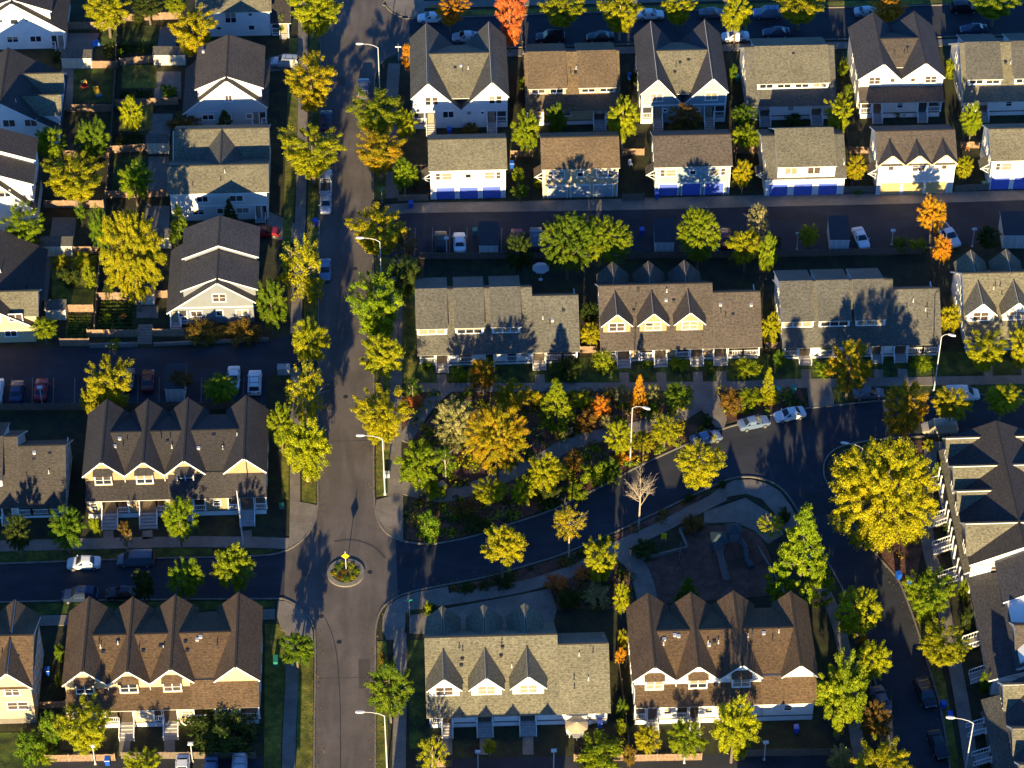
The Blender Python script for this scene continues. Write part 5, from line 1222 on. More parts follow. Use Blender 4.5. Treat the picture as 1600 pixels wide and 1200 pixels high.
SH = [
 (925,545,962,584,'lime','rounded lime hedge bush at the left end of the tan dormered row'),(1002,562,1020,576,'lime','small clipped bush between the first two stoops of the tan dormered row'),
 (1045,560,1078,578,'lime','low lime hedge between the second and third stoops of the tan dormered row'),(1104,560,1116,592,'green','narrow clipped bush between the last two stoops of the tan dormered row'),
 (1143,560,1188,590,'lime','wide lime hedge at the right end of the tan dormered row'),(1208,543,1230,576,'green','round green bush at the left end of the second grey row'),
 (1282,524,1296,568,'green','tall clipped conical bush beside the second stoop of the second grey row'),(1272,566,1300,592,'lime','low lime bush beside the stoop of the second grey row'),
 (1424,552,1462,582,'lime','lime bush behind the tall leaning pole'),(655,562,680,580,'green','clipped bush under the first porch of the first grey row'),
 (702,572,732,598,'lime','bush with a white bench in front, first grey row'),(740,562,772,580,'lime','bush at the second porch of the first grey row'),
 (860,560,912,590,'dark','shaded bush before the low wing of the first grey row'),
 (956,598,986,634,'sage','pale sage bush left of the small orange conical tree'),(1008,598,1036,634,'sage','pale sage bush right of the small orange conical tree'),
 (890,610,926,640,'gold','yellow flowering bush right of the bright lime conical tree'),(922,616,956,656,'orange','orange ornamental grass bush in the upper park'),
 (832,610,852,640,'gold','golden bush left of the bright lime conical tree'),(936,648,960,672,'sage','straw coloured grass clump beside the park path'),
 (896,640,932,680,'rust','bronze grass bush behind the eastern park bench'),(866,660,890,684,'green','green bush at the left end of the eastern park bench'),
 (860,720,892,752,'dark','dark bush below the rounded lime tree'),(906,715,946,765,'lime','lime bush on the kerb side left of the park lamp'),
 (938,716,974,758,'green','green bush on the kerb side next to the park lamp'),(884,700,912,740,'rust','rust coloured bush between path and curving street'),
 (840,756,878,796,'dark','dark spiky bush on the bank of the curving street'),(882,756,920,784,'lime','low lime bush at the kerb of the curving street'),
 (958,700,990,726,'orange','bronze bush at the foot of the park lamp pole'),(1010,628,1030,648,'green','low bush under the sage bush by the park lamp'),
 (654,795,692,850,'green','tall green bush at the street corner of the park'),(660,752,700,782,'lime','grassy bush beside the boulder in the west park corner'),
 (704,782,742,808,'rust','rusty bush on the shaded slope above the curving street'),(724,806,764,832,'dark','dark low bush on the shaded slope above the curving street'),
 (630,612,662,640,'red','red leaved shrub at the corner of the golden street tree'),(640,700,656,716,'rust','low rust shrub beside the west park walk'),
 (1124,606,1160,650,'rust','bronze bush right of the wide path by the junction'),(1150,610,1196,634,'lime','yellow green ground shrub left of the teal bins'),
 (1186,606,1220,634,'gold','ochre ground shrub under the slim yellow conifer'),(1094,645,1116,668,'dark','dark low shrub behind the silver blue car'),
 (718,912,742,926,'dark','first of three round dark bushes on the south verge'),(746,908,766,922,'dark','second of three round dark bushes on the south verge'),(768,898,806,914,'dark','largest of three round dark bushes on the south verge'),
 (850,892,888,930,'red','dark red bush in the shaded corner bed west of the playground'),(895,885,925,905,'red','dark red bush beneath the small yellow lime tree at the entrance walk'),
 (908,912,956,952,'sage','grey green bush in the shaded corner bed west of the playground'),(870,918,905,955,'dark','dark bush in the shaded corner bed west of the playground'),
 (986,846,1030,872,'dark','dark mounded bush beside the low play wall'),(1064,808,1102,832,'rust','brown shrub mass above the low play wall'),
 (1068,770,1086,784,'dark','round dark bush on the verge below the brilliant golden tree'),(1215,790,1236,822,'dark','dark shrub at the corner of the playground pavement'),
 (1120,750,1136,764,'dark','small dark bush at the tip of the playground walk'),
 (660,944,690,968,'dark','dark bush at the rear corner of the white dormered row'),(662,938,678,962,'lime','lit lime bush at the rear corner of the white dormered row'),
 (1393,368,1420,398,'green','left half of the clipped hedge in the alley parking'),(1416,368,1448,398,'lime','right half of the clipped hedge in the alley parking'),
 (1198,366,1220,388,'dark','shaded bush at the left post lamp in the alley parking'),
 (290,1108,404,1176,'dark','large shaded shrub mass in front of the brown gabled row'),(62,1108,98,1172,'green','tall green shrub between the corner house and the brown gabled row'),
 (84,1000,102,1040,'green','upper green shrub against the west end of the brown gabled row'),(86,1048,100,1080,'lime','lower lime shrub against the west end of the brown gabled row'),(22,1140,70,1195,'green','green bank shrub beside the lawn in the lower left corner'),
 (55,1165,92,1196,'lime','lime shrub at the left end of the bottom picket fence'),
 (138,803,156,836,'lime','clipped lime bush left of the first stoop of the tan gabled row'),
 (896,1170,976,1192,'lime','flowering low hedge in front of the patio with tan umbrella'),(962,1092,982,1124,'green','green bush between the white dormered row and the white gabled row'),
 (962,1122,982,1150,'lime','lime bush between patio and white gabled row'),(964,980,982,1014,'gold','ochre bush at the corner between the two white rows'),(960,1012,978,1040,'orange','orange bush at the corner between the two white rows'),
 (1296,1162,1334,1210,'sage','thin pale shrub left of the yellow tree at the bottom edge'),(972,1156,994,1204,'rust','bare twiggy shrub in front of the small golden tree'),
 (1340,990,1356,1010,'orange','small bronze bush on the right verge between two lime trees'),(1496,905,1516,942,'lime','lime bush beside the stairs of the last west facing unit'),(1500,950,1520,985,'dark','dark bush beside the brown lean roof'),
 (1528,1040,1552,1090,'green','green bush beside the brown lean roof house steps'),(1440,1000,1462,1030,'gold','ochre grass clump beneath the ochre yellow tree'),(1430,955,1455,975,'lime','low lime shrub beneath the tree below the blue bins'),
 (1455,720,1475,760,'lime','lime bush under the golden tree next to the first white stairs'),(1474,810,1492,835,'green','green bush beside the third white stairs'),
 (1440,686,1462,706,'gold','yellow bush below the dark parked car at the junction'),
 (116,320,134,350,'green','green bush behind the small shed in the left yards'),(84,396,108,420,'gold','ochre bush at the top of the overgrown left yard'),(112,392,150,420,'gold','golden overgrown bush in the left yard'),(88,410,126,452,'dark','dark green bush in the overgrown left yard'),(128,412,152,452,'lime','lime bush at the fence of the overgrown left yard'),
 (146,540,0,0) if False else (168,530,190,544,'lime','small lit shrub on the left alley kerb'),(290,508,350,530,'rust','rusty hedge on the bank below the grey house'),(350,510,410,530,'rust','brown hedge on the bank at the right of the grey house'),
 (252,132,280,160,'green','round bush by the pale patio left of the wide brown gable house'),(264,182,318,206,'rust','dark orange bush at the front of the wide brown gable house'),
 (205,18,226,40,'dark','dark bush against the top fence in the left yards'),(182,76,194,90,'lime','small lime bush at the fence crossing in the left yards'),(76,78,98,98,'dark','dark bush between the two houses at the left edge'),
 (250,130,262,142,'lime','small bright bush on the lawn of the wide brown gable house'),(160,440,180,470,'dark','dark bush under the large yellow lime tree'),(160,490,176,502,'lime','pale green garden bush in the vegetable yard'),(186,490,198,500,'red','red flowering bush in the vegetable yard'),
 (432,20,448,60,'lime','small flowering bush beside the porch at the top'),(600,148,616,170,'dark','dark shrub under the spreading lime tree'),
 (810,100,822,160,'lime','lit grass bush between the first two duplexes'),(1138,100,1152,130,'green','green bush beside the grey and blue duplex'),(1310,80,1326,130,'lime','lit grass bush left of the cream duplex'),(1318,130,1334,150,'green','green bush at the corner of the cream duplex'),(1476,80,1494,134,'lime','lit grass bush right of the cream duplex'),
 (985,88,998,160,'dark','dark bush between tan duplex and charcoal duplex'),(1040,205,1078,215,'dark','low dark bush in the yard behind the third garage house'),(1225,180,1260,196,'dark','dark bush before the wide dormer duplex'),(1390,165,1416,184,'dark','dark bush before the cream duplex'),
 (722,192,748,212,'rust','brown bush between the stoops of the first white duplex'),(750,1152,752,1154,'dark','x') if False else (1334,292,1348,304,'lime','small clipped bush at the alley right of the wide dormer garage house'),
 (832,276,846,296,'yellow','yellow bush beside the leafy shadowed garage house'),(640,260,656,300,'dark','dark bush beside the trellis left of the first garage house'),(636,1180,640,1184,'dark','x') if False else (592,1002,606,1060,'rust','straw coloured verge plants beside the green box on the east strip'),
]
for a in SH: shrub(*a)
# planting in the roundabout
for k, (x, y, c) in enumerate(((527, 886, 'green'), (536, 881, 'lime'), (549, 885, 'yellow'), (557, 893, 'lime'), (552, 903, 'yellow'), (530, 903, 'rust'), (521, 896, 'gold'), (541, 907, 'lime'), (538, 894, 'rust'))):
    shrub(x-6, y-5, x+6, y+4, c, 'low mixed plant in the roundabout island', 'plants in the roundabout island', name='low_plant')

# ground cover of the planting beds and leaf litter: too many to count
def inside(p, poly):
    c = False; n = len(poly); j = n-1
    for i in range(n):
        if (poly[i].y > p.y) != (poly[j].y > p.y) and p.x < (poly[j].x-poly[i].x)*(p.y-poly[i].y)/(poly[j].y-poly[i].y)+poly[i].x: c = not c
        j = i
    return c
def scatter(px, per_m2, r):
    P = [G(x, y, 0) for x, y in px]; x0, x1, y0, y1 = min(p.x for p in P), max(p.x for p in P), min(p.y for p in P), max(p.y for p in P)
    for _ in range(int((x1-x0)*(y1-y0)*per_m2)):
        q = Vector((r.uniform(x0, x1), r.uniform(y0, y1), 0))
        if inside(q, P): yield q
rg = random.Random(11); COVER = {k: MB() for k in ('dark', 'green', 'rust', 'lime', 'sage', 'gold')}
for bi in (0, 1, 2, 3, 4, 5, 6):
    for q in scatter(BEDS[bi], .6 if bi in (4,) else .62 if bi != 5 else .14, rg):
        k = rg.choice(('dark', 'dark', 'green', 'green', 'rust', 'lime', 'lime', 'sage', 'gold') if bi < 4 else ('dark', 'rust', 'rust', 'green')); R_ = rg.uniform(.35, 1.15); H_ = R_*rg.uniform(.6, 1.25); m = COVER[k]
        for _ in range(int(20+40*R_)):
            d = Vector((rg.gauss(0, 1), rg.gauss(0, 1), abs(rg.gauss(0, .8)))).normalized(); c = q+Vector((d.x*R_, d.y*R_, .05+d.z*H_))*(.6+.4*rg.random()); nrm = (d+Vector((rg.gauss(0, .4), rg.gauss(0, .4), .2))).normalized()
            a = nrm.orthogonal().normalized(); a = Matrix.Rotation(rg.uniform(0, 6.28), 3, nrm) @ a; b = nrm.cross(a); s1 = rg.uniform(.09, .2)
            m.poly([c-a*s1, c+b*s1*.6, c+a*s1, c-b*s1*.6])
for k, m in COVER.items():
    o = m.build('ground_cover', LM[k])
    if o: o['kind'] = 'stuff'; o['label'] = {'dark': 'dark green ground cover', 'green': 'fresh green ground cover', 'rust': 'rusty brown ground cover', 'lime': 'bright lime ground cover', 'sage': 'pale sage ground cover', 'gold': 'golden ground cover'}[k]+' in the park planting beds'; o['category'] = 'ground cover'
LIT = leaf_mat('fallen leaves', (.1, .05, .015), (.25, .13, .02), (.42, .3, .03), .05); m = MB()
def leaf_at(q, z):
    a = rg.uniform(0, 6.28); s1 = rg.uniform(.05, .11); u_ = Vector((math.cos(a), math.sin(a), rg.uniform(-.3, .3)))*s1; v_ = Vector((-math.sin(a), math.cos(a), rg.uniform(-.3, .3)))*s1*.7; c = Vector((q.x, q.y, z)); m.poly([c-u_, c-v_, c+u_, c+v_])
for px in LAWNS[:12]:
    for q in scatter(px, 1.6, rg): leaf_at(q, .1)
for px in BEDS:
    for q in scatter(px, 1.0, rg): leaf_at(q, .09)
for line, zz in ((WK, .03), (sEK3[:60], .03), (sWK2[:30], .03), (sEK4[:60], .03), (sEK5, .03), (sWK3[40:], .03)):
    P = [G(x, y, 0) for x, y in line]
    for a_, b_ in zip(P, P[1:]):
        n_ = int((b_-a_).length*7)
        for _ in range(n_):
            d_ = (b_-a_).normalized(); q = a_.lerp(b_, rg.random())+Vector((-d_.y, d_.x, 0))*rg.gauss(0, .55); leaf_at(q, .17 if rg.random() < .5 else .03)
o = m.build('fallen_leaves', LIT); o['kind'] = 'stuff'; o['label'] = 'fallen autumn leaves along kerbs, verges and beds'; o['category'] = 'fallen leaves'
# ---------------------------------------------------------------- vehicles
PAINTC = {}
def carpaint(n, c, metal=.0):
    m = plain('car paint '+n, c, .28, metal, var=.03)
    b = m.node_tree.nodes['Principled BSDF']; b.inputs['Coat Weight'].default_value = .3; b.inputs['Coat Roughness'].default_value = .08
    PAINTC[n] = m
for n, c, mt in (('white', (.75, .75, .74), 0), ('silver', (.5, .52, .54), .35), ('grey', (.22, .23, .25), .3), ('black', (.012, .012, .015), 0), ('navy', (.02, .035, .08), .1),
                 ('red', (.28, .015, .02), 0), ('maroon', (.12, .015, .02), 0), ('blue', (.16, .22, .33), .2), ('tan', (.45, .38, .28), .2), ('slate', (.1, .12, .15), .2)):
    carpaint(n, c, mt)
# stations: x, half width, z low, belt z, roof z, roof half width (front is +x)
CARS = {
 'sedan': dict(L=4.55, st=[(-2.27,.70,.42,.72,0,0),(-2.18,.80,.28,.88,0,0),(-1.9,.86,.24,.97,0,0),(-1.45,.88,.24,.99,0,0),(-.85,.89,.24,.98,1.40,.60),(.25,.89,.24,.95,1.43,.63),(1.05,.88,.24,.92,0,0),(1.75,.87,.24,.83,0,0),(2.12,.80,.26,.72,0,0),(2.26,.68,.36,.58,0,0)], cab=(3,6), wx=(-1.35,1.38)),
 'suv': dict(L=4.6, st=[(-2.28,.78,.45,.85,0,0),(-2.24,.86,.34,1.02,0,0),(-2.15,.9,.32,1.06,0,0),(-1.8,.92,.3,1.06,1.66,.68),(-.6,.93,.3,1.04,1.74,.71),(.45,.93,.3,1.03,1.70,.70),(1.1,.92,.3,1.02,0,0),(1.8,.9,.3,.95,0,0),(2.16,.84,.34,.84,0,0),(2.28,.74,.45,.7,0,0)], cab=(2,6), wx=(-1.4,1.42)),
 'van': dict(L=4.8, st=[(-2.38,.84,.45,.9,0,0),(-2.36,.92,.32,1.0,0,0),(-2.3,.94,.3,1.05,0,0),(-2.1,.95,.3,1.05,1.78,.76),(-.6,.96,.3,1.04,1.82,.78),(.7,.96,.3,1.0,1.76,.74),(1.55,.94,.3,.98,0,0),(1.95,.9,.3,.9,0,0),(2.25,.84,.34,.78,0,0),(2.38,.74,.45,.62,0,0)], cab=(2,6), wx=(-1.45,1.5)),
 'pickup': dict(L=5.3, st=[(-2.65,.84,.55,.8,0,0),(-2.6,.9,.45,1.0,0,0),(-2.5,.92,.42,1.02,0,0),(-.55,.93,.38,1.02,0,0),(-.4,.93,.38,1.03,1.72,.68),(.6,.93,.38,1.03,1.74,.7),(1.3,.93,.38,1.05,0,0),(2.0,.92,.38,1.0,0,0),(2.5,.88,.42,.9,0,0),(2.64,.78,.5,.72,0,0)], cab=(3,6), wx=(-1.6,1.6)),
}
def lerp(a, b, t): return tuple(a[i]+(b[i]-a[i])*t for i in range(3))
def car_meshes(kind):
    c = CARS[kind]; st = c['st']; i0, i1 = c['cab']; out = {}
    m = MB(); rings = []
    for x, hw, zl, zb, zr, rw in st:
        rings.append([(x, -hw*.9, zl), (x, -hw, zl+.16), (x, -hw, zl+(zb-zl)*.62), (x, -hw*.955, zb), (x, -hw*.5, zb+.035), (x, hw*.5, zb+.035), (x, hw*.955, zb), (x, hw, zl+(zb-zl)*.62), (x, hw, zl+.16), (x, hw*.9, zl)])
    for a, b in zip(rings, rings[1:]):
        for j in range(len(a)): m.poly([a[j], b[j], b[(j+1) % len(a)], a[(j+1) % len(a)]])
    m.poly(rings[0]); m.poly(list(reversed(rings[-1])))
    # cabin shell
    def belt(i, s): x, hw, zl, zb, zr, rw = st[i]; return (x, s*hw*.9, zb)
    def roof(i, s): x, hw, zl, zb, zr, rw = st[i]; return (x, s*rw, zr-.04)
    up = [i for i in range(i0+1, i1)]
    for s in (-1, 1):
        m.poly([belt(i0, s), belt(up[0], s), roof(up[0], s)]); m.poly([roof(up[-1], s), belt(up[-1], s), belt(i1, s)])
        for a, b in zip(up, up[1:]): m.poly([belt(a, s), belt(b, s), roof(b, s), roof(a, s)])
    top = lambda i: (st[i][0], 0, st[i][4])
    for a, b in zip(up, up[1:]):
        for s in (-1, 1): m.poly([roof(a, s), roof(b, s), (st[b][0], s*st[b][5]*.55, st[b][4]), (st[a][0], s*st[a][5]*.55, st[a][4])])
        m.poly([(st[a][0], -st[a][5]*.55, st[a][4]), (st[b][0], -st[b][5]*.55, st[b][4]), (st[b][0], st[b][5]*.55, st[b][4]), (st[a][0], st[a][5]*.55, st[a][4])])
    q = lambda i: [(st[i][0], -st[i][5], st[i][4]-.04), (st[i][0], -st[i][5]*.55, st[i][4]), (st[i][0], st[i][5]*.55, st[i][4]), (st[i][0], st[i][5], st[i][4]-.04)]
    for e, u in ((i0, up[0]), (i1, up[-1])): m.poly([belt(e, -1)]+q(u)+[belt(e, 1)])
    if kind == 'pickup':
        m.box(-2.52, -.6, -.74, .74, 1.05, 1.07) if False else None
    out['body'] = (m.mesh('body', [PAINTC['white']]), None)
    def pane(pts, push):
        n = (Vector(pts[1])-Vector(pts[0])).cross(Vector(pts[2])-Vector(pts[0])).normalized()
        cpt = sum((Vector(p) for p in pts), Vector())/len(pts)
        if n.dot(cpt-Vector((0, 0, .8))) < 0: n = -n
        return [tuple(cpt+(Vector(p)-cpt)*.86+n*push) for p in pts]
    g = MB(); g.poly(pane([belt(i1, -1), roof(up[-1], -1), roof(up[-1], 1), belt(i1, 1)], .035)); out['windshield'] = (g.mesh('windshield', [GLASS]), None)
    g = MB(); g.poly(pane([belt(i0, -1), roof(up[0], -1), roof(up[0], 1), belt(i0, 1)], .035)); out['rear_window'] = (g.mesh('rear_window', [GLASS]), None)
    for s in (-1, 1):
        g = MB(); P = [belt(i0, s)]+[belt(u, s) for u in up]+[belt(i1, s)]+[roof(u, s) for u in reversed(up)]
        P = pane(P, .02); g.poly(P); out['side_window%d' % s] = (g.mesh('side_window', [GLASS]), None)
        b = MB(); b.tube((.9 if kind != 'pickup' else 1.1, s*.9, st[i1][3]+.08), (.9 if kind != 'pickup' else 1.1, s*1.05, st[i1][3]+.1), .07, n=6); out['mirror%d' % s] = (b.mesh('mirror', [PAINTC['white']]), None)
        xf, xr = st[-2], st[1]
        b = MB(); b.box(xf[0]-.1, xf[0]+.09, s*.5, s*.72, xf[3]-.2, xf[3]-.04); out['headlight%d' % s] = (b.mesh('headlight', [LAMPW]), None)
        b = MB(); b.box(xr[0]-.07, xr[0]+.08, s*.48, s*.74, xr[3]-.26, xr[3]-.06); out['tail_light%d' % s] = (b.mesh('tail_light', [LAMPR]), None)
        for k, wx in enumerate(c['wx']):
            r = .33 if kind != 'pickup' else .39; w = MB(); w.tube((wx, s*.72, r), (wx, s*.925, r), r, n=16)
            d = MB(); d.tube((wx, s*.9, r), (wx, s*.94, r), r*.62, n=12)
            out['wheel%d%d' % (s, k)] = (w.mesh('wheel', [RUBBER]), d.mesh('rim', [RIM]))
    if kind == 'pickup':
        b = MB(); b.box(-2.45, -.68, -.72, .72, 1.0, 1.062); out['bed'] = (b.mesh('bed', [DKMETAL]), None)
    if kind == 'suv':
        b = MB()
        for s in (-.6, .6): b.tube((-1.6, s, 1.76), (.2, s, 1.78), .025, n=5)
        b.box(-1.2, -1.15, -.6, .6, 1.76, 1.8); b.box(-.1, -.05, -.6, .6, 1.76, 1.8); out['roof_rack'] = (b.mesh('roof_rack', [DKMETAL]), None)
    return out
CARM = {k: car_meshes(k) for k in CARS}
def car(kind, px, py, ang, col, label, group=None):
    """px,py: photo position of the middle of the car; ang: heading in degrees from +X"""
    p = G(px, py, .7); name = {'sedan': 'parked_car', 'suv': 'parked_suv', 'van': 'parked_van', 'pickup': 'pickup_truck'}[kind]
    root = empty(name, (p.x, p.y, .008), R(ang), label, {'sedan': 'car', 'suv': 'suv', 'van': 'van', 'pickup': 'pickup truck'}[kind], group)
    if kind == 'sedan': root.scale = (.95, .97, 1)
    for key, (me, sub) in CARM[kind].items():
        nm = ''.join(ch for ch in key if not ch.isdigit() and ch != '-')
        o = link(nm, me, root)
        if nm in ('body', 'mirror'):
            o.material_slots[0].link = 'OBJECT'; o.material_slots[0].material = PAINTC[col]
        if sub: link('rim', sub, o)
    return root
CL = [
 ('sedan',509,317,-90,'silver','silver sedan parked behind the pale pickup on the west kerb of the main street'),('pickup',509,284,90,'silver','pale pickup parked half under the wide yellow green tree on the main street'),
 ('sedan',508,421,-90,'blue','blue grey sedan parked beside the airy yellow tree with pale branches'),('suv',510,188,90,'navy','dark blue car in tree shadow on the west kerb of the main street'),
 ('suv',568,138,90,'slate','dark blue grey car with red tail lights under the first cobra lamp'),
 ('suv',446,97,175,'silver','silver suv in the driveway beside the golden tree'),('sedan',414,361,0,'red','dark red car in the driveway below the house with twin grey ridges'),
 ('sedan',674,27,180,'white','white sedan at the corner of the top street beside the orange tree'),('sedan',728,57,180,'silver','silver sedan seen over the ridge of the first white duplex'),
 ('sedan',1016,22,0,'white','white sedan between two yellow trees on the top street'),('sedan',938,57,180,'black','black sedan on the near kerb of the top street behind the tan duplex'),
 ('suv',860,58,180,'black','black suv in deep shade behind the lime yellow top street tree'),('sedan',1149,56,180,'white','white sedan under the upright yellow lime tree on the top street'),
 ('sedan',1113,20,0,'slate','dark grey sedan on the far kerb of the top street'),('suv',1199,20,180,'blue','grey blue suv on the far kerb of the top street'),('sedan',1213,50,180,'navy','dark blue sedan on the near kerb behind the wide dormer duplex'),
 ('sedan',1356,18,0,'silver','pale sedan half hidden by the small orange tree on the top street'),('suv',1507,12,0,'black','black suv at the right end of the top street'),('sedan',1522,45,180,'navy','dark sedan behind the lime tree of the top right corner'),
 ('suv',689,378,90,'black','black suv in the alley parking beside the white sedan'),('sedan',718,378,90,'white','white sedan in the alley parking left of the first shed'),
 ('sedan',808,372,90,'red','red car behind the shaded tree with a lit tip'),('suv',838,372,90,'slate','dark car beside the left twin spreading tree'),('sedan',1134,371,90,'red','red car beside the smooth oval lime tree'),
 ('sedan',1345,371,-80,'white','white sedan beside the shed at the right of the alley parking'),('pickup',1481,367,-72,'white','white pickup beneath the orange and red maple'),
 ('sedan',26,611,90,'navy','dark blue car in the left parking lot'),('sedan',64,608,90,'red','red car behind the post lamp in the left parking lot'),('sedan',231,594,90,'maroon','dark maroon car in the middle of the left parking lot'),
 ('sedan',365,590,-90,'white','white sedan in the left parking lot'),('suv',398,597,90,'white','white suv with roof rack at the right end of the left parking lot'),('van',-6,610,90,'white','white van cut by the left edge in the left parking lot'),('sedan',200,592,90,'slate','dark grey car hidden behind the yellow lime parking lot tree'),
 ('sedan',131,879,180,'white','white sedan on the lower left street'),('van',212,874,180,'slate','dark grey van on the lower left street behind the white sedan'),('suv',125,930,180,'navy','dark blue car on the near kerb of the lower left street'),('sedan',192,926,180,'black','black car on the near kerb above the second brown gable'),
 ('sedan',1103,684,18,'blue','silver blue sedan behind the brilliant golden tree'),('sedan',1178,660,14,'blue','blue grey sedan parked at the mouth of the wide path'),('sedan',1234,647,194,'white','white sedan parked at the junction right of the blue grey one'),
 ('van',1468,668,180,'tan','tan van under the tall green and yellow tree at the junction'),('van',1503,616,0,'white','white van behind the ochre street tree'),('sedan',1357,614,0,'slate','dark car in shade on the upper right street'),
 ('suv',1446,1083,-80,'black','black suv on the right kerb of the lower right street'),('sedan',1466,1163,-81,'black','black sedan near the bottom edge of the lower right street'),('sedan',1376,1092,100,'slate','dark car hidden in shade beside the large green tree'),
 ('sedan',285,1201,-90,'white','white car nearest the post lamp at the bottom edge'),('sedan',329,1205,-90,'blue','pale blue car roof, middle one at the bottom edge'),('suv',374,1203,-90,'silver','silver car roof at the bottom edge, right one'),
]
for a in CL: car(*a)
# ---------------------------------------------------------------- street furniture and yards
LAMPM = plain('lamp pole paint', (.6, .58, .56), .5, var=.05)
LENS = plain('lamp lens', (.75, .75, .72), .3)
def height_px(base, top_py):
    p = G(base[0], base[1], 0); return (base[1]-top_py)/(scale_at(p)*math.cos(elev_at(p)))
def cobra(base, h, arm, ang, label, lean=0.0):
    p = G(base[0], base[1], 0); root = empty('street_lamp', (p.x, p.y, 0), R(ang), label, 'street lamp', 'tall cobra head street lamps')
    m = MB(); m.tube((0, 0, 0), (0, 0, .25), .2, .18, 10); m.path([(0, 0, 0), (lean*.5, 0, h*.5), (lean, 0, h)], [.095, .072, .055], 8); m.build('pole', LAMPM, root)
    m = MB(); m.path([(lean, 0, h-.05), (lean+arm*.25, 0, h+.35), (lean+arm*.6, 0, h+.6), (lean+arm, 0, h+.68)], [.05, .042, .036, .032], 7); m.build('arm', LAMPM, root)
    m = MB(); x = lean+arm; P = [(x-.1, .06), (x+.2, .17), (x+.65, .19), (x+.95, .08)]
    lo = [(a, -w, h+.62) for a, w in P]+[(a, w, h+.62) for a, w in reversed(P)]; hi = [(a, -w*.7, h+.8) for a, w in P]+[(a, w*.7, h+.8) for a, w in reversed(P)]
    m.hexa(lo, hi); l = m.build('lamp_head', LAMPM, root)
    m = MB(); m.tube((x+.45, 0, h+.54), (x+.45, 0, h+.63), .12, .16, 10); m.build('lens', LENS, l)
    return root
cobra((594, 158), height_px((594, 158), 76), 2.3, 178, 'white cobra lamp by the first white duplex, at the top of the main street')
cobra((597, 462), height_px((597, 462), 379), 2.3, 178, 'white cobra lamp beside the golden tree at the alley corner')
cobra((601.5, 773), height_px((601.5, 773), 688), 2.4, 178, 'white cobra lamp on the park corner above the roundabout')
cobra((605, 1206), height_px((605, 1206), 1121), 2.4, 178, 'white cobra lamp below the round dark lime tree at the bottom')
cobra((984.5, 724), height_px((984.5, 724), 639), 1.5, -25, 'white cobra lamp in the park beside the curving street')
cobra((1337, 790), height_px((1337, 790), 702), 1.9, 170, 'white cobra lamp rising behind the huge golden tree')
cobra((1506, 1215), height_px((1506, 1215), 1131), 2.3, 172, 'white cobra lamp in the lower right corner by the blue bins')
cobra((1459, 611), height_px((1459, 611), 527), .9, -20, 'tall pale lamp pole before the second grey roofed row')
p = G(380, 853, 0); r = empty('utility_pole', (p.x, p.y, 0), 0, 'tall plain white pole before the last stoop of the tan gabled row', 'pole'); hp_ = height_px((380, 853), 769)
m = MB(); m.path([(0, 0, 0), (-.05, 0, hp_*.5), (-.15, 0, hp_)], [.11, .085, .06], 8); m.build('pole', LAMPM, r); m = MB(); m.tube((-.15, 0, hp_), (-.15, 0, hp_+.12), .1, .05, 8); m.build('cap', METAL, r); m = MB(); m.tube((0, 0, 0), (0, 0, .2), .19, .16, 10); m.build('base', CONC, r)
def post_lamp(base, top_py, label):
    p = G(base[0], base[1], 0); h = height_px(base, top_py); root = empty('post_lamp', (p.x, p.y, 0), rnd.uniform(-.1, .1), label, 'post lamp', 'short white parking lot lamps')
    m = MB(); m.tube((0, 0, 0), (0, 0, h), .07, .055, 8); m.box(-.14, .14, -.14, .14, 0, .1); m.build('pole', LAMPM, root)
    m = MB(); m.box(-.32, .32, -.2, .2, h, h+.2); m.box(-.2, .2, -.13, .13, h+.2, h+.28); l = m.build('lamp_head', LAMPM, root)
    m = MB(); m.box(-.26, .26, -.15, .15, h-.03, h-.002); m.build('lens', LENS, l)
for b, t, l in (((698, 403), 373, 'post lamp between the black and white alley cars'), ((847, 398), 374, 'post lamp at the left twin spreading tree'), ((66, 631), 606, 'post lamp in front of the red car in the left lot'),
    ((149, 1194), 1166, 'post lamp at the bottom picket fence before the brown gabled row'), ((301, 1190), 1163, 'post lamp beside the shaded shrub mass at the bottom'), ((747, 1205), 1176, 'post lamp before the white dormered row, left of the patio'), ((865, 1203), 1174, 'post lamp left of the flowering hedge at the bottom'),
    ((1069, 1192), 1165, 'post lamp before the lime tree of the white gabled row'), ((1194, 1187), 1161, 'post lamp at the right end of the white gabled row'), ((1245, 390), 366, 'post lamp left of the pale shed in the alley parking'), ((1393, 382), 361, 'post lamp behind the clipped hedge'), ((1519, 385), 359, 'post lamp left of the far right shed'), ((1121, 392), 370, 'post lamp between the oval lime tree and the red car')):
    post_lamp(b, t, l)
# signs
YEL = plain('yellow sign face', (.85, .55, .01), .4, var=.03); SGREEN = plain('green sign face', (.02, .3, .2), .4); BLACKP = plain('black sign paint', (.01, .01, .01), .5)
p = G(541, 891, 0); s_ = empty('warning_sign', (p.x, p.y, .1), 0, 'yellow diamond warning sign on a white post in the roundabout', 'sign')
m = MB(); m.tube((0, 0, 0), (0, 0, 3.4), .05, .045, 8); m.build('post', LAMPM, s_)
m = MB(); q = .52; zc = 2.62; m.hexa([(0, -.08, zc-q), (q, -.08, zc), (0, -.08, zc+q), (-q, -.08, zc)], [(0, -.05, zc-q), (q, -.05, zc), (0, -.05, zc+q), (-q, -.05, zc)]); m.build('sign_face', YEL, s_)
def street_sign(base, h, label, col=SGREEN):
    p = G(*base, 0); r = empty('street_sign', (p.x, p.y, 0), 0, label, 'street sign'); m = MB(); m.tube((0, 0, 0), (0, 0, h), .04, n=8); m.build('post', METAL, r)
    m = MB(); m.box(-.45, .45, -.02, .02, h, h+.2); m.build('name_plate', col, r); m = MB(); m.box(-.02, .02, -.45, .45, h+.22, h+.42); m.build('name_plate', col, r)
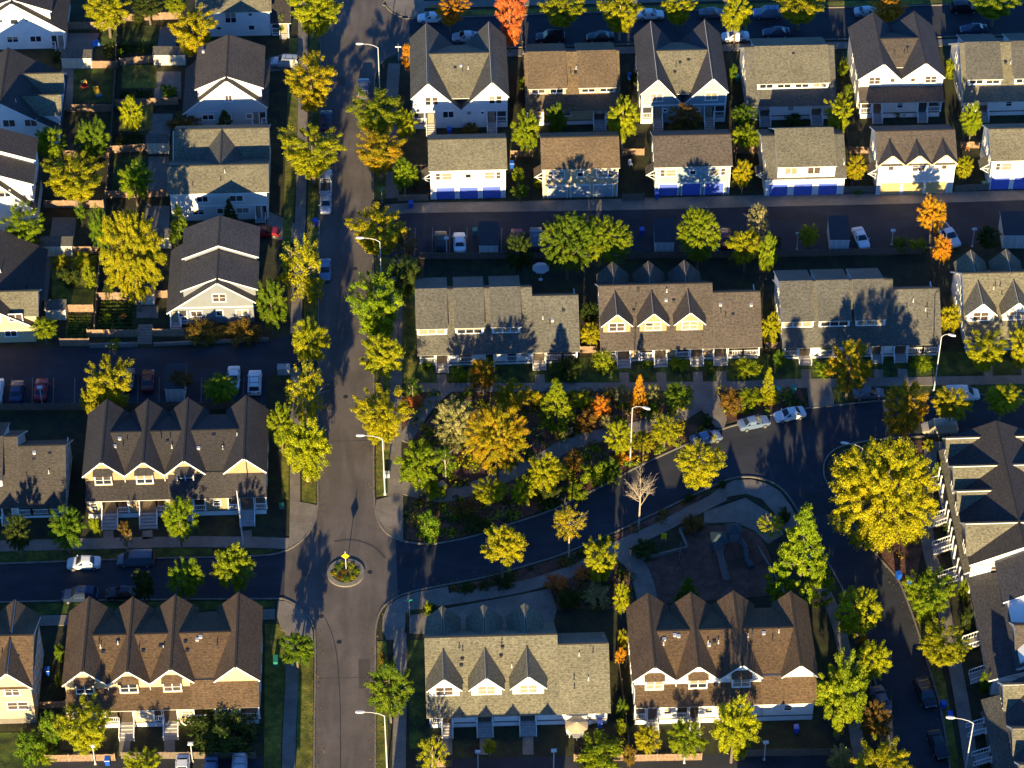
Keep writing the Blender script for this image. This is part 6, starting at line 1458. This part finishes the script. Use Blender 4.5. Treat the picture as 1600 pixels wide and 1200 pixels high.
street_sign((597, 318), 2.6, 'teal street sign at the alley corner beneath the lime tree'); street_sign((623, 97), 2.8, 'pale street sign at the top corner by the first white duplex', WHITE); street_sign((640, 962), 2.8, 'teal street sign on the shaded corner below the roundabout')
p = G(1037, 846, 0); s_ = empty('play_sign', (p.x, p.y, 0), R(-15), 'yellow sign beside the low play wall', 'sign')
m = MB(); m.box(-.35, .35, -.04, .04, .5, 1.5); m.build('sign_face', YEL, s_); m = MB(); m.tube((-.25, 0, 0), (-.25, 0, .5), .04); m.tube((.25, 0, 0), (.25, 0, .5), .04); m.build('post', METAL, s_)
# bins
BBLUE = plain('blue bin plastic', (.012, .09, .5), .35, var=.05); BTEAL = plain('teal bin plastic', (.01, .25, .2), .35); BGREEN = plain('green cabinet paint', (.02, .22, .13), .5)
def wheelie(px, py, mat, label, ang=0, name='wheelie_bin', group='wheeled refuse bins'):
    p = G(px, py, .5); r = empty(name, (p.x, p.y, .0), R(ang), label, 'bin', group)
    m = MB(); m.hexa([(-.24, -.28, .06), (.24, -.28, .06), (.24, .28, .06), (-.24, .28, .06)], [(-.3, -.36, 1.0), (.3, -.36, 1.0), (.3, .36, 1.0), (-.3, .36, 1.0)]); m.build('body', mat, r)
    m = MB(); m.hexa([(-.33, -.4, 1.0), (.33, -.4, 1.0), (.33, .38, 1.04), (-.33, .38, 1.04)], [(-.3, -.36, 1.07), (.3, -.36, 1.07), (.3, .36, 1.12), (-.3, .36, 1.12)]); m.build('lid', mat, r)
    for s in (-.22, .22): m = MB(); m.tube((s-.04, .3, .11), (s+.04, .3, .11), .11, n=10); m.build('wheel', RUBBER, r)
for x, y, mt, l, a in ((702, 205, BBLUE, 'blue bin before the front of the first white duplex', 0), (642, 320, BBLUE, 'blue bin at the alley beside the trellis', 0), (984, 120, BBLUE, 'blue bin between the tan and charcoal duplexes', 10), (1404, 900, BBLUE, 'blue bin at the kerb, left of two below the huge golden tree', 20), (1421, 908, BBLUE, 'blue bin at the kerb, right of two below the huge golden tree', -15),
    (1474, 1102, BBLUE, 'blue bin beside the black suv on the lower right street', 10), (1484, 1119, BBLUE, 'blue bin under the lower right cobra lamp', 0), (493, 348, BBLUE, 'blue bin on the west street strip by the silver sedan', 30), (1306, 761, BBLUE, 'blue bin at the kerb left of the huge golden tree', 0), (1217, 611, BTEAL, 'brighter teal bin at the junction verge', 0), (1240, 609, BTEAL, 'shaded teal bin at the junction verge', 0),
    (742, 363, BTEAL, 'dark teal bin beside the first alley shed', 0), (937, 1132, BBLUE, 'blue bin on the patio beside the tan umbrella', 0), (1003, 362, BBLUE, 'blue bin alone in the alley parking', 0), (1244, 1140, BBLUE, 'blue bin in the yard right of the white gabled row', 0), (168, 1190, BBLUE, 'blue bin behind the bottom picket fence', 0), (74, 1050, BBLUE, 'blue bin between the corner house and brown gabled row', 0), (800, 258, BBLUE, 'blue bin right of the first white garage house', 0), (1537, 290, BTEAL, 'green bin beside the right edge garage house', 0), (1026, 305, BBLUE, 'blue bin at the corner of the beige garage house', 0), (1152, 122, BTEAL, 'teal bin beside the grey and blue duplex', 0)):
    wheelie(x, y, mt, l, a)
def cabinet(px, py, w, d, h, mat, label):
    p = G(px, py, 0); r = empty('utility_cabinet', (p.x, p.y, 0), 0, label, 'utility box'); m = MB(); m.box(-w/2, w/2, -d/2, d/2, .08, h); m.box(-w/2-.04, w/2+.04, -d/2-.04, d/2+.04, h, h+.06); m.build('housing', mat, r)
    m = MB(); m.box(-w/2-.1, w/2+.1, -d/2-.1, d/2+.1, 0, .08); m.build('plinth', CONC, r); m = MB(); m.box(-w/2+.05, w/2-.05, -d/2-.02, -d/2, .15, h-.08); m.build('door', mat, r)
cabinet(444, 582, 1.7, 1.0, 1.1, plain('grey cabinet paint', (.3, .34, .34), .5), 'grey utility box on the planted island at the left alley mouth'); cabinet(431, 1036, .5, 1.1, .8, BGREEN, 'green utility box beside the brown gabled row'); cabinet(605, 1048, 1.0, .7, .6, plain('pale cabinet paint', (.5, .5, .48), .5), 'pale utility box behind the round dark lime tree'); cabinet(604, 745, .8, .6, .7, plain('pale cabinet paint', (.5, .5, .48), .5), 'pale utility box beside the lamp on the park corner'); cabinet(440, 793, .5, .4, .6, BGREEN, 'small green utility box right of the tan gabled row')
# sheds
def shed(px0, px1, py_front, h, dep, roof, wall, label, lean=.0, name='shed', gable=False):
    a, b = G(px0, py_front, 0), G(px1, py_front, 0); w = (b-a).length; r = empty(name, ((a.x+b.x)/2, (a.y+b.y)/2, 0), math.atan2(b.y-a.y, b.x-a.x), label, 'shed')
    x = w/2; m = MB(); m.hexa([(-x, 0, 0), (x, 0, 0), (x, dep, 0), (-x, dep, 0)], [(-x, 0, h), (x, 0, h), (x, dep, h+lean), (-x, dep, h+lean)]); m.build('wall', wall, r)
    m = MB(); m.slab((-x-.12, -.18, h+.06), (x+.12, -.18, h+.06), (x+.12, dep+.15, h+lean+.14), (-x-.12, dep+.15, h+lean+.14), .1, 0, 1); m.build('roof', [roof, WHITE], r)
    m = MB(); m.box(-.42, .42, -.04, .0, .05, min(1.95, h-.15)); d = m.build('door', wall, r); k = MB(); k.box(.28, .34, -.09, -.04, .95, 1.05); k.build('handle', DKMETAL, d)
    k = MB()
    for xx in (-x+.05, x-.05, -.47, .47): k.box(xx-.04, xx+.04, -.045, .0, 0, h-.05)
    k.build('trim', WHITE, r)
PALEW = siding('pale blue shed siding', (.5, .53, .53)); SHW = siding('cream shed siding', (.66, .57, .42))
for x0, x1, y, l, dp in ((749, 778, 404, 'flat roofed shed right of the white alley sedan', 4.6), (1023, 1052, 399, 'flat roofed shed left of the oval lime tree', 4.6), (1296, 1325, 395, 'pale shed with a black flat roof left of the white alley sedan', 4.6), (1566, 1600, 388, 'pale shed at the right edge of the alley parking', 4.6), (260, 289, 628, 'dark shed in the left parking lot', 4.4)):
    shed(x0, x1, y, 2.5, dp, plain('flat roofing felt', (.035, .035, .04), .9), PALEW, l, .25)
for x0, x1, y, l in ((98, 144, 107, 'double cream shed at the fence right of the top left houses'), (241, 290, 102, 'double cream shed beside the wide brown gable house'), (231, 264, 240, 'pale double shed left of the house with twin grey ridges'), (66, 114, 401, 'cream shed above the overgrown left yard'), (212, 242, 476, 'pale shed at the foot of the large yellow lime tree'), (73, 104, 500, 'cream shed beside the cream left edge house'), (242, 268, 388, 'pale shed behind the large yellow lime tree')):
    shed(x0, x1, y, 2.0, 1.4, RF['grey'], SHW, l, .35, 'garden_shed')
# fences
def fence(px, h, mat, label, name='picket_fence', gap=.03, group=None, step=.16):
    P = [G(x, y, 0) for x, y in px]; o = P[0]; root = empty(name, (o.x, o.y, 0), 0, label, 'fence', group)
    m = MB(); ps = MB(); rl = MB()
    for a, b in zip(P, P[1:]):
        d = b-a; l = d.length; d = d/l; q = Vector((-d.y, d.x, 0)); n = max(1, int(l/step)); a = a-o
        for i in range(n):
            t0 = l*i/n+gap/2; t1 = l*(i+1)/n-gap/2; hh = h+rnd.uniform(-.03, .03)
            c = [a+d*t0+q*-.012, a+d*t1+q*-.012, a+d*t1+q*.012, a+d*t0+q*.012]
            m.hexa([(v.x, v.y, .06) for v in c], [(v.x, v.y, hh) for v in c])
        k = max(1, int(l/2.4))
        for i in range(k+1):
            c = a+d*(l*i/k)+q*.07; ps.box(c.x-.05, c.x+.05, c.y-.05, c.y+.05, 0, h+.08)
        for z in (.35, h-.25):
            c = [a+q*.015, a+d*l+q*.015, a+d*l+q*.055, a+q*.055]; rl.hexa([(v.x, v.y, z) for v in c], [(v.x, v.y, z+.08) for v in c])
    m.build('boards', mat, root); ps.build('posts', mat, root); rl.build('rails', mat, root)
F_ = 'board fences between the left yards'
fence([(187, -10), (180, 130), (172, 250), (160, 380), (148, 520)], 1.5, WOODD, 'long weathered board fence running down between the left back yards', 'board_fence', .01)
for q, l in (([(106, 46), (187, 46)], 'fence behind the yellow green tree in the top left yards'), ([(190, 34), (283, 30)], 'fence at the top edge with green trees behind'), ([(145, 107), (184, 107)], 'fence right of the double cream shed at the top left'), ([(188, 103), (241, 98)], 'fence left of the double cream shed beside the wide brown gable house'),
    ([(180, 167), (278, 164)], 'fence above the small yellow lawn tree'), ([(105, 175), (176, 175)], 'fence below the toys in the left yard'), ([(174, 240), (231, 236)], 'fence left of the pale double shed'), ([(100, 247), (170, 247)], 'fence behind the tall dark lime tree'), ([(70, 325), (162, 325)], 'fence below the wide yellow lime tree'), ([(166, 310), (262, 308)], 'shaded fence left of the house with twin grey ridges'),
    ([(114, 397), (154, 397)], 'fence right of the cream shed above the overgrown yard'), ([(152, 469), (212, 469)], 'fence at the foot of the large yellow lime tree'), ([(242, 466), (262, 466)], 'short fence left of the grey house'), ([(104, 488), (146, 488)], 'fence below the overgrown left yard'), ([(137, 527), (216, 527)], 'fence along the vegetable yard above the left alley'), ([(94, 541), (140, 541)], 'low fence at the left alley beside the small lime tree'), ([(240, 526), (288, 526)], 'shaded fence below the porch of the grey house')):
    fence(q, 1.45, WOOD, 'brown board '+l, 'board_fence', .03, F_)
for q, l, mt in (([(72, 1191), (180, 1189)], 'brown picket fence at the bottom left before the brown gabled row', WOOD), ([(992, 1190), (1096, 1188)], 'brown picket fence before the white gabled row', WOOD), ([(674, 1199), (706, 1199)], 'short brown picket fence at the bottom by the thin yellow tree', WOOD), ([(897, 1190), (992, 1189)], 'low brown fence before the flowering hedge', WOOD), ([(62, 1108), (104, 1106)], 'brown fence between the corner house and the brown gabled row', WOOD),
    ([(622, 315), (669, 314)], 'brown picket fence left of the first white garage house', WOOD), ([(798, 246), (832, 245)], 'brown picket fence between the first two garage houses', WOOD), ([(971, 243), (1006, 243)], 'brown picket fence between the second and third garage houses', WOOD), ([(1147, 240), (1190, 240)], 'brown fence between the third and fourth garage houses', WOOD), ([(1324, 240), (1366, 240)], 'brown fence between the fourth and fifth garage houses', WOOD), ([(1500, 232), (1530, 232)], 'brown fence between the last two garage houses', WOOD),
    ([(1318, 302), (1370, 301)], 'dark board fence at the alley between fourth and fifth garage houses', WOODD), ([(1492, 300), (1545, 297)], 'dark board fence at the alley before the right edge garage house', WOODD), ([(972, 314), (1006, 313)], 'dark slatted gate at the alley between second and third garage houses', WOODD), ([(906, 552), (932, 552)], 'tan fence between the first two park rows', WOOD), ([(1196, 545), (1222, 545)], 'tan fence between the tan dormered row and the second grey row', WOOD),
    ([(655, 405), (900, 405)], 'dark board fence along the back of the first grey roofed row', WOODD), ([(1215, 402), (1440, 397)], 'dark board fence along the back of the second grey row', WOODD), ([(975, 405), (1200, 402)], 'dark board fence along the back of the tan dormered row', WOODD), ([(-60, 642), (410, 639)], 'dark board fence along the back of the left rows', WOODD), ([(1160, 1182), (1330, 1180)], 'dark fence before the right end of the white gabled row', WOODD), ([(190, 1186), (400, 1186)], 'dark fence below the shaded shrub mass', WOODD),
    ([(1145, 180), (1150, 290)], 'weathered fence right of the third garage house', WOODD), ([(1320, 186), (1330, 296)], 'weathered fence right of the wide dormer garage house', WOODD), ([(1494, 130), (1506, 220)], 'weathered fence right of the cream duplex', WOODD), ([(964, 1020), (984, 1180)], 'weathered fence between the two white rows', WOODD), ([(815, 60), (822, 170)], 'grey fence between the first two duplexes', WOODD)):
    fence(q, 1.3, mt, l, 'picket_fence' if mt is WOOD else 'board_fence', .04 if mt is WOOD else .015)
# retaining walls
def wallrun(px, h, w, mat, label, name='low_wall'):
    P = [G(x, y, 0) for x, y in px]; o = P[0]; m = MB(); n = len(P)
    for a, b in zip(P, P[1:]):
        d = (b-a).normalized(); q = Vector((-d.y, d.x, 0))*w/2; a, b = a-o, b-o
        c = [a-q, b-q, b+q, a+q]; m.hexa([(v.x, v.y, 0) for v in c], [(v.x, v.y, h) for v in c])
    r = m.build(name, mat); r.location = (o.x, o.y, 0); tag(r, label, 'wall')
wallrun([(140, 543), (216, 541)], .7, .3, CONC, 'concrete retaining wall under the vegetable yard fence', 'retaining_wall'); wallrun([(240, 540), (420, 532)], .5, .3, CONC, 'shaded retaining wall below the rusty hedge', 'retaining_wall')
wallrun([(1003, 876), (1074, 858), (1062, 830), (1104, 820)], .55, .25, CONC, 'low concrete wall zigzag at the playground edge', 'play_wall'); wallrun([(1184, 856), (1210, 900), (1226, 930)], .45, .2, CONC, 'low wall on the right side of the playground', 'play_wall')
# stepped walk up the bank
p = G(226, 538, 0); m = MB()
for i in range(7): m.box(-1.0, 1.0, .45*i, .45*i+.45, 0, .13*(7-i) if False else .12*(i+1))
o = m.build('garden_stairs', CONC); o.location = (p.x, p.y, 0); tag(o, 'concrete garden stairs from the left alley up to the grey house', 'stairs')
# playground
PG = plain('play tower paint', (.05, .06, .07), .5); SL = plain('slide plastic', (.2, .13, .1), .5); TEAL = plain('teal play roof', (.02, .04, .046), .6)
p = G(1128, 872, 0); r = empty('play_structure', (p.x, p.y, .05), 0, 'shaded climbing tower with a tan slide in the playground', 'play structure')
for x, y in ((-1.3, 0), (.3, 0), (-1.3, 1.6), (.3, 1.6), (.9, 1.7), (2.4, 1.7), (.9, 3.2), (2.4, 3.2)): m = MB(); m.tube((x, y, 0), (x, y, 3.0), .07, n=8); m.build('post', PG, r)
m = MB(); m.box(-1.35, .35, -.05, 1.65, 1.4, 1.5); m.box(.85, 2.45, 1.65, 3.25, 1.0, 1.1); m.box(.3, .95, 1.2, 1.75, 1.2, 1.3); m.build('deck', PG, r)
for x, y, z in ((-.5, .8, 3.0), (1.65, 2.45, 2.7)): m = MB(); m.hexa([(x-1, y-1, z), (x+1, y-1, z), (x+1, y+1, z), (x-1, y+1, z)], [(x-.15, y-.15, z+.7), (x+.15, y-.15, z+.7), (x+.15, y+.15, z+.7), (x-.15, y+.15, z+.7)]); m.build('tower_roof', TEAL, r)
m = MB(); m.hexa([(-.85, -.05, 1.4), (-.1, -.05, 1.4), (.55, -4.2, .3), (-.2, -4.2, .3)], [(-.85, -.05, 1.5), (-.1, -.05, 1.5), (.55, -4.2, .4), (-.2, -4.2, .4)])
for s in (0, 1): a, b = (-.85, -.2) if s == 0 else (-.1, .55); m.hexa([(a-.05, -.05, 1.4), (a+.05, -.05, 1.4), (b+.05, -4.2, .3), (b-.05, -4.2, .3)], [(a-.05, -.05, 1.75), (a+.05, -.05, 1.75), (b+.05, -4.2, .6), (b-.05, -4.2, .6)])
m.build('slide', SL, r); m = MB(); m.path([(2.4, 1.9, 1.1), (3.1, .6, .9), (3.0, -.8, .6), (3.6, -2.0, .3)], [.4, .4, .4, .38], 10); m.build('tube_slide', PG, r)
p = G(1060, 895, 0); r = empty('swing_frame', (p.x, p.y, .05), R(80), 'dark swing frame left of the climbing tower', 'swing')
m = MB(); m.tube((0, 0, 2.3), (3.2, 0, 2.3), .06); [m.tube((x, s*.7, 0), (x, 0, 2.3), .05) for x in (0, 3.2) for s in (-1, 1)]; m.build('frame', PG, r)
for x in (1.0, 2.2): m = MB(); m.tube((x-.2, 0, .55), (x-.2, 0, 2.3), .015, n=4); m.tube((x+.2, 0, .55), (x+.2, 0, 2.3), .015, n=4); m.box(x-.24, x+.24, -.12, .12, .5, .55); m.build('seat', RUBBER, r)
# benches
def bench(px, py, ang, label):
    p = G(px, py, .4); r = empty('park_bench', (p.x, p.y, .03), R(ang), label, 'bench', 'park benches')
    m = MB(); [m.box(-.9, .9, -.25+.13*i, -.14+.13*i, .42, .46) for i in range(4)]; m.build('seat', WOOD, r)
    m = MB(); [m.hexa([(-.9, .28, z), (.9, .28, z), (.9, .32, z), (-.9, .32, z)], [(-.9, .32, z+.11), (.9, .32, z+.11), (.9, .36, z+.11), (-.9, .36, z+.11)]) for z in (.55, .69, .83)]; m.build('backrest', WOOD, r)
    for x in (-.75, .75): m = MB(); m.box(x-.04, x+.04, -.25, -.17, 0, .42); m.box(x-.04, x+.04, .25, .33, 0, .9); m.box(x-.04, x+.04, -.25, .33, .38, .42); m.build('leg', DKMETAL, r)
bench(684, 721, -42, 'wooden bench facing the path in the west corner of the park'); bench(887, 678, 24, 'wooden bench at the park path under the bronze grass')
for k in range(2): pass
# boulder
bm = bmesh.new(); bmesh.ops.create_icosphere(bm, subdivisions=3, radius=1)
r_ = random.Random(4)
for v in bm.verts: v.co *= 1+.18*math.sin(v.co.x*4+1)+.12*math.sin(v.co.y*5+v.co.z*3); v.co.z *= .7
me = bpy.data.meshes.new('boulder'); bm.to_mesh(me); bm.free(); me.materials.append(plain('tan boulder', (.42, .33, .22), .9, var=.25, bump=.5))
o = link('boulder', me); p = G(690, 762, 0); o.location = (p.x, p.y, .3); o.scale = (.95, .8, .8); tag(o, 'tan boulder beside the western park bench', 'boulder')
# umbrellas and patio furniture
def umbrella(px, py, rad, h, mat, label):
    p = G(px, py, h); r = empty('patio_umbrella', (p.x, p.y, 0), .3, label, 'umbrella'); m = MB(); m.tube((0, 0, 0), (0, 0, h+.5), .03); m.tube((0, 0, 0), (0, 0, .08), .3, n=12); m.build('pole', METAL, r)
    m = MB(); n = 8
    for i in range(n):
        a0, a1 = 2*math.pi*i/n, 2*math.pi*(i+1)/n; m.poly([(0, 0, h+.5), (rad*math.cos(a0), rad*math.sin(a0), h-.1), (rad*math.cos((a0+a1)/2)*.93, rad*math.sin((a0+a1)/2)*.93, h-.08), (rad*math.cos(a1), rad*math.sin(a1), h-.1)])
    m.build('canopy', mat, r)
umbrella(845, 418, 1.25, 2.3, plain('grey umbrella cloth', (.5, .52, .55), .8), 'pale grey umbrella behind the first grey roofed row'); umbrella(901, 1132, 1.45, 2.3, plain('tan umbrella cloth', (.55, .42, .24), .8), 'tan umbrella on the patio of the white dormered row')
def chair(px, py, mat, label, ang=0, group=None):
    p = G(px, py, .4); r = empty('garden_chair', (p.x, p.y, 0), R(ang), label, 'chair', group); m = MB(); m.box(-.27, .27, -.27, .27, .38, .43); m.build('seat', mat, r)
    m = MB(); m.hexa([(-.27, .24, .43), (.27, .24, .43), (.27, .29, .43), (-.27, .29, .43)], [(-.25, .36, 1.0), (.25, .36, 1.0), (.25, .41, 1.0), (-.25, .41, 1.0)]); m.build('backrest', mat, r)
    for x in (-.24, .24):
        for y in (-.24, .24): m = MB(); m.box(x-.03, x+.03, y-.03, y+.03, 0, .38); m.build('leg', mat, r)
WP = plain('white plastic', (.75, .75, .74), .4)
chair(985, 256, WP, 'white garden chair behind the fence between garage houses', 20); chair(715, 588, WP, 'white garden chair before the second porch of the first grey row'); chair(516*0+1512, 231, plain('orange chair', (.5, .2, .08), .5), 'orange chair in the yard between the last garage houses', -10)
for x, y, a in ((890, 1146, 40), (908, 1147, -30)): chair(x, y, WP, 'white chair under the tan patio umbrella', a, 'chairs under the tan umbrella')
def table(px, py, label, mat):
    p = G(px, py, .6); r = empty('garden_table', (p.x, p.y, 0), 0, label, 'table'); m = MB(); m.tube((0, 0, .7), (0, 0, .74), .6, n=16); m.build('tabletop', mat, r)
    for a in range(4): m = MB(); m.tube((.2*math.cos(a*1.57), .2*math.sin(a*1.57), .7), (.4*math.cos(a*1.57), .4*math.sin(a*1.57), 0), .025); m.build('leg', mat, r)
table(901, 1148, 'round table under the tan patio umbrella', METAL); table(918, 1128, 'blue covered round table on the tan umbrella patio', plain('blue cover', (.1, .17, .32), .7))
# toys and yard things
def toy(px, py, parts, label):
    p = G(px, py, 0); r = empty('garden_toy', (p.x, p.y, 0), .4, label, 'toy')
    for nm, mt, bx in parts: m = MB(); m.box(*bx); m.build(nm, mt, r)
TR, TY, TB = plain('red toy plastic', (.45, .03, .05), .4), plain('yellow toy plastic', (.75, .45, .02), .4), plain('blue toy plastic', (.03, .2, .6), .4)
toy(132, 136, (('body', TR, (-.45, .45, -.35, .35, .15, .8)), ('roof', TY, (-.4, .4, -.3, .3, 1.0, 1.15)), ('post', TY, (-.36, -.28, -.28, -.2, .8, 1.0)), ('post', TY, (.28, .36, -.28, -.2, .8, 1.0)), ('post', TY, (-.36, -.28, .2, .28, .8, 1.0)), ('post', TY, (.28, .36, .2, .28, .8, 1.0))), 'red and yellow toy car on the shaded lawn of the left yard')
toy(152, 147, (('body', TY, (-.4, .4, -.5, .5, .1, .5)), ('backrest', TY, (-.4, .4, .4, .55, .5, 1.1)), ('tray', TB, (-.3, .5, -.8, -.5, .05, .2))), 'yellow and blue toy slide on the shaded lawn of the left yard')
def tarp(px, py, w, d, mat, label):
    p = G(px, py, .2); m = MB(); n = 6; H = [[.12+.35*rnd.random() if 0 < i < n and 0 < j < n else .03 for i in range(n+1)] for j in range(n+1)]
    for j in range(n):
        for i in range(n): P = lambda a, b: (-w/2+w*a/n, -d/2+d*b/n, H[b][a]); m.poly([P(i, j), P(i+1, j), P(i+1, j+1), P(i, j+1)])
    o = m.build('tarpaulin', mat); o.location = (p.x, p.y, .04); o.rotation_euler = (0, 0, .3); tag(o, label, 'tarpaulin')
tarp(150, 67, 1.2, 1.5, plain('blue tarp', (.05, .2, .6), .45), 'crumpled bright blue tarpaulin on the patio in the top left yard')
p = G(234, 342, 0); r = empty('basketball_hoop', (p.x, p.y, 0), 0, 'dark basketball hoop standing in the yard right of the large yellow lime tree', 'basketball hoop'); m = MB(); m.tube((0, 0, 0), (0, 0, 2.9), .05); m.box(-.4, .4, -.2, .5, 0, .15); m.build('post', DKMETAL, r); m = MB(); m.box(-.6, .6, -.35, -.3, 2.4, 3.2); m.build('backboard', DKMETAL, r); m = MB(); [m.tube((.23*math.cos(a*.785), -.6+.23*math.sin(a*.785), 2.55), (.23*math.cos(a*.785+.785), -.6+.23*math.sin(a*.785+.785), 2.55), .015, n=4) for a in range(8)]; m.build('rim', TR, r)
# kitchen garden beds: rows of plants too many to count
m = MB(); rg = random.Random(3)
for x0, y0, x1, y1 in ((106, 496, 142, 526), (154, 474, 208, 514), (188, 142, 240, 160), (160, 72, 186, 90), (186, 70, 240, 84), (180, 210, 224, 232)):
    for _ in range(int((x1-x0)*(y1-y0)*.35)):
        q = G(rg.uniform(x0, x1), y0+(y1-y0)*(round(rg.random()*7)/7), 0); a = rg.uniform(0, 6.28); s = rg.uniform(.08, .2); h_ = rg.uniform(.1, .4)
        m.poly([(q.x-s*math.cos(a), q.y-s*math.sin(a), .03), (q.x+s*math.cos(a), q.y+s*math.sin(a), .03), (q.x+s*.4*math.cos(a)+.1, q.y+s*.4*math.sin(a)-.05, h_), (q.x-s*.4*math.cos(a), q.y-s*.4*math.sin(a), h_)])
o = m.build('garden_crops', LM['dark']); o['kind'] = 'stuff'; o['label'] = 'rows of low vegetable plants in the shaded left yards'; o['category'] = 'crops'
# arbour trellis left of the first garage house
p = G(652, 282, 0); r = empty('garden_trellis', (p.x, p.y, 0), 0, 'brown wooden trellis left of the first white garage house', 'trellis')
for x in (-1.2, 1.2):
    for y in (-.7, .7): m = MB(); m.box(x-.06, x+.06, y-.06, y+.06, 0, 2.2); m.build('post', WOOD, r)
m = MB(); [m.box(-1.5, 1.5, y-.04, y+.04, 2.2, 2.34) for y in (-.7, .7)]; [m.box(x-.03, x+.03, -1.0, 1.0, 2.35, 2.45) for x in (-1.2, -.6, 0, .6, 1.2)]; m.build('beam', WOOD, r)
# ---------------------------------------------------------------- the next row of houses to the south, whose long shadows reach into the picture
for lab, x0, w, wl_, rf in (('tan row house just below the bottom left of the picture', 285, 145, 'tan', 'brown'), ('white row house just below the bottom centre of the picture', 684, 192, 'white', 'grey'), ('white row house just below the bottom right of the picture', 1165, 230, 'white', 'brown'), ('pale row house just below the lower right corner of the picture', 1425, 240, 'offwhite', 'grey')):
    h = gabled_row('row_house', lab, (x0, 1368), x0+w, [(x0, x0+w*.23), (x0+w*.23, x0+w*.46), (x0+w*.46, x0+w*.7), (x0+w*.76, x0+w)], [(x0+4, x0+w-4)], 10.7, wl_, rf, None, awn=())
    h.done()

h = gabled_row('row_house', 'narrow tan house just below the bottom edge, east of the main street', (596, 1378), 652, [(596, 652)], [(598, 650)], 10.7, 'tan', 'grey', None, awn=())
h.done()
